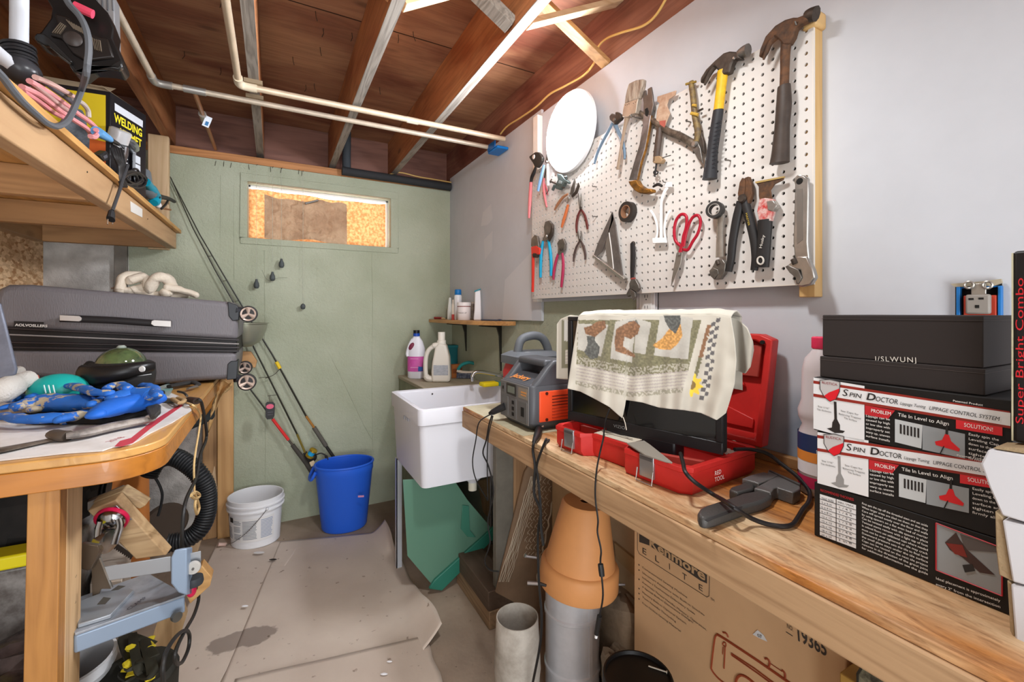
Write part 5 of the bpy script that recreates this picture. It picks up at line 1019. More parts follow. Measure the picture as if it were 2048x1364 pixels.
MB().prism([PY(x, y, 1.893) for x, y in ((925, 1010), (938, 1012), (940, 1060), (952, 1075), (935, 1074), (922, 1058))], (0, .006, 0)).build('tray_rib', mat('3f7a66', .4), gs, bevel=.002)
# =============== hand tools on the pegboard ===============
XT = 1.046
c2 = crop(1030, 140, 2.842); c3 = crop(1330, 0, 2.274); cB = crop(1160, 150, 5.053); cA = crop(1040, 270, 7.18)
M_st = mat('7d7872', .4, .75, var=.25, vscale=30, bump=.15, bscale=120); M_std = mat('4e453e', .5, .6, var=.3, vscale=25, bump=.2, bscale=90); M_stl = mat('b5b1ab', .3, .85, var=.12, vscale=30)
M_rust = mat('6b4a33', .7, .4, c2='46372e', vscale=40, bump=.3, bscale=100); M_blk = mat('262424', .5); M_pink = mat('dd7f84', .45); M_blu = mat('7fa6cf', .45)
class Tool:
    def __init__(s, name, label, cat, cr, at, X=XT, grp=None):
        s.cr = cr; s.X = X; s.t = thing(name, label, cat, PX(*cr(*at), X), grp)
    def sc(s, u, v):
        x, y = s.cr(u, v); return (s.X/ray(x, y).x)/F_PX
    def P(s, u, v, dx=0): x, y = s.cr(u, v); return PX(x, y, s.X+dx)
    def limb(s, nm, pts, w, m, flat=.6, dx=0, n=10, k=5, sub=None):
        zoom = {id(c2): 2.842, id(c3): 2.274, id(cB): 5.053, id(cA): 7.18}[id(s.cr)]
        P = [s.P(u, v, dx) for u, v in pts]; R_ = w if isinstance(w, list) else [w]*len(pts)
        Pb = blend(P, k); rr = []
        for i in range(len(Pb)):
            f = i/k; a = min(int(f), len(pts)-1); b_ = min(a+1, len(pts)-1); q = f-a
            sc_ = s.sc(*pts[a]); rr.append((R_[a]*(1-q)+R_[b_]*q)/zoom*sc_)
        return MB().tube(Pb, rr, n, flat=((1, 0, 0), flat)).build(nm, m, sub or s.t, ang=50)
    def poly(s, nm, pts, m, t=.008, dx=0, bev=.0015, sub=None):
        return MB().prism([s.P(u, v, dx-t/2) for u, v in pts], (t, 0, 0)).build(nm, m, sub or s.t, bevel=bev)
    def ring(s, nm, c, ru, rv, w, m, t=None, dx=0):
        zoom = {id(c2): 2.842, id(c3): 2.274, id(cB): 5.053, id(cA): 7.18}[id(s.cr)]
        P = [s.P(c[0]+ru*math.cos(a), c[1]+rv*math.sin(a), dx) for a in [i*math.pi/10 for i in range(20)]]
        return MB().tube(P, w/zoom*s.sc(*c), 8, closed=True, flat=((1, 0, 0), t or 1)).build(nm, m, s.t)
    def dot(s, nm, c, r, m, t=.004, dx=-.006):
        zoom = {id(c2): 2.842, id(c3): 2.274, id(cB): 5.053, id(cA): 7.18}[id(s.cr)]
        q = s.P(c[0], c[1], dx); return MB().lathe([(r/zoom*s.sc(*c), 0), (r/zoom*s.sc(*c)*.8, t)], q, (-1, 0, 0), 14).build(nm, m, s.t, ang=50)
    def hook(s, pts, r=.0018):
        u, v = pts; q = s.P(u, v, 0); MB().tube([Vector((PBX, q.y, q.z)), q+Vector((-.012, 0, 0)), q+Vector((-.016, 0, .006))], r, 6).build('hook', M_st, s.t)
# --- big right hammer
T = Tool('claw_hammer', 'old rusty claw hammer with a black grip, rightmost on the pegboard', 'hammer', c3, (530, 400), 1.040)
T.poly('hammer_head', [(425, 255), (430, 225), (455, 165), (500, 115), (545, 88), (580, 78), (600, 78), (640, 62), (650, 90), (610, 110), (590, 130), (580, 165), (560, 200), (535, 205), (520, 185), (500, 165), (470, 190), (450, 235), (430, 262)], M_rust, .020, bev=.004)
T.limb('claw', [(505, 170), (480, 195), (460, 240), (448, 272)], [13, 12, 9, 4], M_rust, 1.0, -.014)
T.limb('striking_face', [(640, 76), (662, 68), (688, 62)], [24, 30, 33], M_std, .9)
T.limb('shank', [(560, 150), (548, 230), (545, 310), (542, 395)], [28, 22, 20, 20], M_rust, .8)
T.limb('grip', [(541, 390), (540, 480), (532, 580), (525, 690), (520, 742)], [28, 34, 33, 39, 44], mat('3d322b', .55, var=.2, vscale=30), .7)
T.hook((610, 118))
# --- yellow hammer
T = Tool('claw_hammer', 'claw hammer with yellow and black handle, left of the rusty hammer', 'hammer', c3, (240, 500), 1.040)
T.poly('hammer_head', [(158, 378), (160, 355), (185, 315), (225, 275), (265, 240), (290, 232), (330, 235), (345, 268), (310, 270), (300, 290), (290, 330), (262, 340), (238, 320), (222, 300), (200, 320), (175, 358)], M_std, .020, bev=.004)
T.limb('claw', [(225, 305), (205, 335), (190, 365), (180, 388)], [11, 10, 8, 4], M_std, 1.0, -.014)
T.limb('striking_face', [(335, 250), (358, 236), (378, 228)], [20, 26, 29], M_st, .9)
T.limb('yellow_handle', [(264, 320), (255, 400), (243, 500)], [27, 24, 24], mat('d6a81e', .5, var=.15, vscale=50), .75)
g_ = T.limb('rubber_grip', [(243, 500), (228, 600), (214, 700), (203, 815)], [25, 27, 27, 36], mat('242427', .55), .75)
for i in range(12): v = 560+i*19; u = 234-i*2.7; T.limb('grip_ridge', [(u-24, v+12), (u, v+2), (u+22, v-12)], 3.2, mat('2f2f33', .5), 1, -.009, 5, 2, sub=g_)
T.dot('pin', (315, 265), 6, M_stl, .004, -.010)
# --- lineman pliers
T = Tool('linesman_pliers', 'heavy black handled pliers on the pegboard beside the scraper', 'pliers', c3, (350, 900))
T.poly('jaw', [(330, 880), (338, 830), (350, 808), (362, 812), (362, 850), (358, 900), (350, 925), (335, 915)], M_rust, .012, -.002)
T.poly('jaw', [(362, 808), (378, 802), (392, 840), (395, 880), (380, 925), (358, 930), (350, 900), (365, 860)], M_rust, .012, .002)
T.dot('pivot', (352, 902), 20, M_std, .006, -.007)
T.limb('handle', [(345, 915), (325, 1000), (308, 1100), (300, 1180), (290, 1235)], [20, 21, 20, 19, 16], M_blk, .7)
T.limb('handle', [(362, 915), (385, 1000), (405, 1090), (412, 1170), (405, 1230)], [20, 21, 20, 19, 17], M_blk, .7)
textmesh('MASTER', T.P(366, 970, -.009), T.P(382, 1040, -.009)-T.P(366, 970, -.009), Vector((0, 1, .2))*-1, .007, mat('b59a3a', .5), T.t, width=.034)
# --- painter's scraper right
T = Tool('painters_scraper', 'red and black multi tool scraper with a rusty blade at the right', 'scraper', c3, (460, 1000))
T.poly('blade', [(410, 828), (540, 803), (540, 818), (500, 838), (480, 865), (485, 890), (492, 915), (430, 920), (425, 890), (425, 850)], M_rust, .003)
T.poly('red_bolster', [(428, 905), (455, 900), (490, 905), (508, 935), (492, 960), (480, 1005), (425, 1000), (418, 960)], mat('b32a26', .5, c2='cfc5bd', vscale=45), .012)
T.poly('steel_nut', [(462, 915), (492, 910), (508, 935), (490, 962), (466, 955)], M_stl, .016)
T.limb('grip', [(455, 1000), (452, 1080), (446, 1150), (440, 1215)], [34, 31, 33, 33], M_blk, .6)
T.ring('wire_loop', (434, 1185), 14, 17, 4, mat('c6c0b6', .5), dx=-.012); T.poly('blade_edge', [(410, 826), (540, 801), (541, 808), (412, 834)], mat('a58a52', .6), .005, -.001, 0)
textmesh('Husky', T.P(440, 1130, -.0125), Vector((0, -.25, 1)), Vector((0, 1, .2)), .010, mat('d5cfc6', .5), T.t, width=.032)
# --- big chrome adjustable wrench
T = Tool('adjustable_wrench', 'large chrome adjustable wrench at the right edge of the pegboard', 'wrench', c3, (615, 1000), 1.044)
T.poly('handle', [(590, 830), (592, 812), (610, 797), (632, 797), (650, 810), (652, 880), (650, 1000), (648, 1100), (655, 1180), (590, 1190), (582, 1100), (586, 960)], M_stl, .010, bev=.003)
T.poly('recess', [(600, 860), (625, 858), (626, 1090), (600, 1110)], mat('8f8a84', .4, .8), .0012, -.0055, 0)
T.poly('head', [(545, 1215), (575, 1190), (600, 1165), (645, 1165), (672, 1225), (682, 1262), (660, 1295), (620, 1305), (598, 1300), (622, 1262), (615, 1228), (580, 1222)], M_stl, .016, bev=.003)
T.poly('sliding_jaw', [(545, 1212), (560, 1205), (605, 1225), (622, 1262), (608, 1292), (596, 1290), (592, 1262), (565, 1240)], M_st, .013, -.003)
T.limb('worm_screw', [(585, 1178), (595, 1200)], 14, M_std, .9, -.006); T.ring('hang_hole', (612, 822), 17, 22, 6, M_stl, dx=-.001); T.dot('hole_shadow', (612, 824), 15, M_dark, .0008, -.0052)
# --- medium wrench with tape roll
T = Tool('combination_wrench', 'medium adjustable wrench hanging under a roll of black tape', 'wrench', c3, (245, 1100))
T.limb('handle', [(250, 960), (249, 1060), (248, 1170)], [20, 16, 20], M_stl, .4)
T.poly('head', [(205, 1230), (222, 1200), (232, 1180), (262, 1180), (275, 1200), (270, 1240), (250, 1270), (225, 1272), (243, 1243), (238, 1222)], M_st, .013); T.poly('sliding_jaw', [(200, 1232), (215, 1215), (240, 1225), (243, 1245), (228, 1262), (222, 1272), (205, 1255)], M_st, .010, -.002); T.limb('worm_screw', [(238, 1185), (246, 1203)], 11, M_std, .9, -.005)
T2 = Tool('tape_roll', 'roll of black electrical tape hanging in front of the medium wrench', 'tape', c3, (228, 957), 1.036)
q = T2.P(226, 957); MB().lathe([(.014, 0), (.0225, 0), (.0225, .017), (.014, .017), (.014, 0)], q+Vector((.008, 0, 0)), (-1, -.25, .05), 32, caps=False).build('tape_winding', mat('2b2826', .45), T2.t, ang=40); MB().lathe([(.0142, 0), (.0155, 0), (.0155, .0175), (.0142, .0175), (.0142, 0)], q+Vector((.008, 0, 0)), (-1, -.25, .05), 32, caps=False).build('core', mat('9d958c', .6), T2.t)
# --- red scissors
T = Tool('scissors', 'red handled scissors hanging on the pegboard', 'scissors', c3, (70, 1100))
M_rh = mat('a5172c', .35)
for pts in ([(72, 1120), (48, 1095), (42, 1050), (52, 1000), (75, 975), (97, 985), (97, 1030), (84, 1075), (80, 1105), (72, 1120)], [(85, 1120), (92, 1080), (105, 1030), (125, 990), (150, 980), (162, 1010), (150, 1060), (125, 1100), (105, 1135), (85, 1135)]): T.limb('finger_loop', pts, 7.5, M_rh, .8)
T.poly('blade', [(60, 1140), (78, 1150), (70, 1200), (45, 1260), (27, 1300), (30, 1270), (42, 1200)], M_stl, .003, -.002, .0005); T.poly('blade', [(52, 1150), (72, 1142), (64, 1200), (40, 1270), (26, 1302), (36, 1240)], M_st, .003, .002, .0005)
T.limb('shank', [(82, 1105), (68, 1150)], 10, M_rh, .7); T.limb('shank', [(80, 1120), (62, 1150)], 9, M_stl, .5); T.dot('rivet', (62, 1155), 9, M_stl, .003, -.005)
# --- snips (brown) middle
T = Tool('aviation_snips', 'old brown snips with spread handles beside the yellow hammer', 'snips', c3, (140, 640))
M_sn = mat('57493b', .6, .3, c2='8a7345', vscale=50)
T.limb('handle', [(118, 372), (128, 440), (135, 520), (150, 600), (140, 650)], [13, 15, 15, 17, 16], M_sn, .7)
T.limb('handle', [(-150, 495), (-60, 545), (10, 595), (70, 620), (130, 655)], [10, 13, 15, 17, 17], mat('7b6f62', .45, .5, c2='4a4038', vscale=40), .7)
T.poly('blade', [(110, 650), (145, 640), (160, 670), (172, 745), (150, 725), (130, 690)], M_st, .006, -.003); T.poly('blade', [(140, 600), (160, 590), (175, 640), (180, 700), (165, 690), (150, 655)], M_std, .006, .003); T.dot('pivot_bolt', (135, 655), 13, M_stl, .006, -.008)
T.limb('yellow_band', [(118, 515), (150, 522)], 7, mat('b5913b', .5), .8, -.008, 8, 2); T.limb('yellow_band', [(125, 478), (142, 480)], 6, mat('b5913b', .5), .8, -.008, 8, 2); T.limb('crosspiece', [(96, 383), (140, 372)], 6, mat('9b8240', .5, .4), 1, -.002, 8, 2); T.limb('latch_bolt', [(150, 505), (172, 495)], 5, M_std, 1, -.006, 8, 2)
# --- pry bar
T = Tool('pry_bar', 'flat steel pry bar with a golden claw, right of the paint brush', 'pry bar', cB, (640, 600), 1.042)
M_pb = mat('9c9a9c', .38, .7, c2='6f6a66', vscale=12); M_pg = mat('9a6b2c', .5, .5, c2='5a3e22', vscale=40)
T.poly('upper_claw', [(625, 175), (662, 150), (668, 205), (682, 200), (680, 142), (718, 118), (732, 200), (742, 300), (715, 410), (640, 400), (640, 280)], mat('6b625c', .45, .6, var=.2, vscale=25), .006)
T.poly('bar', [(640, 390), (715, 405), (690, 560), (655, 740), (610, 880), (572, 1060), (492, 1062), (545, 880), (600, 700), (630, 520)], M_pb, .006); T.poly('bar_edge', [(715, 405), (722, 412), (697, 565), (662, 745), (617, 885), (580, 1060), (572, 1060), (610, 880), (655, 740), (690, 560)], M_pg, .008, .002, .0005)
T.poly('lower_claw', [(483, 1072), (565, 1058), (590, 1105), (650, 1145), (718, 1150), (722, 1182), (660, 1200), (600, 1195), (545, 1165), (500, 1110)], M_pg, .022, -.008, .003); T.poly('nail_notch', [(655, 345), (680, 330), (692, 370), (680, 420), (660, 410)], M_dark, .001, -.0038, 0)
# --- paint brush
T = Tool('paint_brush', 'wide paint brush with bristles up and a long bent wooden handle', 'brush', cB, (520, 300), 1.036)
T.poly('bristles', [(490, 85), (560, 50), (635, 38), (628, 110), (588, 240), (530, 262), (447, 292), (455, 220), (470, 150)], mat('ab9c8c', .8, c2='6a5647', vscale=90, stretch=(1, 1, .15), bump=.8, bscale=200), .018, bev=.004)
T.poly('ferrule', [(447, 288), (530, 258), (588, 238), (575, 300), (562, 385), (515, 400), (480, 425), (425, 425), (432, 360)], mat('b3a595', .4, .5, var=.15, vscale=30), .019)
for u, v in ((460, 305), (478, 300), (495, 292), (540, 285), (560, 275)): T.dot('ferrule_pin', (u, v), 4, M_std, .001, -.010)
T.limb('handle', [(478, 420), (455, 520), (425, 680), (398, 850), (382, 955)], [40, 22, 17, 20, 21], mat('8f7a66', .55, var=.12), .7)
T.hook((550, 425))
# --- nipper pliers
T = Tool('nippers', 'old nippers with grey blue handles right of the round lamp', 'pliers', cB, (340, 500), 1.040)
T.poly('jaw', [(290, 415), (318, 385), (350, 405), (352, 372), (372, 372), (398, 390), (415, 425), (400, 450), (365, 480), (345, 500), (312, 475), (292, 455)], M_std, .016, bev=.004); T.dot('pivot', (350, 450), 18, M_st, .004, -.008)
M_gb = mat('64798c', .5); T.limb('handle', [(330, 480), (285, 570), (225, 680), (175, 790), (145, 900)], [17, 19, 19, 18, 14], M_gb, .7); T.limb('handle', [(345, 480), (385, 570), (425, 660), (448, 760), (452, 850)], [24, 22, 18, 17, 14], M_gb, .7, .003)
# --- scraper top (beige)
T = Tool('rusty_scraper', 'beige bladed multi tool scraper with dark handle at the board top', 'scraper', c2, (840, 330), 1.044)
T.poly('blade', [(808, 150), (915, 115), (910, 142), (872, 168), (862, 200), (880, 245), (858, 300), (850, 325), (803, 328), (800, 290), (805, 235), (820, 190), (806, 178)], mat('b59a83', .6, c2='99745c', vscale=40), .004)
T.poly('red_label', [(820, 290), (855, 285), (850, 325), (825, 328)], mat('a5564a', .5), .002, -.003, 0)
T.limb('grip', [(822, 330), (815, 400), (805, 480), (802, 520)], [20, 23, 22, 22], mat('4a3c34', .5, var=.2, vscale=40), .7); T.poly('end_cap', [(785, 490), (820, 488), (838, 510), (825, 530), (785, 530)], mat('a58a6a', .5, .3), .016)
T.limb('square_bit', [(805, 530), (798, 575), (796, 608)], [5, 6, 3], M_blk, 1); T.ring('bit_loop', (800, 583), 12, 10, 4, M_blk); T.limb('wire', [(838, 500), (860, 492), (885, 485)], 2.5, M_blk, 1, -.01)
# --- white plastic stand
T = Tool('white_plastic_fork', 'translucent white plastic guide hanging in the board centre', 'guide', c2, (830, 800), 1.046)
M_wp = mat('eceae8', .3); T.poly('crosshead', [(838, 640), (886, 636), (888, 664), (850, 668)], M_wp, .006); T.limb('stem', [(866, 665), (845, 700), (832, 740), (830, 800), (830, 960)], [12, 10, 10, 11, 12], M_wp, .4)
T.limb('arm', [(770, 800), (790, 830), (806, 880), (808, 930), (800, 960)], 8, M_wp, .5); T.limb('arm', [(884, 798), (862, 830), (850, 880), (850, 930), (856, 960)], 8, M_wp, .5); T.poly('foot', [(778, 965), (780, 955), (850, 952), (854, 982), (782, 986)], M_wp, .010)
T.limb('bolt', [(785, 664), (812, 650), (835, 660)], [6, 9, 7], M_blk, 1, -.006); T.hook((860, 640))
# --- tape measure ring
T = Tool('tape_roll', 'small roll of dark tape hanging left of the white plastic guide', 'tape', c2, (640, 807), 1.05)
q = T.P(640, 807); MB().lathe([(.020, 0), (.034, 0), (.034, .020), (.020, .020), (.020, 0)], q+Vector((.010, 0, 0)), (-1, 0, 0), 36, caps=False).build('tape_winding', mat('302a26', .5), T.t, ang=40); MB().lathe([(.0195, .0), (.022, 0), (.022, .021), (.0195, .021), (.0195, 0)], q+Vector((.010, 0, 0)), (-1, 0, 0), 30, caps=False).build('core', mat('8a6248', .6), T.t)
T.limb('peg', [(628, 800), (640, 812), (650, 822)], 3, M_std, 1, -.008)
# --- speed square
T = Tool('speed_square', 'dark steel triangular square leaning on the pegboard', 'square', c2, (530, 1000), 1.048)
out = [(552, 805), (568, 870), (615, 1190), (600, 1190), (440, 1058), (455, 1020)]; M_sq = mat('77706c', .45, .6, var=.15, vscale=40)
T.poly('left_leg', [(552, 805), (562, 845), (520, 960), (495, 1030), (460, 1062), (448, 1050), (470, 985)], M_sq, .004, bev=.0005); T.poly('right_leg', [(552, 805), (568, 870), (615, 1190), (585, 1180), (560, 1130), (545, 1000), (530, 920), (545, 860)], M_sq, .004, bev=.0005)
T.poly('middle_bar', [(520, 960), (535, 925), (548, 990), (560, 1130), (572, 1170), (530, 1130), (512, 1000)], mat('8d867f', .4, .6), .003, .0, .0005); T.poly('base_fence', [(436, 1060), (445, 1050), (620, 1182), (616, 1196), (600, 1192)], M_stl, .018, -.002, .002); T.limb('scale_slot', [(535, 925), (548, 1020), (560, 1130)], 3, mat('d5d0ca', .4), 1, -.003)
# --- adjustable wrench with black handle
T = Tool('adjustable_wrench', 'small adjustable wrench with black handle below the dark tape', 'wrench', c2, (668, 1100), 1.048)
T.limb('grip', [(668, 985), (670, 1050), (668, 1120), (665, 1190)], [17, 19, 18, 12], M_blk, .5); T.limb('red_collar', [(662, 1188), (682, 1186)], 7, mat('8f4038', .5), 1, -.002, 8, 2)
T.poly('head', [(658, 1190), (682, 1188), (700, 1220), (705, 1240), (688, 1262), (672, 1250), (650, 1245), (648, 1215)], M_st, .011); T.poly('sliding_jaw', [(632, 1272), (648, 1240), (680, 1262), (684, 1290), (668, 1310), (664, 1290), (655, 1280), (640, 1290)], M_st, .009, -.001); T.ring('hang_hole', (672, 988), 9, 11, 4, M_std)
# --- long nose pliers pair
T = Tool('long_nose_pliers', 'long nose pliers with dark red handles right of the orange shears', 'pliers', c2, (375, 800), 1.05)
T.limb('jaw', [(372, 785), (365, 745), (360, 700)], [8, 6, 2.5], M_st, .7); T.limb('jaw', [(376, 785), (376, 745), (376, 702)], [8, 6, 2.5], M_st, .7); T.dot('pivot', (375, 785), 9, M_std, .004, -.006)
M_dr = mat('5c2622', .5); T.limb('handle', [(372, 795), (358, 830), (350, 880), (352, 925)], [6, 9, 9, 7], M_dr, .7); T.limb('handle', [(378, 795), (398, 830), (410, 880), (412, 905)], [6, 8, 9, 6], M_dr, .7)
T = Tool('slip_pliers', 'thin brown handled pliers hanging under the long nose pliers', 'pliers', c2, (368, 980), 1.05)
T.limb('jaw', [(368, 965), (362, 940), (356, 915)], [8, 7, 4], M_st, .7); T.limb('jaw', [(374, 965), (378, 935), (375, 915)], [7, 6, 3], M_st, .7); T.dot('pivot', (371, 968), 8, M_std, .004, -.006)
M_br2 = mat('4a3a36', .5); T.limb('handle', [(366, 975), (348, 1010), (336, 1055), (333, 1090)], [6, 8, 8, 6], M_br2, .7); T.limb('handle', [(376, 975), (392, 1010), (400, 1050), (398, 1078)], [6, 8, 8, 6], M_br2, .7)
# --- orange shears
T = Tool('garden_shears', 'pruning shears with orange brown handles left of centre', 'shears', c2, (300, 740), 1.046)
T.poly('blade', [(312, 705), (318, 670), (338, 615), (342, 635), (335, 680), (322, 712)], M_st, .004, -.002, .0005); T.poly('blade', [(318, 715), (340, 690), (358, 640), (365, 660), (352, 700), (325, 725)], M_std, .004, .002, .0005); T.limb('neck', [(318, 705), (308, 735), (296, 755)], [7, 9, 8], M_stl, .7); T.dot('pivot', (306, 728), 9, M_stl, .004, -.006)
T.limb('handle', [(300, 705), (272, 725), (245, 760), (225, 795)], [6, 9, 10, 6], mat('9a6a4c', .5), .7); T.limb('handle', [(302, 765), (290, 810), (275, 860), (265, 895)], [9, 11, 11, 7], mat('c2683a', .45), .7)
# --- snips cluster left top
T = Tool('long_reach_pliers', 'big cutters with pink handle at the far left of the pegboard', 'cutters', cA, (200, 600), 1.036)
T.poly('jaw', [(172, 275), (215, 245), (260, 245), (290, 275), (315, 320), (312, 370), (280, 430), (250, 470), (210, 460), (180, 400), (132, 330), (130, 305)], mat('4b4743', .5, .5, var=.2), .014, bev=.003); T.dot('shine_disc', (198, 315), 34, mat('d9cfc6', .5), .003, -.009)
T.limb('black_shank', [(225, 465), (200, 540), (170, 610), (155, 690)], [22, 34, 34, 26], M_blk, .7); T.limb('pink_grip', [(158, 680), (148, 850), (138, 1020), (128, 1195)], [30, 33, 30, 20], M_pink, .7)
T = Tool('tin_snips', 'curved snips with pale blue and white handles by the white batten', 'snips', cA, (360, 500), 1.032)
T.poly('blade', [(370, 350), (378, 280), (400, 190), (435, 95), (445, 130), (432, 240), (420, 310), (395, 390), (360, 385)], M_st, .005, bev=.0008); T.limb('highlight_edge', [(418, 250), (436, 150)], 3, M_stl, 1, -.004)
T.dot('pivot', (385, 385), 20, M_std, .005, -.006); T.limb('blue_grip', [(345, 430), (315, 550), (285, 680), (258, 805)], [26, 30, 32, 26], M_blu, .7); T.limb('white_grip', [(395, 420), (398, 520), (402, 640), (405, 730)], [22, 26, 26, 22], mat('e6e4e0', .45), .7, .006)
T = Tool('pink_snips', 'pink handled snips tucked behind the pale blue handle', 'snips', cA, (360, 800), 1.046)
T.limb('pink_grip', [(345, 620), (340, 750), (355, 880), (385, 1035)], [20, 24, 24, 14], M_pink, .7); T.limb('second_grip', [(355, 700), (385, 790), (400, 860)], [12, 14, 8], mat('c7616e', .45), .7, .004); T.limb('wire_latch', [(415, 740), (405, 800), (372, 850)], 5, M_std, 1, -.004); T.limb('jaw', [(352, 640), (362, 560), (375, 480)], [16, 15, 10], M_std, .7, .004)
# --- dark clamp device
T = Tool('pipe_cutter', 'dark metal tube cutter hanging below the round lamp', 'cutter', cA, (570, 680), 1.044)
M_pc = mat('55605e', .5, .4, var=.2); T.poly('frame', [(525, 550), (590, 565), (640, 630), (695, 670), (690, 700), (640, 690), (610, 740), (570, 790), (505, 770), (500, 720), (540, 640)], M_pc, .014, bev=.003)
T.limb('screw', [(432, 665), (520, 700), (600, 745), (640, 760)], [14, 12, 10, 8], M_std, 1, -.004); T.limb('knob', [(470, 790), (500, 720)], [26, 24], M_pc, .8, -.004, 10, 3); T.limb('roller', [(640, 600), (675, 625)], 14, M_std, .9, -.004, 8, 2); T.limb('pin', [(455, 630), (432, 690)], 8, M_std, 1, -.006, 8, 2); T.poly('window_slot', [(560, 650), (600, 665), (590, 700), (548, 690)], mat('8d9694', .5, .3), .002, -.008, .0)
T.limb('thumb_screw', [(655, 605), (668, 612)], 22, M_pc, .5, -.01, 10, 2)
# --- lower left: red pipe wrench, cyan pliers, small red channel pliers
T = Tool('small_pipe_wrench', 'bright red pipe wrench at the lower left of the pegboard', 'wrench', c2, (105, 1100), 1.036)
T.poly('steel_jaw', [(92, 960), (110, 938), (125, 945), (132, 985), (135, 1010), (100, 1010), (90, 1000)], M_st, .012); M_rw = mat('d5382c', .4)
T.poly('red_housing', [(90, 1005), (120, 998), (140, 1015), (135, 1048), (92, 1050)], M_rw, .016, bev=.003); T.limb('adjusting_nut', [(110, 1052), (128, 1054)], 14, M_std, .9, -.002, 10, 2); T.limb('handle', [(103, 1040), (103, 1120), (102, 1200), (100, 1262)], [12, 12, 11, 11], M_rw, .6)
T = Tool('channel_pliers', 'channel lock pliers with bright cyan handles on the pegboard', 'pliers', c2, (185, 1000), 1.042)
T.poly('jaw', [(162, 895), (170, 862), (190, 855), (212, 880), (212, 920), (195, 960), (175, 975), (152, 970), (168, 935)], M_st, .012, bev=.002); T.poly('jaw', [(205, 870), (214, 900), (208, 940), (190, 975), (185, 950), (200, 915)], M_std, .009, -.005); T.dot('pivot', (180, 945), 9, M_stl, .004, -.009)
M_cy = mat('189bc4', .4); T.limb('handle', [(160, 970), (150, 1030), (146, 1100), (145, 1180)], [9, 12, 12, 10], M_cy, .7); T.limb('handle', [(190, 965), (200, 1030), (205, 1100), (204, 1170)], [9, 12, 12, 9], M_cy, .7)
T = Tool('small_channel_pliers', 'small channel pliers with dark pink handles beside the cyan ones', 'pliers', c2, (255, 1050), 1.046)
T.poly('jaw', [(238, 985), (250, 965), (272, 958), (285, 985), (278, 1020), (262, 1045), (240, 1050), (245, 1015)], M_st, .010, bev=.002); T.dot('pivot', (262, 1020), 7, M_std, .004, -.007)
M_dp = mat('a82c50', .45); T.limb('handle', [(245, 1045), (232, 1090), (222, 1140), (218, 1192)], [8, 10, 10, 8], M_dp, .7); T.limb('handle', [(268, 1040), (274, 1090), (272, 1150), (263, 1235)], [8, 10, 11, 9], M_dp, .7)
# --- loose hooks
for i, (cr, u, v, lab) in enumerate(((c2, 450, 662, 'bare peg hook on the board above the speed square'), (c2, 450, 832, 'small bent peg hook beside the long nose pliers'), (c3, 285, 728, 'bare peg hook between the two hammers'), (c3, 105, 552, 'small hook beside the brown snips handle'))):
    q = PX(*cr(u, v), 1.05); o = MB().tube([Vector((PBX+.004, q.y, q.z)), q, q+Vector((-.005, .002, -.001)), q+Vector((-.007, .002, .004))], .0021, 6).build('peg_hook', M_st); tag(o, lab, 'hook', 'bare hooks on the pegboard')
# =============== weights, rods and bucket at the back wall ===============
M_ld = mat('4a4f50', .6); 
for x, y, yt, lab in ((513, 568, 313, 'grey fishing weight hanging on a line, leftmost of four'), (545, 553, 318, 'grey fishing weight on a line, second from left under the window'), (563, 527, 320, 'grey fishing weight hanging highest of the four'), (606, 613, 325, 'round grey fishing weight hanging lowest under the window')):
    q = PY(x, y, 2.945); t = thing('fishing_weight', lab, 'weight', q, 'fishing weights hanging under the window')
    lo = y == 613
    MB().lathe([(.0, -.026), (.010, -.024), (.0145, -.012), (.013, .004), (.007, .018), (.006, .027), (.0, .029)] if not lo else [(0, -.018), (.011, -.014), (.014, 0), (.011, .012), (0, .018)], q, n=16, caps=False).build('lead_body', M_ld, t, ang=60)
    top = Vector((q.x, 2.945, 2.095)); MB().tube([q+Vector((0, 0, .02)), top], .0009, 4).build('line', mat('b5b8a8', .6), t); MB().tube([top, Vector((top.x+.004, 2.978, 2.115))], .0013, 4).build('nail', M_std, t)
o = MB().tube(blend([PY(x, y, 2.95) for x, y in ((524, 540), (532, 557), (542, 562), (556, 556), (575, 555))], 4), .0008, 4).build('tangled_line', mat('6f7466', .7)); tag(o, 'tangled fishing line between the hanging weights', 'line')
Yr = 2.93
def rod(lab, pts, r, cols, Ys):
    t = thing('fishing_rod', lab, 'fishing rod', PY(pts[-1][0], pts[-1][1], Ys[1]), 'fishing rods leaning in the back corner'); n_ = len(pts); 
    Q = [PY(x, y, Ys[0]+(Ys[1]-Ys[0])*i/(n_-1)) for i, (x, y) in enumerate(pts)]
    return t, Q
t, Q = rod('black rod with yellow wrap and grey foam grip, the right one', [(340, 353), (400, 470), (462, 575), (497, 633), (545, 710), (560, 737), (612, 832), (628, 855), (652, 892), (678, 930), (700, 968)], .003, None, (2.965, 2.925))
M_rodk = mat('2c2a22', .4); MB().tube(Q[:8], [.0022, .0028, .0034, .004, .0045, .005, .0055, .0055], 8).build('blank', M_rodk, t); MB().tube([Q[6], Q[7]], .0068, 10).build('amber_section', mat('a06a22', .4), t); MB().tube([Q[7], Q[8]], .0125, 12).build('fore_grip', mat('5b5750', .8, bump=.3, bscale=200), t); MB().tube([Q[8], Q[9]], [.009, .011], 12).build('reel_seat', mat('2a2724', .4), t); MB().tube([Q[9], Q[10]], .0135, 12).build('rear_grip', mat('3d3a36', .8), t)
MB().tube([Q[5]+(Q[4]-Q[5])*.5, Q[5]], .010, 10).build('yellow_wrap', mat('e8c21e', .5), t)
c = Q[5]; MB().tube(blend([c, c+Vector((-.03, -.03, -.03)), c+Vector((-.075, -.02, -.05))], 4), .0018, 6).build('guide_ring', M_std, t)
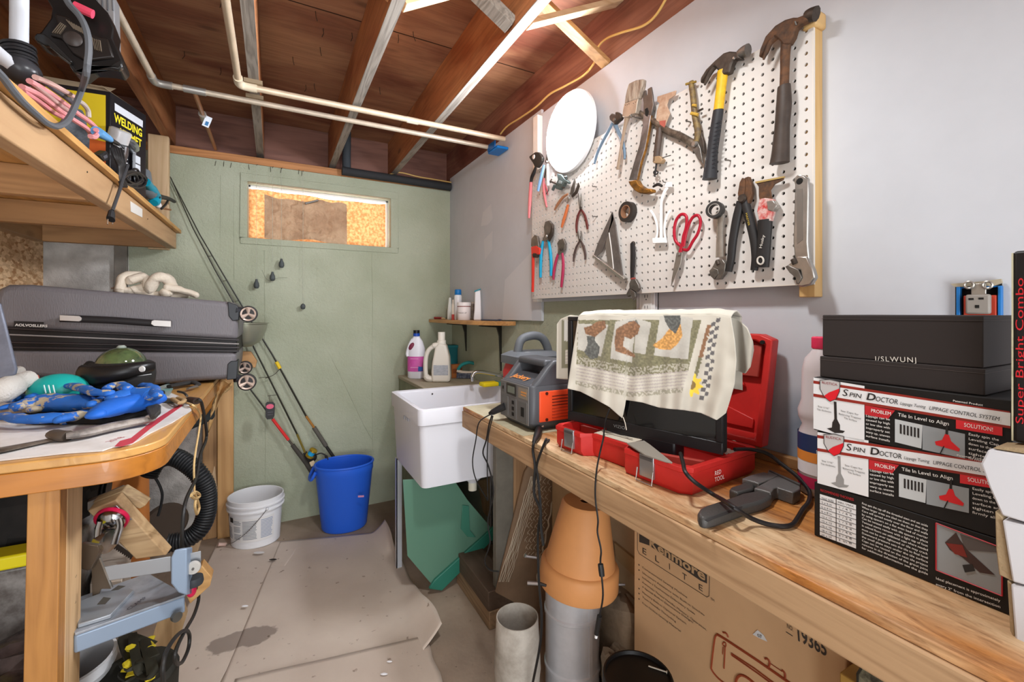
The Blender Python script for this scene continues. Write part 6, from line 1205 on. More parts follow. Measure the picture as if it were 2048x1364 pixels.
for i, f in enumerate((.25, .55, .8)): p = Q[1]*(1-f)+Q[3]*f; MB().tube([p, p+Vector((-.02, -.015, -.004))], .0015, 5).build('guide_ring', M_std, t)
t, Q = rod('dark rod with spinning reel and blue line, the middle one', [(342, 356), (385, 455), (430, 540), (470, 610), (510, 700), (555, 790), (594, 868), (610, 905), (636, 955)], .003, None, (2.955, 2.915))
MB().tube(Q[:7], [.002, .0024, .003, .0034, .004, .0045, .005], 8).build('blank', M_rodk, t); MB().tube([Q[6], Q[7]], .0062, 8).build('gold_wrap', mat('7a6a2c', .4), t)
for p in (Q[5], Q[4]*.4+Q[5]*.6): MB().tube(blend([p, p+Vector((-.02, -.02, .004)), p+Vector((-.05, -.01, .0))], 3), .0016, 5).build('guide_ring', M_std, t)
rl = PY(624, 905, 2.86)
MB().lathe([(.014, -.03), (.024, -.028), (.024, -.018), (.017, -.016), (.017, .010), (.024, .012), (.022, .02), (.010, .024)], rl, (.5, -.3, .8), 20).build('reel_spool', mat('c2a034', .3, .7), t); MB().lathe([(.0185, -.015), (.0195, -.003), (.0185, .009)], rl, (.5, -.3, .8), 20, caps=False).build('blue_line', mat('27a5dd', .5), t)
MB().ball(rl+Vector((.005, .02, -.035)), (.024, .02, .026)).build('reel_body', M_blk, t); MB().tube(blend([rl+Vector((.02, .01, -.02)), rl+Vector((.05, .0, -.012)), rl+Vector((.075, .0, -.03))], 4), .004, 7).build('crank', M_blk, t); MB().tube([rl+Vector((.075, .0, -.03)), rl+Vector((.085, -.005, -.055))], .008, 8).build('crank_knob', M_blk, t); MB().box(rl+Vector((-.012, -.022, -.075)), rl+Vector((.014, -.012, -.045)), ry(-20)).build('pale_knob', mat('cdb898', .6), t, bevel=.003)
MB().tube([Q[7], Q[8]], .012, 12).build('grip', mat('2d2b28', .7), t)
t, Q = rod('short rod with a bright red section, the left one', [(500, 778), (528, 815), (545, 838), (577, 880), (585, 890), (612, 925), (630, 955)], .003, None, (2.945, 2.905))
MB().tube([Q[0], Q[1], Q[2]], .004, 8).build('blank', M_rodk, t); MB().tube([Q[2], Q[3]], .0085, 10).build('red_section', mat('d92a2a', .4), t); MB().tube([Q[3], Q[4]], .006, 8).build('ferrule', M_std, t); MB().tube([Q[4], Q[5], Q[6]], [.012, .014, .013], 12).build('foam_grip', mat('46423c', .8), t)
tg_ = thing('lure_packet', 'black hang tag with pink oval hooked on the fishing rods', 'tag', PY(540, 822, 2.82))
P = [PY(x, y, 2.82) for x, y in ((531, 808), (534, 804), (546, 804), (550, 808), (549, 832), (545, 838), (534, 839), (531, 834))]; MB().prism(P, (0, .006, 0)).build('card', mat('201c1e', .4), tg_, bevel=.001)
q = PY(540, 813, 2.8195); MB().lathe([(.0, 0), (.019, 0), (.019, .001), (0, .001)], q, (0, -1, 0), 20, sx=1, sy=.72, xdir=(1, 0, 0), caps=False).build('pink_oval', mat('dc5a78', .4), tg_); MB().tube([PY(539, 804, 2.82), PY(538, 795, 2.83), PY(541, 790, 2.84)], .001, 5).build('loop', M_st, tg_)
for y in (825, 830): a, c_ = PY(535, y, 2.8195), PY(546, y-1, 2.8195); MB().tube([a, c_], .0015, 4).build('printed_line', mat('6c6a70', .5), tg_)
# blue oval bucket
def ovalbin(name, lab, cx_px, base_px, rx_, ry_, h, taper, m, rot, rim=.012, cat='bucket', wall=.004, steps=None):
    c = PZ(cx_px, base_px, 0.003); t = thing(name, lab, cat, c)
    R_ = Matrix.Rotation(rot, 3, 'Z'); xd = R_ @ Vector((1, 0, 0))
    pr_ = [(taper*.94, 0), (taper, .012), (1-.02, h-.05), (1.0, h-.045), (1.0, h-.006), (.995, h), (.96, h), (.955, h-.05), (taper-.03, .02)] if steps is None else steps
    b = MB(); b.lathe([(a, z) for a, z in pr_]+[(0, .02)], (0, 0, 0), n=56, sx=rx_, sy=ry_, xdir=(1, 0, 0), caps=False)
    b.v = [R_ @ p + c for p in b.v]; b.m(0); b.build('bin_wall', m, t, ang=40); return t, c, R_
M_bb = mat('2a62d6', .38); 
t, c, R_ = ovalbin('blue_bucket', 'blue oval plastic waste bin on the floor under the fishing rods', 689, 1052, .160, .125, .375, .78, M_bb, -.15)
MB().tube([c+R_ @ Vector((.160*math.cos(a), .125*math.sin(a), .372)) for a in [i*math.pi/24 for i in range(48)]], .006, 8, closed=True).build('rolled_rim', M_bb, t)
h0 = c+R_ @ Vector((-.158, .0, .33)); MB().tube(blend([h0+Vector((0, -.05, .02)), h0+Vector((-.02, -.045, -.02)), h0+Vector((-.028, 0, -.03)), h0+Vector((-.02, .045, -.02)), h0+Vector((0, .05, .02))], 5), .009, 8).build('side_handle', M_bb, t)
q = PD(722, 993, c.dot(Vector((SN, CS, 0)))-.118); MB().box((q.x-.016, q.y-.001, q.z-.004), (q.x+.016, q.y+.001, q.z+.006), rz(-20)).build('price_sticker', mat('c98ab0', .5), t)
M_wb = mat('e6e6e8', .38)
# white bucket with label
cw_ = PZ(512, 1079, 0.003); t = thing('white_pail', 'white plastic pail with printed label and wire handle on the floor', 'bucket', cw_)
MB().lathe([(.110, 0), (.114, .004), (.124, .188), (.134, .190), (.135, .196), (.128, .199), (.128, .215), (.137, .217), (.137, .224), (.132, .228), (.132, .250), (.128, .252), (.125, .25), (.110, .01), (0, .01)], cw_, n=56, caps=False, sx=1.05, sy=.95, xdir=U).build('pail_wall', M_wb, t, ang=35)
def labm(z0, z1, a0, a1, r0, r1, m, nm, n=14, off=.0015):
    vs = []; 
    for i in range(n+1):
        a = a0+(a1-a0)*i/n
        for r_, z_ in ((r0, z0), (r1, z1)): vs.append(cw_+U*(math.cos(a)*(r_+off)*1.05)+Vector((SN, CS, 0))*(math.sin(a)*(r_+off)*.95)+Vector((0, 0, z_)))
    b = MB(); b.add(vs, [(2*i, 2*i+2, 2*i+3, 2*i+1) for i in range(n)]); return b.build(nm, m, t)
r_at = lambda z: .114+(.124-.114)*z/.188
D = math.radians
labm(.04, .165, D(-150), D(-20), r_at(.04), r_at(.165), mat('e2e0de', .5), 'label_wrap', 26)
labm(.05, .165, D(-168), D(-147), r_at(.05), r_at(.165), mat('24568c', .45, c2='8ba9bd', vscale=40), 'label_picture', off=.002); labm(.05, .08, D(-155), D(-147), r_at(.05), r_at(.08), mat('c98a5a', .5), 'label_picture', off=.0025)
labm(.14, .165, D(-130), D(-117), r_at(.14), r_at(.165), mat('2b2826', .5), 'black_patch', off=.0025)
for k_, (a0, a1) in enumerate(((-140, -120), (-116, -95), (-92, -60), (-52, -24))):
    for i in range(13):
        z = .055+i*.0078
        if k_ == 0 and z > .11: continue
        if k_ == 1 and i % 5 == 4: continue
        labm(z, z+.0035, D(a0), D(a1-random.uniform(0, 4)), r_at(z), r_at(z), mat('8d9096' if k_ != 3 else '8f9bb4', .6), 'printed_line', 5, off=.0025)
hw = [cw_+U*(math.cos(a)*.141)+Vector((SN, CS, 0))*(math.sin(a)*.131)+Vector((0, 0, z)) for a, z in ((D(-40), .205), (D(-55), .165), (D(-80), .10), (D(-105), .055), (D(-125), .03), (D(-140), .012), (D(-150), .008))]
MB().tube(blend(hw, 5), .0018, 6).build('wire_handle', mat('8d8d8f', .3, .8), t); MB().tube([hw[-1], hw[-1]+Vector((-.035, -.01, .012))], .009, 8).build('handle_grip', mat('d5b5a8', .5), t)
MB().ball(cw_+U*.141*math.cos(D(-40))+Vector((SN, CS, 0))*.131*math.sin(D(-40))+Vector((0, 0, .205)), .008, 10, 6).build('handle_ear', M_wb, t)
# =============== floor papers ===============
def papermat():
    m, N, L, B = nt('floor_paper'); tc = N.new('ShaderNodeTexCoord')
    n = N.new('ShaderNodeTexNoise'); n.inputs['Scale'].default_value = 2.4; n.inputs['Detail'].default_value = 7; L.new(tc.outputs['Object'], n.inputs[0])
    r = N.new('ShaderNodeValToRGB'); r.color_ramp.elements[0].position = .33; r.color_ramp.elements[1].position = .7; r.color_ramp.elements[0].color = lin('bcab9d'); r.color_ramp.elements[1].color = lin('d2c3b4'); L.new(n.outputs[0], r.inputs[0])
    n2 = N.new('ShaderNodeTexNoise'); n2.inputs['Scale'].default_value = 26; n2.inputs['Detail'].default_value = 4; L.new(tc.outputs['Object'], n2.inputs[0])
    r2 = N.new('ShaderNodeValToRGB'); r2.color_ramp.elements[0].position = .27; r2.color_ramp.elements[1].position = .33; r2.color_ramp.elements[0].color = (.45, .4, .36, 1); r2.color_ramp.elements[1].color = (1, 1, 1, 1); L.new(n2.outputs[0], r2.inputs[0])
    mk = N.new('ShaderNodeMix'); mk.data_type = 'RGBA'; mk.blend_type = 'MULTIPLY'; mk.inputs[0].default_value = 1; L.new(r.outputs[0], mk.inputs[6]); L.new(r2.outputs[0], mk.inputs[7]); 
    g = N.new('ShaderNodeNewGeometry'); c0 = PZ(474, 1268, 0); dd = N.new('ShaderNodeVectorMath'); dd.operation = 'SUBTRACT'; L.new(g.outputs['Position'], dd.inputs[0]); dd.inputs[1].default_value = c0
    mp = N.new('ShaderNodeMapping'); mp.inputs['Rotation'].default_value = (0, 0, -.9); mp.inputs['Scale'].default_value = (7.0, 15, 1); L.new(dd.outputs[0], mp.inputs[0])
    n5 = N.new('ShaderNodeTexNoise'); n5.inputs['Scale'].default_value = 13; n5.inputs['Detail'].default_value = 6; L.new(g.outputs['Position'], n5.inputs[0]); ad_ = N.new('ShaderNodeMixRGB'); ad_.inputs[0].default_value = .95; ad_.blend_type = 'ADD'; L.new(mp.outputs[0], ad_.inputs[1]); L.new(n5.outputs[1], ad_.inputs[2])
    ln = N.new('ShaderNodeVectorMath'); ln.operation = 'LENGTH'; L.new(ad_.outputs[0], ln.inputs[0]); r6 = N.new('ShaderNodeValToRGB'); r6.color_ramp.elements[0].position = .93; r6.color_ramp.elements[1].position = 1.02; r6.color_ramp.elements[0].color = (.52, .5, .5, 1); r6.color_ramp.elements[1].color = (1, 1, 1, 1); L.new(ln.outputs['Value'], r6.inputs[0])
    m6 = N.new('ShaderNodeMix'); m6.data_type = 'RGBA'; m6.blend_type = 'MULTIPLY'; m6.inputs[0].default_value = 1; L.new(mk.outputs[2], m6.inputs[6]); L.new(r6.outputs[0], m6.inputs[7]); L.new(m6.outputs[2], B.inputs['Base Color']); B.inputs['Roughness'].default_value = .8
    n4 = N.new('ShaderNodeTexNoise'); n4.inputs['Scale'].default_value = 5; n4.inputs['Detail'].default_value = 6; L.new(tc.outputs['Object'], n4.inputs[0]); bp = N.new('ShaderNodeBump'); bp.inputs['Strength'].default_value = .5; bp.inputs['Distance'].default_value = .012; L.new(n4.outputs[0], bp.inputs['Height']); L.new(bp.outputs[0], B.inputs['Normal']); return m
M_fp = papermat()
def fpaper(lab, quad, z, lift=None, seed=0, nu=60, nv=60):
    """quad: four floor corners (near-left, near-right, far-right, far-left)"""
    A, Bq, Cq, Dq = [PZ(x, y, 0) for x, y in quad]
    def fn(u, v):
        e = Bq.lerp(Cq, v); w_ = A.lerp(Dq, v); p = w_.lerp(e, u); p = p+Vector((.012*noise.noise(Vector((v*6+seed, u*2, 0)))*(1 if u > .9 else 0), 0, 0))
        zz = z+.004*(noise.noise(Vector((p.x*5+seed, p.y*5, 0)))+.6); 
        if lift: zz += lift(u, v)
        return Vector((p.x, p.y, zz))
    o = MB().grid(fn, nu, nv).build('floor_paper', M_fp, solid=.0012, off=1); tag(o, lab, 'floor paper', 'protective papers on the floor'); return o
fpaper('wide sheet of brown paper on the floor with a curled right edge by the sink', ((330, 1640), (884, 1283), (770, 1065), (560, 1085)), .002, lambda u, v: .07*max(0, (u-.86)/.14)**1.6*(.5+.5*math.sin(v*7+1)), 1.0)
fpaper('brown paper sheet nearest the camera, overlapping the wide sheet', ((330, 1800), (930, 1500), (852, 1277), (470, 1365)), .010, None, 4.0, 40, 30)
fpaper('brown paper sheet along the left of the floor in front of the white pail', ((180, 1620), (420, 1400), (600, 1085), (440, 1075)), .001, None, 9.0, 50, 60)
for x, y, s, c, lab in ((518, 1105, .020, 'd9d5d2', 'white paint drip below the white pail'), (490, 1212, .010, 'e6e4e6', 'small white paint splash above the dark floor stain'), (546, 1119, .014, '1f1b18', 'small black scrap on the floor right of the white pail'), (779, 1323, .007, 'e6e4e6', 'white paint dot on the nearest floor paper'), (768, 1348, .009, 'dcdadc', 'white paint smear at the bottom of the nearest floor paper')):
    q = PZ(x, y, .016); o = MB().lathe([(s, 0), (s*.7, .0018)], q, n=12, sx=1.4, sy=.6, xdir=U).build('paint_spot' if c != '1f1b18' else 'black_scrap', mat(c, .5)); tag(o, lab, 'paint spot' if c != '1f1b18' else 'scrap')
# =============== left workbench ===============
ZT = .94; BX, BY0 = -.235, 1.285
M_or1 = wood('c27d30', '87501c', 'x', .9, .4, .3, .4, coat=.25); M_or2 = wood('cf9c58', 'a06c34', 'y', .8, .45, .2, .35, coat=.2)
lb = thing('varnished_bench', 'orange varnished bench with a rounded corner along the left wall', 'workbench', (-.6, 2.1, 0))
def bench_loop(z, d=0.0):
    r = .11; P = [Vector((XL+.005, BY0+d, z))]
    for i in range(9):
        a = math.radians(-90+90*i/8); P.append(Vector((BX-d-r+r*math.cos(a), BY0+d+r+r*math.sin(a), z)))
    P += [Vector((BX-d, YB-.02, z)), Vector((XL+.005, YB-.02, z))]; return P
b = MB(); loft(b, [bench_loop(ZT-.068), bench_loop(ZT-.020)]); b.build('edge_band', M_or1, lb, bevel=.002)
b = MB(); loft(b, [bench_loop(ZT-.0195), bench_loop(ZT)]); b.build('bench_top', M_or2, lb, bevel=.003)
M_leg = wood('dcb788', 'a87c4c', 'z', 1.3, .5, .2, .5); M_leg2 = wood('bc8444', '88541f', 'z', 1.3, .5, .2, .4)
b = MB(); b.hexa([Vector(p) for p in ((-.470, 1.30, 0), (-.416, 1.30, 0), (-.416, 1.338, 0), (-.470, 1.338, 0))], [Vector(p) for p in ((-.456, 1.30, .872), (-.405, 1.30, .872), (-.405, 1.338, .872), (-.456, 1.338, .872))]).build('leg', M_leg2, lb, bevel=.002, label='orange front part of the leg')  # front leg in two tones, orange in front and pale behind
b = MB(); b.hexa([Vector(p) for p in ((-.465, 1.3385, 0), (-.416, 1.3385, 0), (-.416, 1.43, 0), (-.465, 1.43, 0))], [Vector(p) for p in ((-.450, 1.3385, .872), (-.405, 1.3385, .872), (-.405, 1.43, .872), (-.450, 1.43, .872))]).build('leg', M_leg, lb, bevel=.002, label='paler part of the leg behind the orange front')
for z, t_ in ((.66, 'S-DRY'), (.60, 'HEM FIR')): textmesh(t_, Vector((-.4145+.011*(z/.872), 1.40, z-.03)), (0, 0, 1), (0, -1, 0), .012, mat('5c4c3c', .7), lb, depth=-.0018)
MB().box((-.275, YB-.06, 0), (-.200, YB-.02, .90)).build('leg', wood('dcae74', 'b07c42', 'z', .8, .5, .5, .4), lb, bevel=.003, label='pale pine leg at the back wall')
MB().box((-.345, YB-.035, 0), (-.278, YB-.015, .87)).build('leg', wood('c9a070', '94683a', 'z', .8, .5, .3, .4), lb, bevel=.003)
# paper and things lying on this bench
cL = crop(0, 730, 6.206); cM = crop(300, 720, 6.82); cR = crop(0, 860, 2.706)
def zpoly(name, lab, cat, pts, z, t, m, par=None, bev=0, **k):
    o = MB().prism([PZ(x, y, z) for x, y in pts], (0, 0, t)).build(name, m, par, bevel=bev, **k)
    if par is None: tag(o, lab, cat)
    return o
ca = thing('white_cardboard', 'stained white cardboard with a red stripe covering the orange bench', 'cardboard', PZ(200, 850, ZT))
zpoly('sheet', '', '', [(-60, 790), (60, 780), (330, 782), (372, 800), (383, 822), (345, 846), (300, 868), (278, 882), (262, 890), (225, 896), (205, 903), (130, 908), (60, 916), (-60, 929)], ZT+.0008, .003, mat('e2dfdd', .6, c2='cfcac6', vscale=9), ca)
zpoly('red_stripe', '', '', [(229, 893), (240, 882), (262, 876), (300, 846), (332, 826), (362, 807), (366, 811), (335, 833), (300, 858), (266, 886), (244, 893)], ZT+.0039, .0004, mat('c2414e', .5), ca, shade=False)
textmesh('2018', PZ(222, 884, ZT+.0042), PZ(268, 868, ZT)-PZ(222, 884, ZT), Vector((-.3, 1, 0)), .022, mat('c06a70', .6), ca, depth=.0001)
kt = thing('drywall_knife', 'worn grey knife with long handle lying on the white cardboard', 'knife', PZ(200, 865, ZT+.005))
def ZL(par, nm, pts, w, m, z, flat=.5, cr=None, n=12, k=5):
    P = [PZ(*(cr(u, v) if cr else (u, v)), z if not isinstance(z, list) else z[i]) for i, (u, v) in enumerate(pts)]; W_ = w if isinstance(w, list) else [w]*len(P)
    Pb = blend(P, k); rr = [W_[min(int(i/k), len(P)-1)]*(1-(i/k-int(i/k)))+W_[min(int(i/k)+1, len(P)-1)]*(i/k-int(i/k)) for i in range(len(Pb))]
    return MB().tube(Pb, rr, n, flat=((0, 0, 1), flat)).build(nm, m, par, ang=50)
ZL(kt, 'handle', [(132, 872), (170, 866), (230, 852), (285, 842), (305, 838)], [.014, .019, .021, .018, .013], mat('6d6763', .5, c2='a39a92', vscale=30), ZT+.018, .5)
ZL(kt, 'collar', [(108, 868), (122, 872), (136, 872)], [.016, .018, .018], mat('4e443c', .5), ZT+.016, .7)
ZL(kt, 'blade', [(118, 876), (60, 888), (0, 900), (-40, 906)], [.010, .017, .022, .022], mat('8b8074', .4, .5, c2='5f5348', vscale=20), ZT+.010, .2)
ZL(kt, 'end_ring', [(295, 836), (308, 836)], .010, mat('c9c5c0', .4, .6), ZT+.022, .8)
M_glv = mat('2767bd', .6, bump=.3, bscale=60, c2='b3a78f', vscale=19); m_g = M_glv
for n_ in m_g.node_tree.nodes:
    if n_.type == 'VALTORGB': n_.color_ramp.elements[0].position = .545; n_.color_ramp.elements[1].position = .575
M_glb = mat('1f63c4', .55, bump=.4, bscale=18)
for i, (par_l, loc, parts) in enumerate((('blue work glove with tan stains lying at the left on the bench', (110, 812), [
      ('palm', [(40, 812), (90, 805), (150, 806), (190, 810)], [.022, .042, .040, .022], 1.0), ('finger', [(60, 795), (110, 780), (170, 783), (205, 788)], [.013, .016, .016, .012], 1.01), ('finger', [(5, 832), (50, 838), (110, 836), (165, 828)], [.014, .020, .020, .014], .985), ('finger', [(8, 815), (30, 812), (70, 818)], [.012, .018, .018], .99), ('thumb', [(20, 800), (45, 793), (90, 790)], [.013, .017, .015], 1.0), ('cuff', [(120, 838), (150, 832), (180, 822)], [.013, .018, .015], .985)]),
    ('blue work glove with smooth cuff resting on the other glove', (250, 805), [
      ('cuff', [(195, 828), (225, 816), (270, 806), (312, 798)], [.022, .040, .042, .028], 1.0), ('palm', [(230, 796), (265, 788), (305, 790)], [.022, .034, .028], 1.02), ('finger', [(118, 770), (150, 772), (190, 784), (218, 786)], [.013, .016, .017, .014], 1.035), ('finger', [(182, 808), (200, 800), (228, 788)], [.013, .015, .014], 1.01), ('thumb', [(215, 776), (235, 770), (255, 776)], [.013, .018, .014], 1.04), ('finger', [(285, 772), (300, 775), (316, 790)], [.014, .018, .014], 1.03), ('finger', [(135, 844), (155, 840), (185, 826)], [.016, .020, .016], .965)]))):
    t = thing('work_glove', par_l, 'glove', PZ(loc[0], loc[1], .95))
    for nm, pts, w_, z_ in parts:
        Pt = [PZ(x, y, z_-.015) for x, y in pts]; Pb = blend(Pt, 6); k = 6
        rr = [w_[min(int(j/k), len(w_)-1)]*(1-(j/k-int(j/k)))+w_[min(int(j/k)+1, len(w_)-1)]*(j/k-int(j/k)) for j in range(len(Pb))]
        b = MB().tube(Pb, rr, 16, flat=((0, 0, 1), .62)); 
        for c_, r0 in ((Pb[0], rr[0]), (Pb[-1], rr[-1])): b.ball(c_, (r0, r0, r0*.6), 12, 8)
        b.v = [p+Vector((1, 1, 1))*.0045*noise.noise(p*38) for p in b.v]
        for p in b.v: p.z = max(p.z, ZT+.005)
        b.build(nm, M_glb if nm == 'cuff' and i == 1 else m_g, t, ang=70)
wg = thing('white_glove', 'dirty white knit glove with a red tip at the left edge of the bench', 'glove', PZ(10, 780, .99))
b = MB(); b.tube(blend([PZ(-40, 800, 1.0), PZ(0, 785, 1.02), PZ(30, 768, 1.035), PZ(62, 756, 1.045)], 6), [.03]*6+[.034]*6+[.026]*6+[.012], 14); b.build('knit_body', mat('c9c4bc', .9, bump=.8, bscale=160), wg, ang=60)
MB().tube([PZ(60, 757, 1.045), PZ(76, 754, 1.047)], [.014, .007], 10).build('red_tip', mat('b8503c', .7), wg); MB().tube(blend([PZ(0, 756, 1.05), PZ(25, 745, 1.06), PZ(42, 742, 1.065)], 4), [.014]*4+[.016]*4+[.012], 12).build('finger', mat('b9b3aa', .9, bump=.6, bscale=160), wg)
te = thing('teal_brush', 'teal plastic dome shaped brush back between the gloves and the headset', 'brush', PZ(118, 772, 1.0)); q = PZ(118, 782, 1.0)
b = MB(); b.ball(q, (.075, .05, .055), 24, 14); b.v = [Vector((p.x, p.y, max(p.z, q.z-.025))) for p in b.v]; b.build('dome', mat('1ea39c', .35), te, ang=60)
for i in range(3): a = PD(88+i*9, 770, q.dot(Vector((SN, CS, 0)))-.055); MB().tube([a, a+Vector((.004, 0, -.025))], .0016, 5).build('white_line', mat('d7ecea', .5), te)
o = zpoly('dark_pouch', 'black pouch under the blue gloves on the bench', 'pouch', [(30, 800), (95, 765), (200, 775), (330, 790), (300, 830), (200, 850), (60, 850)], ZT+.005, .018, mat('1c1a19', .7), None, .006)
o = zpoly('mesh_pad', 'round black abrasive pad at the right end of the blue glove', 'pad', [(292, 822), (300, 815), (312, 813), (322, 818), (322, 828), (312, 838), (300, 838)], ZT+.024, .012, mat('3b3936', .8, bump=.8, bscale=300), None, .003)
gp = thing('metal_plate', 'scratched grey metal panel standing at the far left edge of the bench', 'panel', PY(0, 750, 1.85)); MB().prism([PY(x, y, 1.85) for x, y in ((-60, 600), (0, 606), (33, 738), (30, 750), (-60, 772))], (0, .012, 0)).build('panel_sheet', mat('6f7380', .5, .3, var=.2, vscale=14), gp, bevel=.004)
# headset with green dome
hs = thing('dome_headset', 'black visor headset topped by a green glossy dome on the bench', 'helmet', PD(240, 770, 1.55)); hc = PD(243, 738, 1.55)
sA = Vector((CS, -SN, 0)); fw = Vector((SN, CS, 0))
b = MB(); b.lathe([(.075, -.075), (.088, -.06), (.092, -.02), (.090, .018), (.078, .026)], hc, n=40, sx=1.12, sy=.9, xdir=sA); b.build('shell', mat('2b2a2a', .5), hs, ang=45)
b = MB(); b.ball(hc+Vector((0, 0, .012)), (.071, .071, .064), 36, 20); b.v = [Vector((p.x, p.y, max(p.z, hc.z+.01))) for p in b.v]; b.build('green_dome', mat('38452f', .06, spec=.9, c2='55663f', vscale=20, coat=.6), hs, ang=60)
MB().lathe([(.012, 0), (.014, .004), (.008, .010)], hc+Vector((0, 0, .073)), n=14).build('top_knob', mat('9aa39a', .3), hs)
P = [hc+sA*(.108*math.cos(a))-fw*(.090*math.sin(a))+Vector((0, 0, .010-.05*math.sin(a)**2*.4+(-.012 if a > 2.2 else 0))) for a in [D(0)+i*D(180)/20 for i in range(21)]]
MB().tube(P, [.022-.010*abs(i-10)/10 for i in range(21)], 12, flat=((0, 0, 1), 1.5)).build('visor_band', mat('1d1b1b', .35), hs, ang=60)
MB().ball(hc-sA*.112+Vector((0, 0, -.005)), (.020, .03, .034)).build('ear_block', mat('2a2a2a', .5), hs); q = PD(285, 738, 1.455); MB().lathe([(.010, 0), (.009, .004), (0, .005)], q, -fw, 18, caps=False).build('white_button', mat('d8d6d2', .4), hs)
MB().tube([hc+sA*(.104*math.cos(a))-fw*(.084*math.sin(a))+Vector((0, 0, -.018)) for a in [i*D(70)/10 for i in range(11)]], .0015, 5).build('trim_line', mat('b9b9b9', .5), hs)
# small tools near the bench edge
ut = thing('utility_knife', 'black and grey folding knife lying by the suitcase corner', 'knife', PZ(350, 782, ZT)); ZL(ut, 'handle', [(338, 773), (360, 769), (385, 765), (397, 769)], [.012, .016, .015, .010], mat('3d3c3b', .4, .3), ZT+.016, .6); ZL(ut, 'metal_tip', [(375, 778), (392, 773)], [.006, .010], mat('9b9893', .35, .8), ZT+.012, .6)
tn_ = thing('bar_clamp', 'small dark clamp with knotted twine at the bench edge', 'clamp', PZ(360, 796, ZT)); ZL(tn_, 'bar', [(318, 800), (350, 802), (380, 800)], [.012, .013, .012], mat('5d5d58', .5, .3), ZT+.010, .7); ZL(tn_, 'jaw', [(378, 800), (394, 802)], .014, mat('3a2c26', .5), ZT+.014, .8); ZL(tn_, 'screw', [(356, 783), (368, 786), (374, 792)], .004, mat('44403a', .5), ZT+.030, 1); ZL(tn_, 'twine_knot', [(345, 798), (360, 806), (368, 800), (356, 796)], .008, mat('a88a62', .9), ZT+.02, .7)
o = zpoly('blue_cloth', 'pale cloth scrap with a teal patch beside the blue glove', 'cloth', [(308, 778), (338, 768), (346, 778), (340, 790), (312, 792)], ZT+.0052, .003, mat('a9a9a3', .8, c2='6fa3a0', vscale=12), None)
# suitcase
YS = 2.32; M_su = mat('6e6a6d', .42, bump=.35, bscale=260, var=.06, vscale=2, stretch=(1, 1, .2)); M_sb = mat('1d191a', .5)
su = thing('suitcase', 'large grey hard shell suitcase lying on its side on the left bench', 'suitcase', PY(250, 768, YS))
def syp(pts, y, t, nm, m, bev=0, seg=3, par=su): return MB().prism([PY(x_, y_, y) for x_, y_ in pts], (0, t, 0)).build(nm, m, par, bevel=bev, seg=seg)
syp([(-14, 655), (-14, 595), (-6, 578), (14, 569), (60, 569), (462, 604), (473, 612), (476, 640), (476, 680)], YS, .50, 'upper_shell', M_su, .022, 4)
syp([(-14, 700), (474, 704), (470, 748), (462, 758), (300, 771), (0, 752), (-14, 740)], YS, .50, 'lower_shell', M_su, .022, 4)
syp([(-12, 650), (474, 676), (474, 706), (-12, 703)], YS+.012, .476, 'zip_gusset', M_sb, .004)
for y0, y1, dy in ((655, 680, 0), (668, 688, 1), (684, 695, 2), (694, 702, 3)):
    MB().tube([PY(-12, y0, YS), PY(478, y1, YS)], .0045 if dy != 1 else .003, 6).build('zip_piping', mat('2b2526' if dy != 1 else '8a8482', .4), su)
MB().tube(blend([PY(x, y, YS-.018) for x, y in ((120, 637), (160, 638), (230, 641), (300, 646), (342, 648))], 5), .0135, 10, flat=((0, 1, 0), .6)).build('carry_handle', M_sb, su)
syp([(119, 630), (158, 632), (163, 636), (162, 641), (158, 643), (119, 641)], YS-.030, .006, 'handle_end_plate', mat('bdb8b4', .35, .5), .001); syp([(303, 642), (308, 640), (342, 642), (342, 654), (308, 652), (302, 648)], YS-.030, .006, 'handle_end_plate', mat('bdb8b4', .35, .5), .001)
syp([(28, 642), (87, 644), (88, 657), (27, 655)], YS-.002, .003, 'badge', M_sb, .0005); textmesh('AOLVOSLLERS', PY(30, 652, YS-.003), PY(84, 654, YS)-PY(30, 652, YS), (0, 0, 1), .013, mat('d8d4d0', .5), su, width=.088, bold=.03)
for pts in (([(455, 603), (474, 610), (478, 622), (478, 640), (465, 642), (457, 632)]), ([(455, 728), (462, 722), (476, 722), (474, 758), (453, 760)])): syp(pts, YS-.004, .10, 'corner_guard', mat('25272b', .4), .003)
M_hub = mat('cdb8aa', .3, .35)
for x, y, r, yy, l in ((497, 628, 17.5, YS+.01, 0), (490, 735, 14, YS+.40, 1), (494, 764, 18, YS+.01, 2)):
    c = PY(x, y, yy); rr = r*(yy/ray(x, y).y)/F_PX*.93; ax = Vector((-.05, -1, 0)).normalized()
    w_ = MB().lathe([(rr*.8, -.012), (rr, -.010), (rr, .010), (rr*.8, .012)], c, ax, 28).build('wheel', mat('221e1e', .5), su, ang=40)
    MB().lathe([(0, .006), (rr*.4, .009), (rr*.84, .014), (rr*.84, .008)], c, ax, 28, caps=False).build('wheel_hub', M_hub, w_, ang=60)
    for k in range(3): a = D(90+120*k); MB().tube([c+ax*.012, c+ax*.0145+Vector((math.cos(a)*rr*.8, 0, math.sin(a)*rr*.8))], [.004, .011], 8).build('hub_spoke', M_hub, w_)
    e_ = PY(470, y-8 if l != 1 else y, yy); MB().tube([e_, c+Vector((0, .018, .01))], [.020, .013], 10).build('wheel_fork', mat('26272b', .4), su)
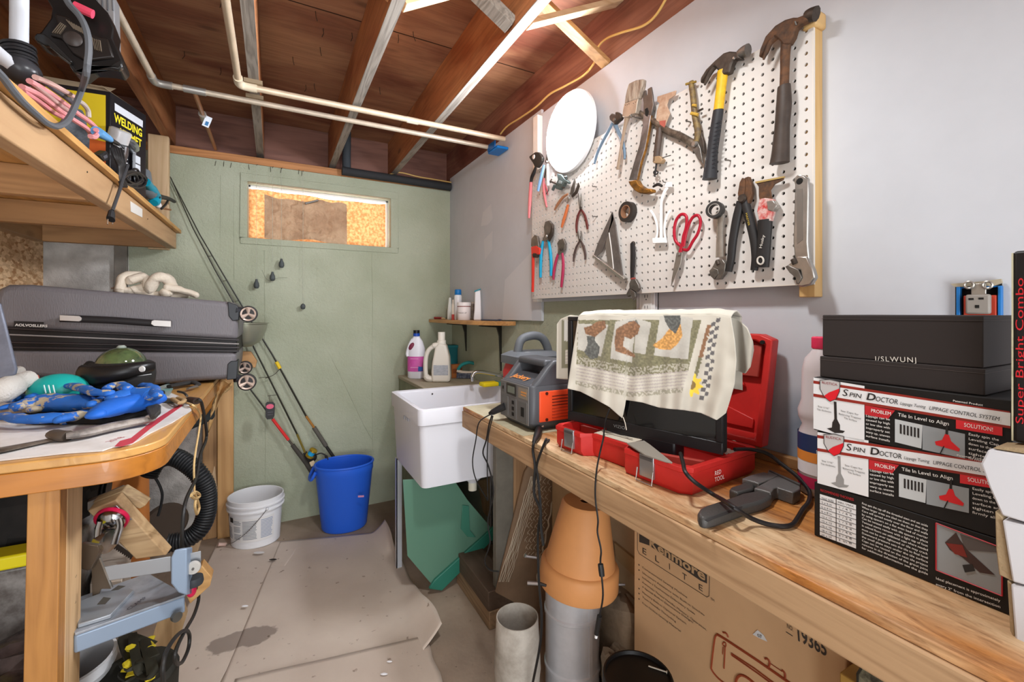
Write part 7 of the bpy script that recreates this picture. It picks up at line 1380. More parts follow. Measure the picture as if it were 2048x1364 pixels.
# rag on the suitcase
rg = thing('white_rag', 'crumpled cream cotton rag lying on top of the suitcase', 'rag', PY(310, 592, 2.5))
M_rag = mat('d5c8b6', .95, bump=.6, bscale=90)
for pts, w_ in (([(240, 580), (246, 556), (275, 552), (292, 572), (262, 582)], .020), ([(262, 560), (290, 556), (300, 580)], .020), ([(300, 578), (312, 556), (335, 558), (345, 580), (330, 586)], .022), ([(305, 560), (322, 552), (345, 572)], .018), ([(335, 574), (360, 580), (392, 590)], .015), ([(240, 578), (300, 588), (370, 592)], .014)):
    P = blend([PY(x, y, 2.50+random.uniform(-.03, .03)) for x, y in pts], 6); b = MB().tube(P, w_, 12, flat=((0, 1, 0), 1.2)); b.ball(P[0], w_, 10, 6); b.ball(P[-1], w_, 10, 6)
    b.v = [p+Vector((1, 1, 1))*.007*noise.noise(p*30) for p in b.v]; b.build('fold', M_rag, rg, ang=80)
MB().tube([PY(222, 577, 2.5), PY(240, 574, 2.5), PY(250, 580, 2.5)], [.003, .008, .010], 8).build('brown_corner', mat('8a6f5c', .8), rg)
bo = thing('steel_bowl', 'dull steel bowl wedged between the suitcase wheels and the wall', 'bowl', PY(500, 690, 2.80)); q = PY(492, 648, 2.80)
MB().lathe([(.0, -.125), (.03, -.122), (.075, -.09), (.098, -.03), (.102, 0), (.112, .002), (.112, .005), (.098, .004), (.07, -.085), (.0, -.118)], q, n=40, caps=False).build('bowl', mat('9a9a88', .3, .5), bo, ang=50)
o = MB().prism([PY(x, y, 2.90) for x, y in ((470, 702), (502, 704), (514, 722), (511, 735), (470, 738))], (0, .038, 0)).build('timber_block', wood('cf9f6a', '9c6a38', 'x', 1, .6, .4), bevel=.003); tag(o, 'wooden block end sticking out under the steel bowl', 'timber')
# folded yellow chamois and dark bag hanging at the back corner of the bench
cb = thing('chamois_cloth', 'tan leather cloth hanging over the bench back corner', 'cloth', PY(435, 800, 2.55))
b = MB(); b.grid(lambda u, v: PY(424+u*40-8*v*(1-u), 762+(v*(95*(1-u)**1.5+8))+4*math.sin(u*9), 2.62-.05*u+.015*math.sin(v*6+u*8)), 14, 16); b.build('hide', mat('d6b583', .8, c2='b98a4e', vscale=10), cb, solid=.003)
b = MB(); b.grid(lambda u, v: PY(412+u*16+4*math.sin(v*5), 764+v*72*(1-.3*u), 2.50+.012*math.sin(v*6)), 8, 12); b.build('brown_flap', mat('a0692c', .8), cb, solid=.004)
db = thing('dark_bag', 'dark grey cloth bag hanging under the back corner of the bench', 'bag', PY(400, 850, 2.60))
b = MB(); b.prism([PY(x, y, 2.60) for x, y in ((395, 800), (425, 782), (432, 800), (428, 838), (405, 850), (372, 864), (366, 855), (385, 832))], (0, .05, 0)); b.build('bag_body', mat('2d3132', .8), db, bevel=.012, seg=3)
# cables and rope over the bench edge
cord('black power cord hanging from the orange bench edge with a loop near the floor', [PZ(392, 803, ZT+.018), PZ(403, 806, ZT+.014)]+[cR(*q) for q in ((1118, 30), (1085, 130), (1060, 260), (1000, 400), (985, 600), (1000, 720), (1060, 850), (1075, 910), (1050, 1000), (1000, 1090), (960, 1170), (945, 1230), (960, 1265), (990, 1250), (1020, 1180), (1025, 1110), (1005, 1085), (960, 1110), (905, 1190), (882, 1280), (885, 1380))], .0050, mat('262422', .5), X=-.222)
rp = thing('twine', 'loose tan twine with a knot hanging from the bench edge', 'twine', PX(395, 950, -.226))
MB().tube(blend([PZ(372, 805, ZT+.012), PZ(388, 812, ZT+.010)]+[PX(*cR(*q), -.226) for q in ((1085, -80), (1078, 0), (1058, 120), (1050, 200), (1052, 320), (1050, 350))], 6), .0030, 7).build('strand', mat('d3b27c', .9, bump=.5, bscale=300), rp)
MB().tube(blend([PX(*cR(*q), -.228) for q in ((1035, 350), (1060, 335), (1082, 355), (1060, 372), (1035, 358), (1050, 340), (1068, 380), (1078, 420), (1066, 455), (1056, 420), (1058, 380))], 5), .0042, 7).build('knot', mat('d3b27c', .9, bump=.5, bscale=300), rp)
# =============== under the left bench ===============
c7_ = crop(150, 940, 4.87)
def corrug(name, lab, pts, Y, r, cr, n=260):
    P = blend([PY(*cr(*q), Y) if len(q) == 2 else PY(*cr(q[0], q[1]), q[2]) for q in pts], 24); L_ = [0]
    for i in range(1, len(P)): L_.append(L_[-1]+(P[i]-P[i-1]).length)
    tot = L_[-1]; m_ = int(tot/.0035); Q = []; j = 0
    for i in range(m_):
        d = tot*i/(m_-1)
        while j < len(L_)-2 and L_[j+1] < d: j += 1
        f = (d-L_[j])/(L_[j+1]-L_[j]+1e-9); Q.append(P[j].lerp(P[j+1], f))
    o = MB().tube(Q, [r if (i//1) % 3 else r*.86 for i in range(len(Q))], 16).build(name, mat('232426', .45), ang=60); tag(o, lab, 'hose'); return o
corrug('vacuum_hose', 'thick black corrugated hose curving out under the orange bench', [(800, 250, 2.3), (850, 170, 2.3), (930, 145, 2.25), (1010, 180, 2.22), (1080, 245, 2.2), (1118, 330, 2.2), (1118, 440, 2.2), (1088, 525, 2.2), (1030, 580, 2.2), (960, 605, 2.2), (905, 612, 2.2)], 2.2, .036, cR)
corrug('vacuum_hose', 'short piece of black corrugated hose behind the bench leg', [(440, 330), (520, 318), (590, 312)], 2.1, .038, cR)
vc_ = PY(222, 1000, 2.45); va = thing('shop_vacuum', 'orange drum vacuum with grey top behind the wooden blocks', 'vacuum', (vc_.x, vc_.y, 0))
MB().lathe([(.115, 0), (.13, .02), (.125, .58), (.12, .60)], (vc_.x, vc_.y, 0), n=36).build('drum', mat('d0803c', .45), va, ang=50); MB().lathe([(.135, .60), (.14, .62), (.13, .68), (.10, .72), (.04, .735)], (vc_.x, vc_.y, 0), n=36).build('motor_head', mat('5a5c60', .45), va, ang=50)
MB().tube(blend([PY(x, y, 2.30) for x, y in ((292, 938), (312, 958), (324, 985), (322, 1010), (316, 1032))], 5), .005, 7).build('power_lead', mat('2b2c2e', .5), va)
wn_ = thing('spare_tyre', 'dark round wheel leaning by the wall under the bench', 'wheel', PY(333, 1045, 2.75)); q = PY(332, 1045, 2.80); MB().lathe([(.03, -.015), (.085, -.018), (.095, 0), (.085, .018), (.03, .015)], q, (.3, -1, .1), 28).build('rubber', mat('4f4339', .8), wn_, ang=40)
br_ = MB().hexa([PY(310, 1364, 1.9), PY(345, 1364, 1.9), PY(345, 1364, 1.96), PY(310, 1364, 1.96)], [PY(405, 1000, 1.9), PY(436, 960, 1.9), PY(436, 960, 1.96), PY(405, 1000, 1.96)])
# diagonal plank
q = [PY(x, y, 2.35) for x, y in ((368, 1110), (395, 1105), (434, 985), (428, 935))]
o = MB().prism(q, (0, .03, 0)).build('diagonal_plank', wood('cdb08c', '9f7f5a', 'z', 1, .6, .3), bevel=.003); tag(o, 'narrow plank slanting behind the black hose to the floor', 'board')
def hexpx(name, lab, cat, face, shift, Y0, Y1, m, par=None, cr=c7_, bev=.003, **k):
    A = [PY(*cr(*p), Y0) for p in face]; Bk = [PY(*cr(p[0]+shift[0], p[1]+shift[1]), Y1) for p in face]; n_ = len(A)
    b = MB(); b.add(A+Bk, [tuple(range(n_-1, -1, -1)), tuple(range(n_, 2*n_))]+[(i, (i+1) % n_, n_+(i+1) % n_, n_+i) for i in range(n_)])
    o = b.build(name, m, par, bevel=bev, **k)
    if par is None: tag(o, lab, cat)
    return o
dl = thing('caster_dolly', 'wooden dolly with a red and chrome caster propped under the bench', 'dolly', PY(*c7_(600, 600), 1.72))
M_dlw = wood('c9a97e', '8f6a40', 'x', 1.1, .6, .4, .5)
hexpx('plank', '', '', [(120, 400), (400, 290), (890, 830), (590, 872)], (62, -80), 1.72, 1.76, M_dlw, dl)
hexpx('plank', '', '', [(160, 325), (460, 205), (690, 345), (630, 382), (470, 330)], (58, -72), 1.765, 1.80, wood('bfa379', '86664a', 'x', 1.1, .6, .4, .5), dl)
hexpx('plank', '', '', [(85, 330), (470, 170), (480, 205), (85, 420)], (10, -30), 1.80, 1.84, mat('9a8f84', .7, var=.15), dl, label='grey weathered plank end')
cc = PY(*c7_(380, 450), 1.70); nrm = Vector((-.25, -.85, -.45)).normalized()
cs_ = hexpx('caster_plate', '', '', [(200, 440), (400, 345), (555, 485), (350, 560)], (4, -4), 1.712, 1.716, mat('b0b0b2', .3, .8), dl, bev=.001)
MB().lathe([(.040, 0), (.042, .004), (.042, .014), (.036, .018)], cc+nrm*.002, nrm, 30).build('red_bearing', mat('dc1f4e', .35), dl, ang=50)
c_ = PY(*c7_(345, 500), 1.66); MB().lathe([(.034, 0), (.032, .008), (.018, .016), (.012, .020), (.0, .020)], c_+Vector((0, .01, .0)), nrm, 30, caps=False).build('swivel_cup', mat('c4c4c6', .15, 1), dl, ang=50)
MB().tube(blend([PY(*c7_(u, v), 1.655) for u, v in ((250, 500), (228, 580), (222, 680), (235, 740))], 5), .008, 8, flat=((0, 1, 0), .5)).build('fork_side', mat('c4c4c6', .15, 1), dl); MB().tube(blend([PY(*c7_(u, v), 1.645) for u, v in ((425, 470), (440, 540), (410, 640), (385, 720))], 5), .009, 8, flat=((0, 1, 0), .5)).build('fork_side', mat('c4c4c6', .15, 1), dl)
q = PY(*c7_(300, 690), 1.67); MB().lathe([(.016, -.014), (.032, -.012), (.034, 0), (.032, .012), (.016, .014)], q, (.75, -.5, -.1), 28).build('caster_wheel', mat('b4aca6', .2, .9), dl, ang=40)
sb = thing('hand_saw', 'dark toothed saw blade behind the chrome caster', 'saw', PY(*c7_(350, 760), 1.85)); P_ = [(130, 590), (190, 560), (560, 830), (550, 865)]
te_ = []
for i in range(22): te_ += [(130+ (550-130)*i/22, 590+(865-590)*i/22), (130+(550-130)*(i+.5)/22-8, 590+(865-590)*(i+.5)/22+16)]
MB().prism([PY(*c7_(u, v), 1.86) for u, v in [(190, 560)]+te_+[(550, 865), (570, 830)]], (0, .002, 0)).build('toothed_blade', mat('453c36', .5, .5), sb, shade=False)
# mitre saw table
ms = thing('mitre_table', 'blue grey cast metal saw table with fence under the orange bench', 'saw table', PZ(270, 1210, .50)); M_bg = mat('8c9db2', .4, .2); M_lg = mat('a9afb8', .35, .4, c2='8d949d', vscale=14)
zt2 = .50; p1, p2, p3, p4 = PZ(150, 1272, zt2), PZ(371, 1193, zt2), PZ(296, 1150, zt2), PZ(120, 1212, zt2)
b = MB().prism([p1, p2, p3, p4], (0, 0, .006)); b.build('table_top', M_lg, ms, bevel=.001)
b = MB(); dn = Vector((0, 0, -.042)); ii = (p3-p2).normalized()*.02; b.hexa([p1, p2, p2+ii, p1+ii], dn); b.build('front_skirt', M_bg, ms, bevel=.004)
b = MB(); b.hexa([p2, p3, p3+Vector((-.01, 0, 0)), p2+Vector((-.01, 0, 0))], dn); b.build('side_skirt', M_bg, ms, bevel=.004)
pl_ = [PZ(*cR(*q), zt2+.0065) for q in ((420, 1075), (600, 1020), (725, 885), (700, 868), (560, 895), (420, 950))]; MB().prism(pl_, (0, 0, .010)).build('turntable', mat('9fa5ac', .35, .5), ms, bevel=.002)
for qd in ([(525, 945), (560, 905), (600, 910), (570, 942)], [(600, 870), (640, 842), (680, 845), (640, 865)]): MB().prism([PZ(*cR(*q), zt2+.0168) for q in qd], (0, 0, .0006)).build('slot', mat('4a463f', .8), ms, shade=False)
textmesh('CLAMP', PZ(*cR(700, 975), zt2+.0068), PZ(*cR(800, 905), zt2)-PZ(*cR(700, 975), zt2), Vector((-1, .8, 0)), .016, mat('4c5058', .6), ms)
fa_ = PZ(*cR(980, 880), zt2+.006); Yf = fa_.y
hexpx('fence', '', '', [(565, 742), (925, 684), (925, 765), (590, 815)], (0, -3), Yf-.05, Yf-.042, mat('a4a8ad', .3, .6), ms, cR, .001)
hexpx('upright', '', '', [(925, 690), (945, 648), (1012, 640), (1012, 895), (965, 880), (925, 830)], (30, -8), Yf-.06, Yf+.0, M_bg, ms, cR, .003)
hexpx('fence_end', '', '', [(1005, 672), (1088, 655), (1088, 745), (1015, 760)], (0, -2), Yf-.02, Yf-.014, mat('a9adb2', .3, .6), ms, cR, .001)
q = PY(*cR(1048, 740), Yf-.03); MB().lathe([(.016, 0), (.017, .004), (.015, .010)], q, (0, -1, 0), 20).build('lock_knob', mat('b8b4ae', .4), ms); MB().lathe([(.003, .010), (.003, .014)], q, (0, -1, 0), 10).build('knob_screw', mat('5c5854', .4), ms)
q = PY(*cR(1050, 815), Yf-.01); MB().lathe([(.020, 0), (.022, .006), (.020, .02)], q-Vector((0, 0, .01)), (0, 0, 1), 20).build('black_knob', mat('35383c', .5), ms); MB().ball(PY(*cR(1035, 868), Yf-.0), (.012, .01, .018)).build('red_knob', mat('cf2450', .4), ms)
MB().lathe([(.006, -.006), (.012, -.005), (.012, .005), (.006, .006)], PY(*cR(955, 1010), Yf-.04), (.6, -.8, 0), 20).build('pulley', mat('6a6a66', .3, .7), ms)
# bracket like clamp on the table
cl = thing('steel_bracket', 'bent brown steel bracket standing on the saw table by the leg', 'bracket', PZ(*cR(520, 900), zt2+.017)); Yc = 1.50
M_bkt = mat('6c5c4c', .35, .6)
hexpx('hooked_plate', '', '', [(440, 612), (530, 625), (543, 650), (495, 750), (475, 762), (440, 752)], (20, -10), Yc, Yc+.03, M_bkt, cl, cR, .002)
hexpx('arm', '', '', [(495, 750), (540, 690), (608, 850), (598, 860), (545, 860), (530, 905), (500, 920)], (6, -4), Yc+.03, Yc+.04, M_bkt, cl, cR, .001); MB().tube([PY(*cR(540, 690), Yc+.025), PY(*cR(606, 852), Yc+.025)], .003, 6).build('bright_edge', mat('c9c4bc', .25, .9), cl)
# carton, bag, pail, plank at the bottom left
o = MB().hexa([PD(180, 1420, 1.30), PD(244, 1400, 1.32), PD(262, 1390, 1.55), PD(200, 1410, 1.55)], [PD(180, 1290, 1.30), PD(244, 1262, 1.32), PD(262, 1240, 1.55), PD(200, 1262, 1.55)])
for p in o.v[:4]: p.z = 0.0
for i, p in enumerate(o.v[4:]): p.z = .452
o = o.build('beige_carton', mat('b3a596', .7), bevel=.002); tag(o, 'beige cardboard carton supporting the blue grey saw table', 'carton')
yb_ = thing('strap_pile', 'tangle of black and yellow straps on the floor behind the beige carton', 'straps', PZ(275, 1330, 0)); random.seed(3)
for i in range(11):
    P = [PZ(250+random.uniform(-5, 60), 1270+random.uniform(-5, 90), .30+random.uniform(-.04, .04)-.0*j) for j in range(4)]; MB().tube(blend(P, 5), .012, 6, flat=((0, 0, 1), .25)).build('strap_loop', mat('d9c32c' if i % 2 else '2c2a20', .6), yb_)
b = MB(); b.lathe([(.09, 0), (.10, .24), (.09, .255)], PZ(270, 1365, .27)*Vector((1, 1, 0)) if False else Vector((PZ(270, 1330, .27).x, PZ(270, 1330, .27).y, 0)), n=24); b.build('strap_bin', mat('2a2822', .7), yb_)
pc_ = PZ(118, 1330, .30); pc_.z = 0; wp_ = thing('white_pail', 'white pail half hidden behind the front bench leg', 'bucket', pc_)
rr0 = (PZ(186, 1345, .30)-PZ(118, 1330, .30)).length
MB().lathe([(rr0*.82, 0), (rr0*.92, .27), (rr0*1.0, .275), (rr0*1.0, .30), (rr0*.94, .302), (rr0*.90, .27), (rr0*.80, .01), (0, .01)], pc_, n=40, caps=False).build('pail_wall', M_wb, wp_, ang=40)
o = MB().prism([PY(x, y, 1.93) for x, y in ((262, 1400), (318, 1400), (372, 1235), (355, 1180), (328, 1205))], (0, .04, 0)).build('leaning_stud', wood('d3b386', 'a07c4c', 'z', 1, .6, .3, .5)); tag(o, 'pale timber stud leaning on the floor under the saw table', 'timber')
o = MB().prism([PY(x, y, 1.75) for x, y in ((372, 1190), (382, 1152), (404, 1132), (424, 1155), (420, 1172), (380, 1208))], (0, .05, 0)).build('block_end', wood('d2a468', 'a06e34', 'x', 1, .6, .3, .5), bevel=.002); tag(o, 'golden timber block end right of the saw table upright', 'timber')
tb = thing('storage_tote', 'clear tote with a bright yellow lid left of the front bench leg', 'tote', PD(20, 1180, 1.25))
hx = MB(); hx.box((-.99, 1.60, .36), (-.50, 1.95, .60)); hx.build('tote_body', mat('8f8a86', .2, c2='5d5652', vscale=14), tb, bevel=.01); MB().box((-.995, 1.585, .60), (-.49, 1.66, .635)).build('yellow_lid', mat('e3d21c', .4), tb, bevel=.006); MB().box((-.985, 1.60, 0), (-.51, 1.95, .36)).build('lower_tote', mat('3c3836', .5), tb)
crumple('dark_void_lump', 'added black lump standing in for the dark void above the yellow lidded tote', (-.98, 1.67, .605), (-.50, 1.97, .86), '171514', '24201e', 2.2, 'bag')  # lump added to paint the dark void over the tote
crumple('black_bag', 'shiny black plastic bag below the yellow lidded tote', (-.80, 1.32, 0), (-.47, 1.57, .47), '231c1b', '4c3f3c', 5.5, 'bag').data.materials[0].node_tree.nodes['Principled BSDF'].inputs['Roughness'].default_value = .25
# =============== upper shelf ===============
XS, SZ0, SZ1, SYE = -.452, 1.583, 1.668, 2.885
sh = thing('upper_shelf', 'high pine shelf framed with timber along the left wall', 'shelf', (-.7, 1.8, SZ0)); M_sh = wood('b8946c', '946d48', 'y', .8, .55, .4, .3)
MB().box((XS-.038, .2, SZ0), (XS, SYE, SZ1)).build('front_beam', M_sh, sh, bevel=.004)
MB().box((XL+.012, .2, SZ1+.0005), (XS+.018, SYE+.02, SZ1+.018)).build('shelf_board', wood('cf9e5c', '8f6430', 'y', 1, .5, .3, .5), sh, bevel=.001)
MB().box((XL+.012, .2, SZ0), (XL+.05, SYE, SZ1)).build('rear_beam', M_sh, sh, bevel=.003)
for y in (SYE-.04, 2.30, 1.75, 1.2, .65): MB().box((XL+.05, y, SZ0), (XS-.038, y+.038, SZ1)).build('cross_beam', wood('b98c5c', '7d5630', 'x', .8, .6, .4, .45), sh, bevel=.003)
MB().box((-.575, SYE+.021, 1.58), (-.488, SYE+.059, 2.177)).build('hanger_post', wood('dcbf98', 'b08858', 'z', .8, .55, .5, .4), sh, bevel=.004)
R3 = lambda x0, y0, x1, y1: [PX(x0, y0, XS), PX(x1, y0+(x1-x0)*.62, XS), PX(x1, y1+(x1-x0)*.62, XS), PX(x0, y1, XS)]
MB().prism([p+Vector((.0006, 0, 0)) for p in [PX(x, y, XS) for x, y in ((260, 402), (284, 418), (284, 435), (261, 423))]], (.0006, 0, 0)).build('price_label', mat('d9d6d0', .5), sh, shade=False)
for x, y in ((174, 344), (295, 438)): MB().lathe([(.0025, 0), (.0025, .001)], PX(x, y, XS)+Vector((.0002, 0, 0)), (1, 0, 0), 8).build('nail_head', M_dark, sh)
cA1 = crop(0, 0, 5.246); cA2 = crop(150, 200, 4.545); ZSH = SZ1+.019
# tripod light stand
ls = thing('light_stand', 'white tube light stand with a black clamp at the upper left', 'stand', PD(38, 130, 1.0)); M_wt = mat('c9ccd2', .35)
MB().tube([PD(38, 100, 1.0), PD(39, -40, 1.0)], .0155, 20).build('upright_tube', M_wt, ls, ang=60)
MB().tube([PD(28, 135, .97), PD(-60, 60, .93)], .0150, 18).build('slanting_tube', M_wt, ls, ang=60)
for i in range(5): MB().tube([PD(36+i*.8, 94+i*7, 1.0), PD(37+i*.8, 99+i*7, 1.0)], .030-.0015*(i % 2), 18).build('clamp_ring', mat('2a2a2c', .3), ls)
MB().ball(PD(40, 142, .99), (.036, .036, .030), 18, 12).build('clamp_body', mat('38383b', .3), ls); MB().tube([PD(52, 150, .99), PD(76, 146, 1.0)], [.016, .010], 12).build('wing_knob', mat('5a5b5f', .35), ls); MB().tube([PD(44, 150, 1.01), PD(50, 200, 1.05)], .012, 12).build('lower_tube', M_wt, ls)
# floodlight
fl_ = thing('work_floodlight', 'black cased work floodlight tilted above the upper shelf', 'floodlight', PY(*cA1(800, 700), 1.46))
def fp(nm, pts, Y, t, m, bev=.004): return MB().prism([PY(*cA1(u, v), Y) for u, v in pts], (0, t, 0)).build(nm, m, fl_, bevel=bev)
M_fl = mat('141110', .35)
fp('housing', [(355, 375), (425, 335), (530, 190), (545, 80), (430, -120), (900, -120), (1130, 130), (1195, 300), (1180, 400), (1225, 500), (1290, 650), (1292, 690), (1250, 738), (1150, 712), (950, 698), (850, 778), (770, 758), (722, 680), (742, 640), (500, 460), (470, 470), (382, 422)], 1.46, .06, M_fl, .006)
fp('frame_bar', [(380, 345), (460, 350), (520, 400), (760, 640), (740, 660), (500, 470), (470, 475), (370, 420), (355, 380)], 1.445, .016, mat('222120', .25), .003); fp('frame_bar', [(860, 700), (1140, 690), (1260, 620), (1285, 660), (1280, 700), (1245, 730), (1150, 710), (950, 705), (850, 775), (780, 755), (730, 690), (760, 680), (790, 720), (840, 740)], 1.445, .016, mat('222120', .25), .003)
fp('cover_plate', [(560, 130), (700, 170), (860, 330), (1050, 380), (1130, 400), (1195, 600), (900, 640), (760, 560), (640, 400), (520, 370), (600, 240)], 1.452, .010, mat('1d1714', .4), .004)
for i in range(9): fp('cooling_fin', [(690+i*26, 205+i*14), (698+i*26, 203+i*14), (780+i*24, 300+i*12), (772+i*24, 303+i*12)], 1.447, .008, mat('6e6152', .4), 0)
for i in range(4): fp('cooling_fin', [(545+i*24, 340+i*4), (553+i*24, 341+i*4), (640+i*16, 235+i*10), (632+i*16, 233+i*10)], 1.447, .008, mat('6e6152', .4), 0)
for i in range(5): fp('cooling_fin', [(965+i*19, 400+i*5), (972+i*19, 400+i*5), (1000+i*16, 520+i*4), (993+i*16, 520+i*4)], 1.447, .008, mat('6e6152', .4), 0)
MB().tube([PY(*cA1(780, 60), 1.43), PY(*cA1(975, 150), 1.43)], .0105, 10).build('pink_grip', mat('dd4a64', .4), fl_)
MB().lathe([(.016, 0), (.018, .006), (.012, .010)], PY(*cA1(775, 420), 1.452), (0, -1, 0), 20).build('hinge_cap', mat('38302c', .4), fl_)
al = MB().prism([PY(*cA1(u, v), 1.54) for u, v in ((850, -60), (1195, -60), (1212, 480), (1150, 440), (1120, 120), (860, 60))], (0, .05, 0)).build('aluminium_back', mat('a9aaac', .35, .6), fl_, bevel=.003)
for i in range(6): MB().tube([PY(*cA1(900+i*55, -60), 1.538), PY(*cA1(905+i*56, 90+i*4), 1.538)], .002, 5).build('back_rib', mat('77787b', .4, .6), al)
cord('thick grey rubber cord looping below the floodlight over the shelf edge', [(PD(*cA1(u, v), .98) if i < 8 else PX(*cA1(u, v), -.430)) for i, (u, v) in enumerate(((680, -40), (740, 60), (830, 160), (890, 270), (925, 400), (930, 540), (915, 680), (900, 800), (860, 930), (800, 1080), (740, 1210), (680, 1290), (590, 1325), (490, 1290), (370, 1190), (230, 1060), (110, 920), (20, 800), (-80, 700)))], .0066, mat('57595d', .55), nm='rubber_cord')
# heat tool box
A_, B_, C_ = PD(110, 330, 1.50), Vector((-.498, 2.004, ZSH)), Vector((-.436, 2.18, ZSH)); A_ = Vector((-.665, 2.02, ZSH)); D_ = A_+(C_-B_); Hh = 2.012-ZSH
hb = thing('welding_helmet_box', 'yellow and black retail box with a helmet picture on the upper shelf', 'box', (A_+C_)/2)
MB().hexa([A_, B_, C_, D_], (0, 0, Hh)).build('carton', mat('19171a', .4), hb, bevel=.0015)
fn = (B_-A_).normalized(); fnn = Vector((fn.y, -fn.x, 0))
def face(o_, u_, n_, pts, m, nm, off=.0006): return MB().prism([o_+u_*a+Vector((0, 0, b_))+n_*off for a, b_ in pts], n_*.0004).build(nm, m, hb, shade=False)
wA = (B_-A_).length; face(A_, fn, fnn, [(0, .0), (wA-.012, .0), (wA-.012, Hh-.015), (0, Hh-.015)], mat('d1662a', .4, c2='c0511f', vscale=6), 'orange_panel'); face(A_, fn, fnn, [(0, .17), (wA-.012, .15), (wA-.012, Hh-.015), (0, Hh-.015)], mat('e0c527', .4), 'yellow_panel', .0011)
b = MB(); b.ball(A_+fn*.085+Vector((0, 0, .15))+fnn*.002, (.052, .002, .10), 24, 12); b.build('helmet_picture', mat('4c5158', .4, c2='7d8690', vscale=20), hb); b = MB(); b.ball(A_+fn*.03+Vector((0, 0, .26))+fnn*.002, (.03, .002, .02)); b.build('red_cap_picture', mat('d13a3a', .4), hb)
gn = (C_-B_).normalized(); gnn = Vector((gn.y, -gn.x, 0)); wB = (C_-B_).length
face(B_, gn, gnn, [(.02, .270), (wB-.02, .270), (wB-.02, .296), (.02, .296)], mat('c9ccd2', .5), 'white_patch') if Hh > .3 else None
textmesh('WELDING', B_+gn*.018+Vector((0, 0, .232)), gn, (0, 0, 1), .040, mat('e3cf2c', .5), hb, width=.145, depth=.001, bold=.03); textmesh('HELMET', B_+gn*.045+Vector((0, 0, .192)), gn, (0, 0, 1), .040, mat('e3cf2c', .5), hb, width=.115, depth=.001, bold=.03)
for i in range(6): face(B_, gn, gnn, [(.012, .178-i*.015), (.085, .178-i*.015), (.085, .182-i*.015), (.012, .182-i*.015)], mat('cfcfcf', .5), 'printed_line')
b = MB(); b.ball(B_+gn*.125+Vector((0, 0, .12))+gnn*.001, (.001, .035, .075), 20, 12); b.build('mask_picture', mat('7f858c', .3), hb); face(B_, gn, gnn, [(.105, .09), (.150, .09), (.150, .15), (.105, .15)], mat('c7ccd2', .3), 'visor_picture', .0022); face(B_, gn, gnn, [(.105, .118), (.150, .118), (.150, .122), (.105, .122)], mat('3a3d42', .3), 'visor_bar', .0028)
t0 = Vector((0, 0, Hh)); MB().hexa([A_+t0, B_+t0, B_+t0+Vector((.01, .02, .022)), A_+t0+Vector((-.02, .02, .026))], Vector((0, .003, .002))).build('open_flap', mat('a8977c', .8), hb); MB().hexa([B_+t0, C_+t0, C_+t0+Vector((-.02, 0, .012)), B_+t0+Vector((-.022, 0, .016))], Vector((-.003, 0, .001))).build('open_flap', mat('a8977c', .8), hb)
# pink extension cords
M_pk = mat('d78f90', .5); M_pk2 = mat('8f6b60', .6)
def sx(u, v, X=-.46, c=cA1): return PX(*c(u, v), X)
pk = thing('pink_extension_cord', 'bundle of pink extension cord folded on the shelf edge', 'cord', sx(600, 1150))
for i, (pts, m_, r_) in enumerate((([(230, 910), (420, 1000), (600, 1140), (760, 1250), (900, 1340), (950, 1400)], M_pk, .0062), ([(310, 850), (480, 950), (640, 1060), (800, 1180), (930, 1270), (1010, 1350), (1000, 1400)], M_pk, .0062), ([(370, 810), (520, 870), (700, 970), (800, 1030)], mat('c9a39a', .5), .006), ([(270, 920), (420, 990), (560, 1060), (720, 1180)], mat('6d4c46', .6), .005), ([(340, 870), (450, 960), (600, 1080), (700, 1150)], mat('b8938c', .6), .005), ([(760, 1030), (860, 1080), (920, 1150), (930, 1230)], mat('b0a49a', .5), .006), ([(240, 960), (400, 1060), (560, 1180), (700, 1250)], mat('c77c80', .5), .0055), ([(430, 830), (560, 930), (700, 1030), (760, 1080)], mat('4b4a50', .5), .006))):
    MB().tube(blend([sx(u, v, -.468+.006*(i % 3)) for u, v in pts], 6), r_, 8).build('strand', m_, pk)
MB().tube(blend([sx(190, 270, -.45, cA2), sx(205, 300, -.45, cA2), sx(180, 335, -.45, cA2), sx(140, 330, -.45, cA2)], 5), .0065, 8).build('folded_end', M_pk, pk)
bp2 = thing('blue_plug', 'light blue plug end at the tip of the pink cord', 'plug', sx(260, 310, -.45, cA2)); MB().tube([sx(195, 285, -.45, cA2), sx(255, 320, -.45, cA2), sx(318, 358, -.45, cA2)], [.014, .013, .009], 12).build('plug_body', mat('5fa0d6', .4), bp2); MB().tube([sx(318, 358, -.45, cA2), sx(400, 400, -.45, cA2)], [.008, .004], 8).build('lead', M_blk, bp2)
hg = thing('silver_lamp_head', 'silver metal clamp lamp head lying on the shelf before the box', 'lamp', sx(430, 400, -.47, cA2)); q = sx(400, 330, -.475, cA2); MB().lathe([(.030, -.02), (.031, .02), (.026, .024)], q, (.3, -.3, .9), 20).build('socket', mat('d0d0d2', .3, .4), hg); q = sx(440, 400, -.475, cA2); MB().ball(q, (.045, .06, .016), rot=rx(-14)).build('reflector', mat('b9bcc0', .2, .9), hg); MB().tube([sx(470, 440, -.45, cA2), sx(465, 500, -.445, cA2), sx(440, 580, -.44, cA2)], .006, 8).build('neck', mat('c9c9cb', .2, .9), hg)
bc_ = thing('black_cord_bundle', 'coiled black cord bundle hanging with its plug over the shelf beam', 'cord', sx(520, 700, -.44, cA2))
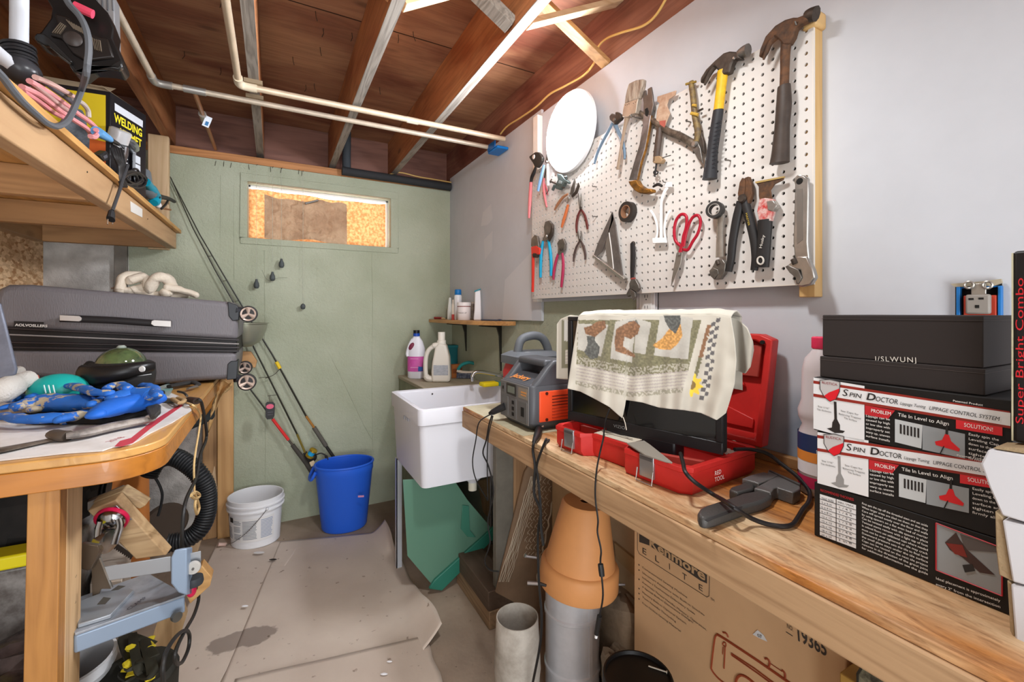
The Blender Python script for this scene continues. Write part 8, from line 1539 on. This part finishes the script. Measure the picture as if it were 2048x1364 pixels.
for i in range(7):
    a0 = i*.9; cx_, cy_, ra, rb = 530+random.uniform(-18, 18), 710+random.uniform(-15, 15), 75+random.uniform(-22, 30), 62+random.uniform(-18, 28)
    MB().tube([sx(cx_+ra*math.cos(a+a0)+rb*.5*math.sin(a), cy_+rb*math.sin(a+a0)+i*4, -.436-.004*(i % 3), cA2) for a in [k*2*math.pi/24 for k in range(24)]], .0042, 7, closed=True).build('cord_loop', M_blk, bc_)
for i in range(5): MB().tube(blend([sx(330+i*22, 440, -.45, cA2), sx(360+i*20, 520, -.44, cA2), sx(395+i*14, 600, -.436, cA2), sx(400+i*10, 700, -.434, cA2), sx(420+i*12, 790, -.434, cA2)], 5), .0042, 7).build('cord_strand', M_blk, bc_)
MB().tube(blend([sx(480, 590, -.43, cA2), sx(440, 700, -.43, cA2), sx(405, 820, -.43, cA2), sx(370, 920, -.43, cA2), sx(340, 1005, -.43, cA2)], 5), .0050, 8).build('hanging_lead', mat('3c3c3e', .5), bc_)
q0, q1 = sx(335, 1020, -.43, cA2), sx(325, 1085, -.43, cA2); MB().tube([q0, q1], [.013, .017], 10, flat=((1, 0, 0), .6)).build('plug_body', mat('202022', .5), bc_)
for u in (300, 345): MB().tube([sx(u, 1085, -.43, cA2), sx(u-4, 1130, -.43, cA2)], .0032, 6, flat=((1, 0, 0), .4)).build('prong', mat('c4bfb6', .3, .9), bc_)
bk2 = thing('black_charger', 'small black charger block with a label on the shelf edge', 'charger', sx(270, 510, -.46, cA2)); MB().prism([sx(u, v, -.455, cA2) for u, v in ((225, 500), (290, 465), (328, 505), (322, 545), (270, 560))], (-.02, 0, 0)).build('block', M_blk, bk2, bevel=.003); MB().prism([sx(u, v, -.4535, cA2) for u, v in ((255, 510), (290, 495), (300, 520), (268, 535))], (-.0005, 0, 0)).build('label', mat('4d4d52', .5), bk2, shade=False)
gr_ = thing('teal_grinder', 'teal and black power tool lying at the far end of the shelf', 'power tool', sx(700, 850, -.47, cA2))
MB().tube(blend([sx(600, 660, -.50, cA2), sx(620, 760, -.49, cA2), sx(680, 850, -.48, cA2)], 4), [.034]*4+[.032]*4+[.028], 14).build('grey_body', mat('6b7176', .45), gr_); MB().tube(blend([sx(640, 745, -.47, cA2), sx(690, 810, -.47, cA2), sx(730, 880, -.47, cA2), sx(715, 935, -.47, cA2)], 4), [.018]*4+[.022]*4+[.022]*4+[.016], 14).build('teal_shell', mat('0f8fa8', .35), gr_)
MB().tube(blend([sx(745, 880, -.46, cA2), sx(800, 885, -.46, cA2), sx(860, 900, -.46, cA2), sx(905, 925, -.46, cA2)], 4), [.012]*4+[.010]*4+[.009]*4+[.007], 10).build('black_handle', M_blk, gr_); MB().tube([sx(850, 905, -.46, cA2), sx(825, 950, -.46, cA2), sx(785, 990, -.46, cA2)], .005, 8).build('guard_rod', M_blk, gr_); MB().ball(sx(755, 955, -.46, cA2), .014).build('white_knob', mat('d5d3d0', .4), gr_)
o = MB().tube([sx(800, 985, -.46, cA2), sx(868, 998, -.46, cA2)], .0045, 8).build('brown_dowel', mat('9a6a44', .6)); tag(o, 'short brown dowel at the far end of the shelf', 'dowel')
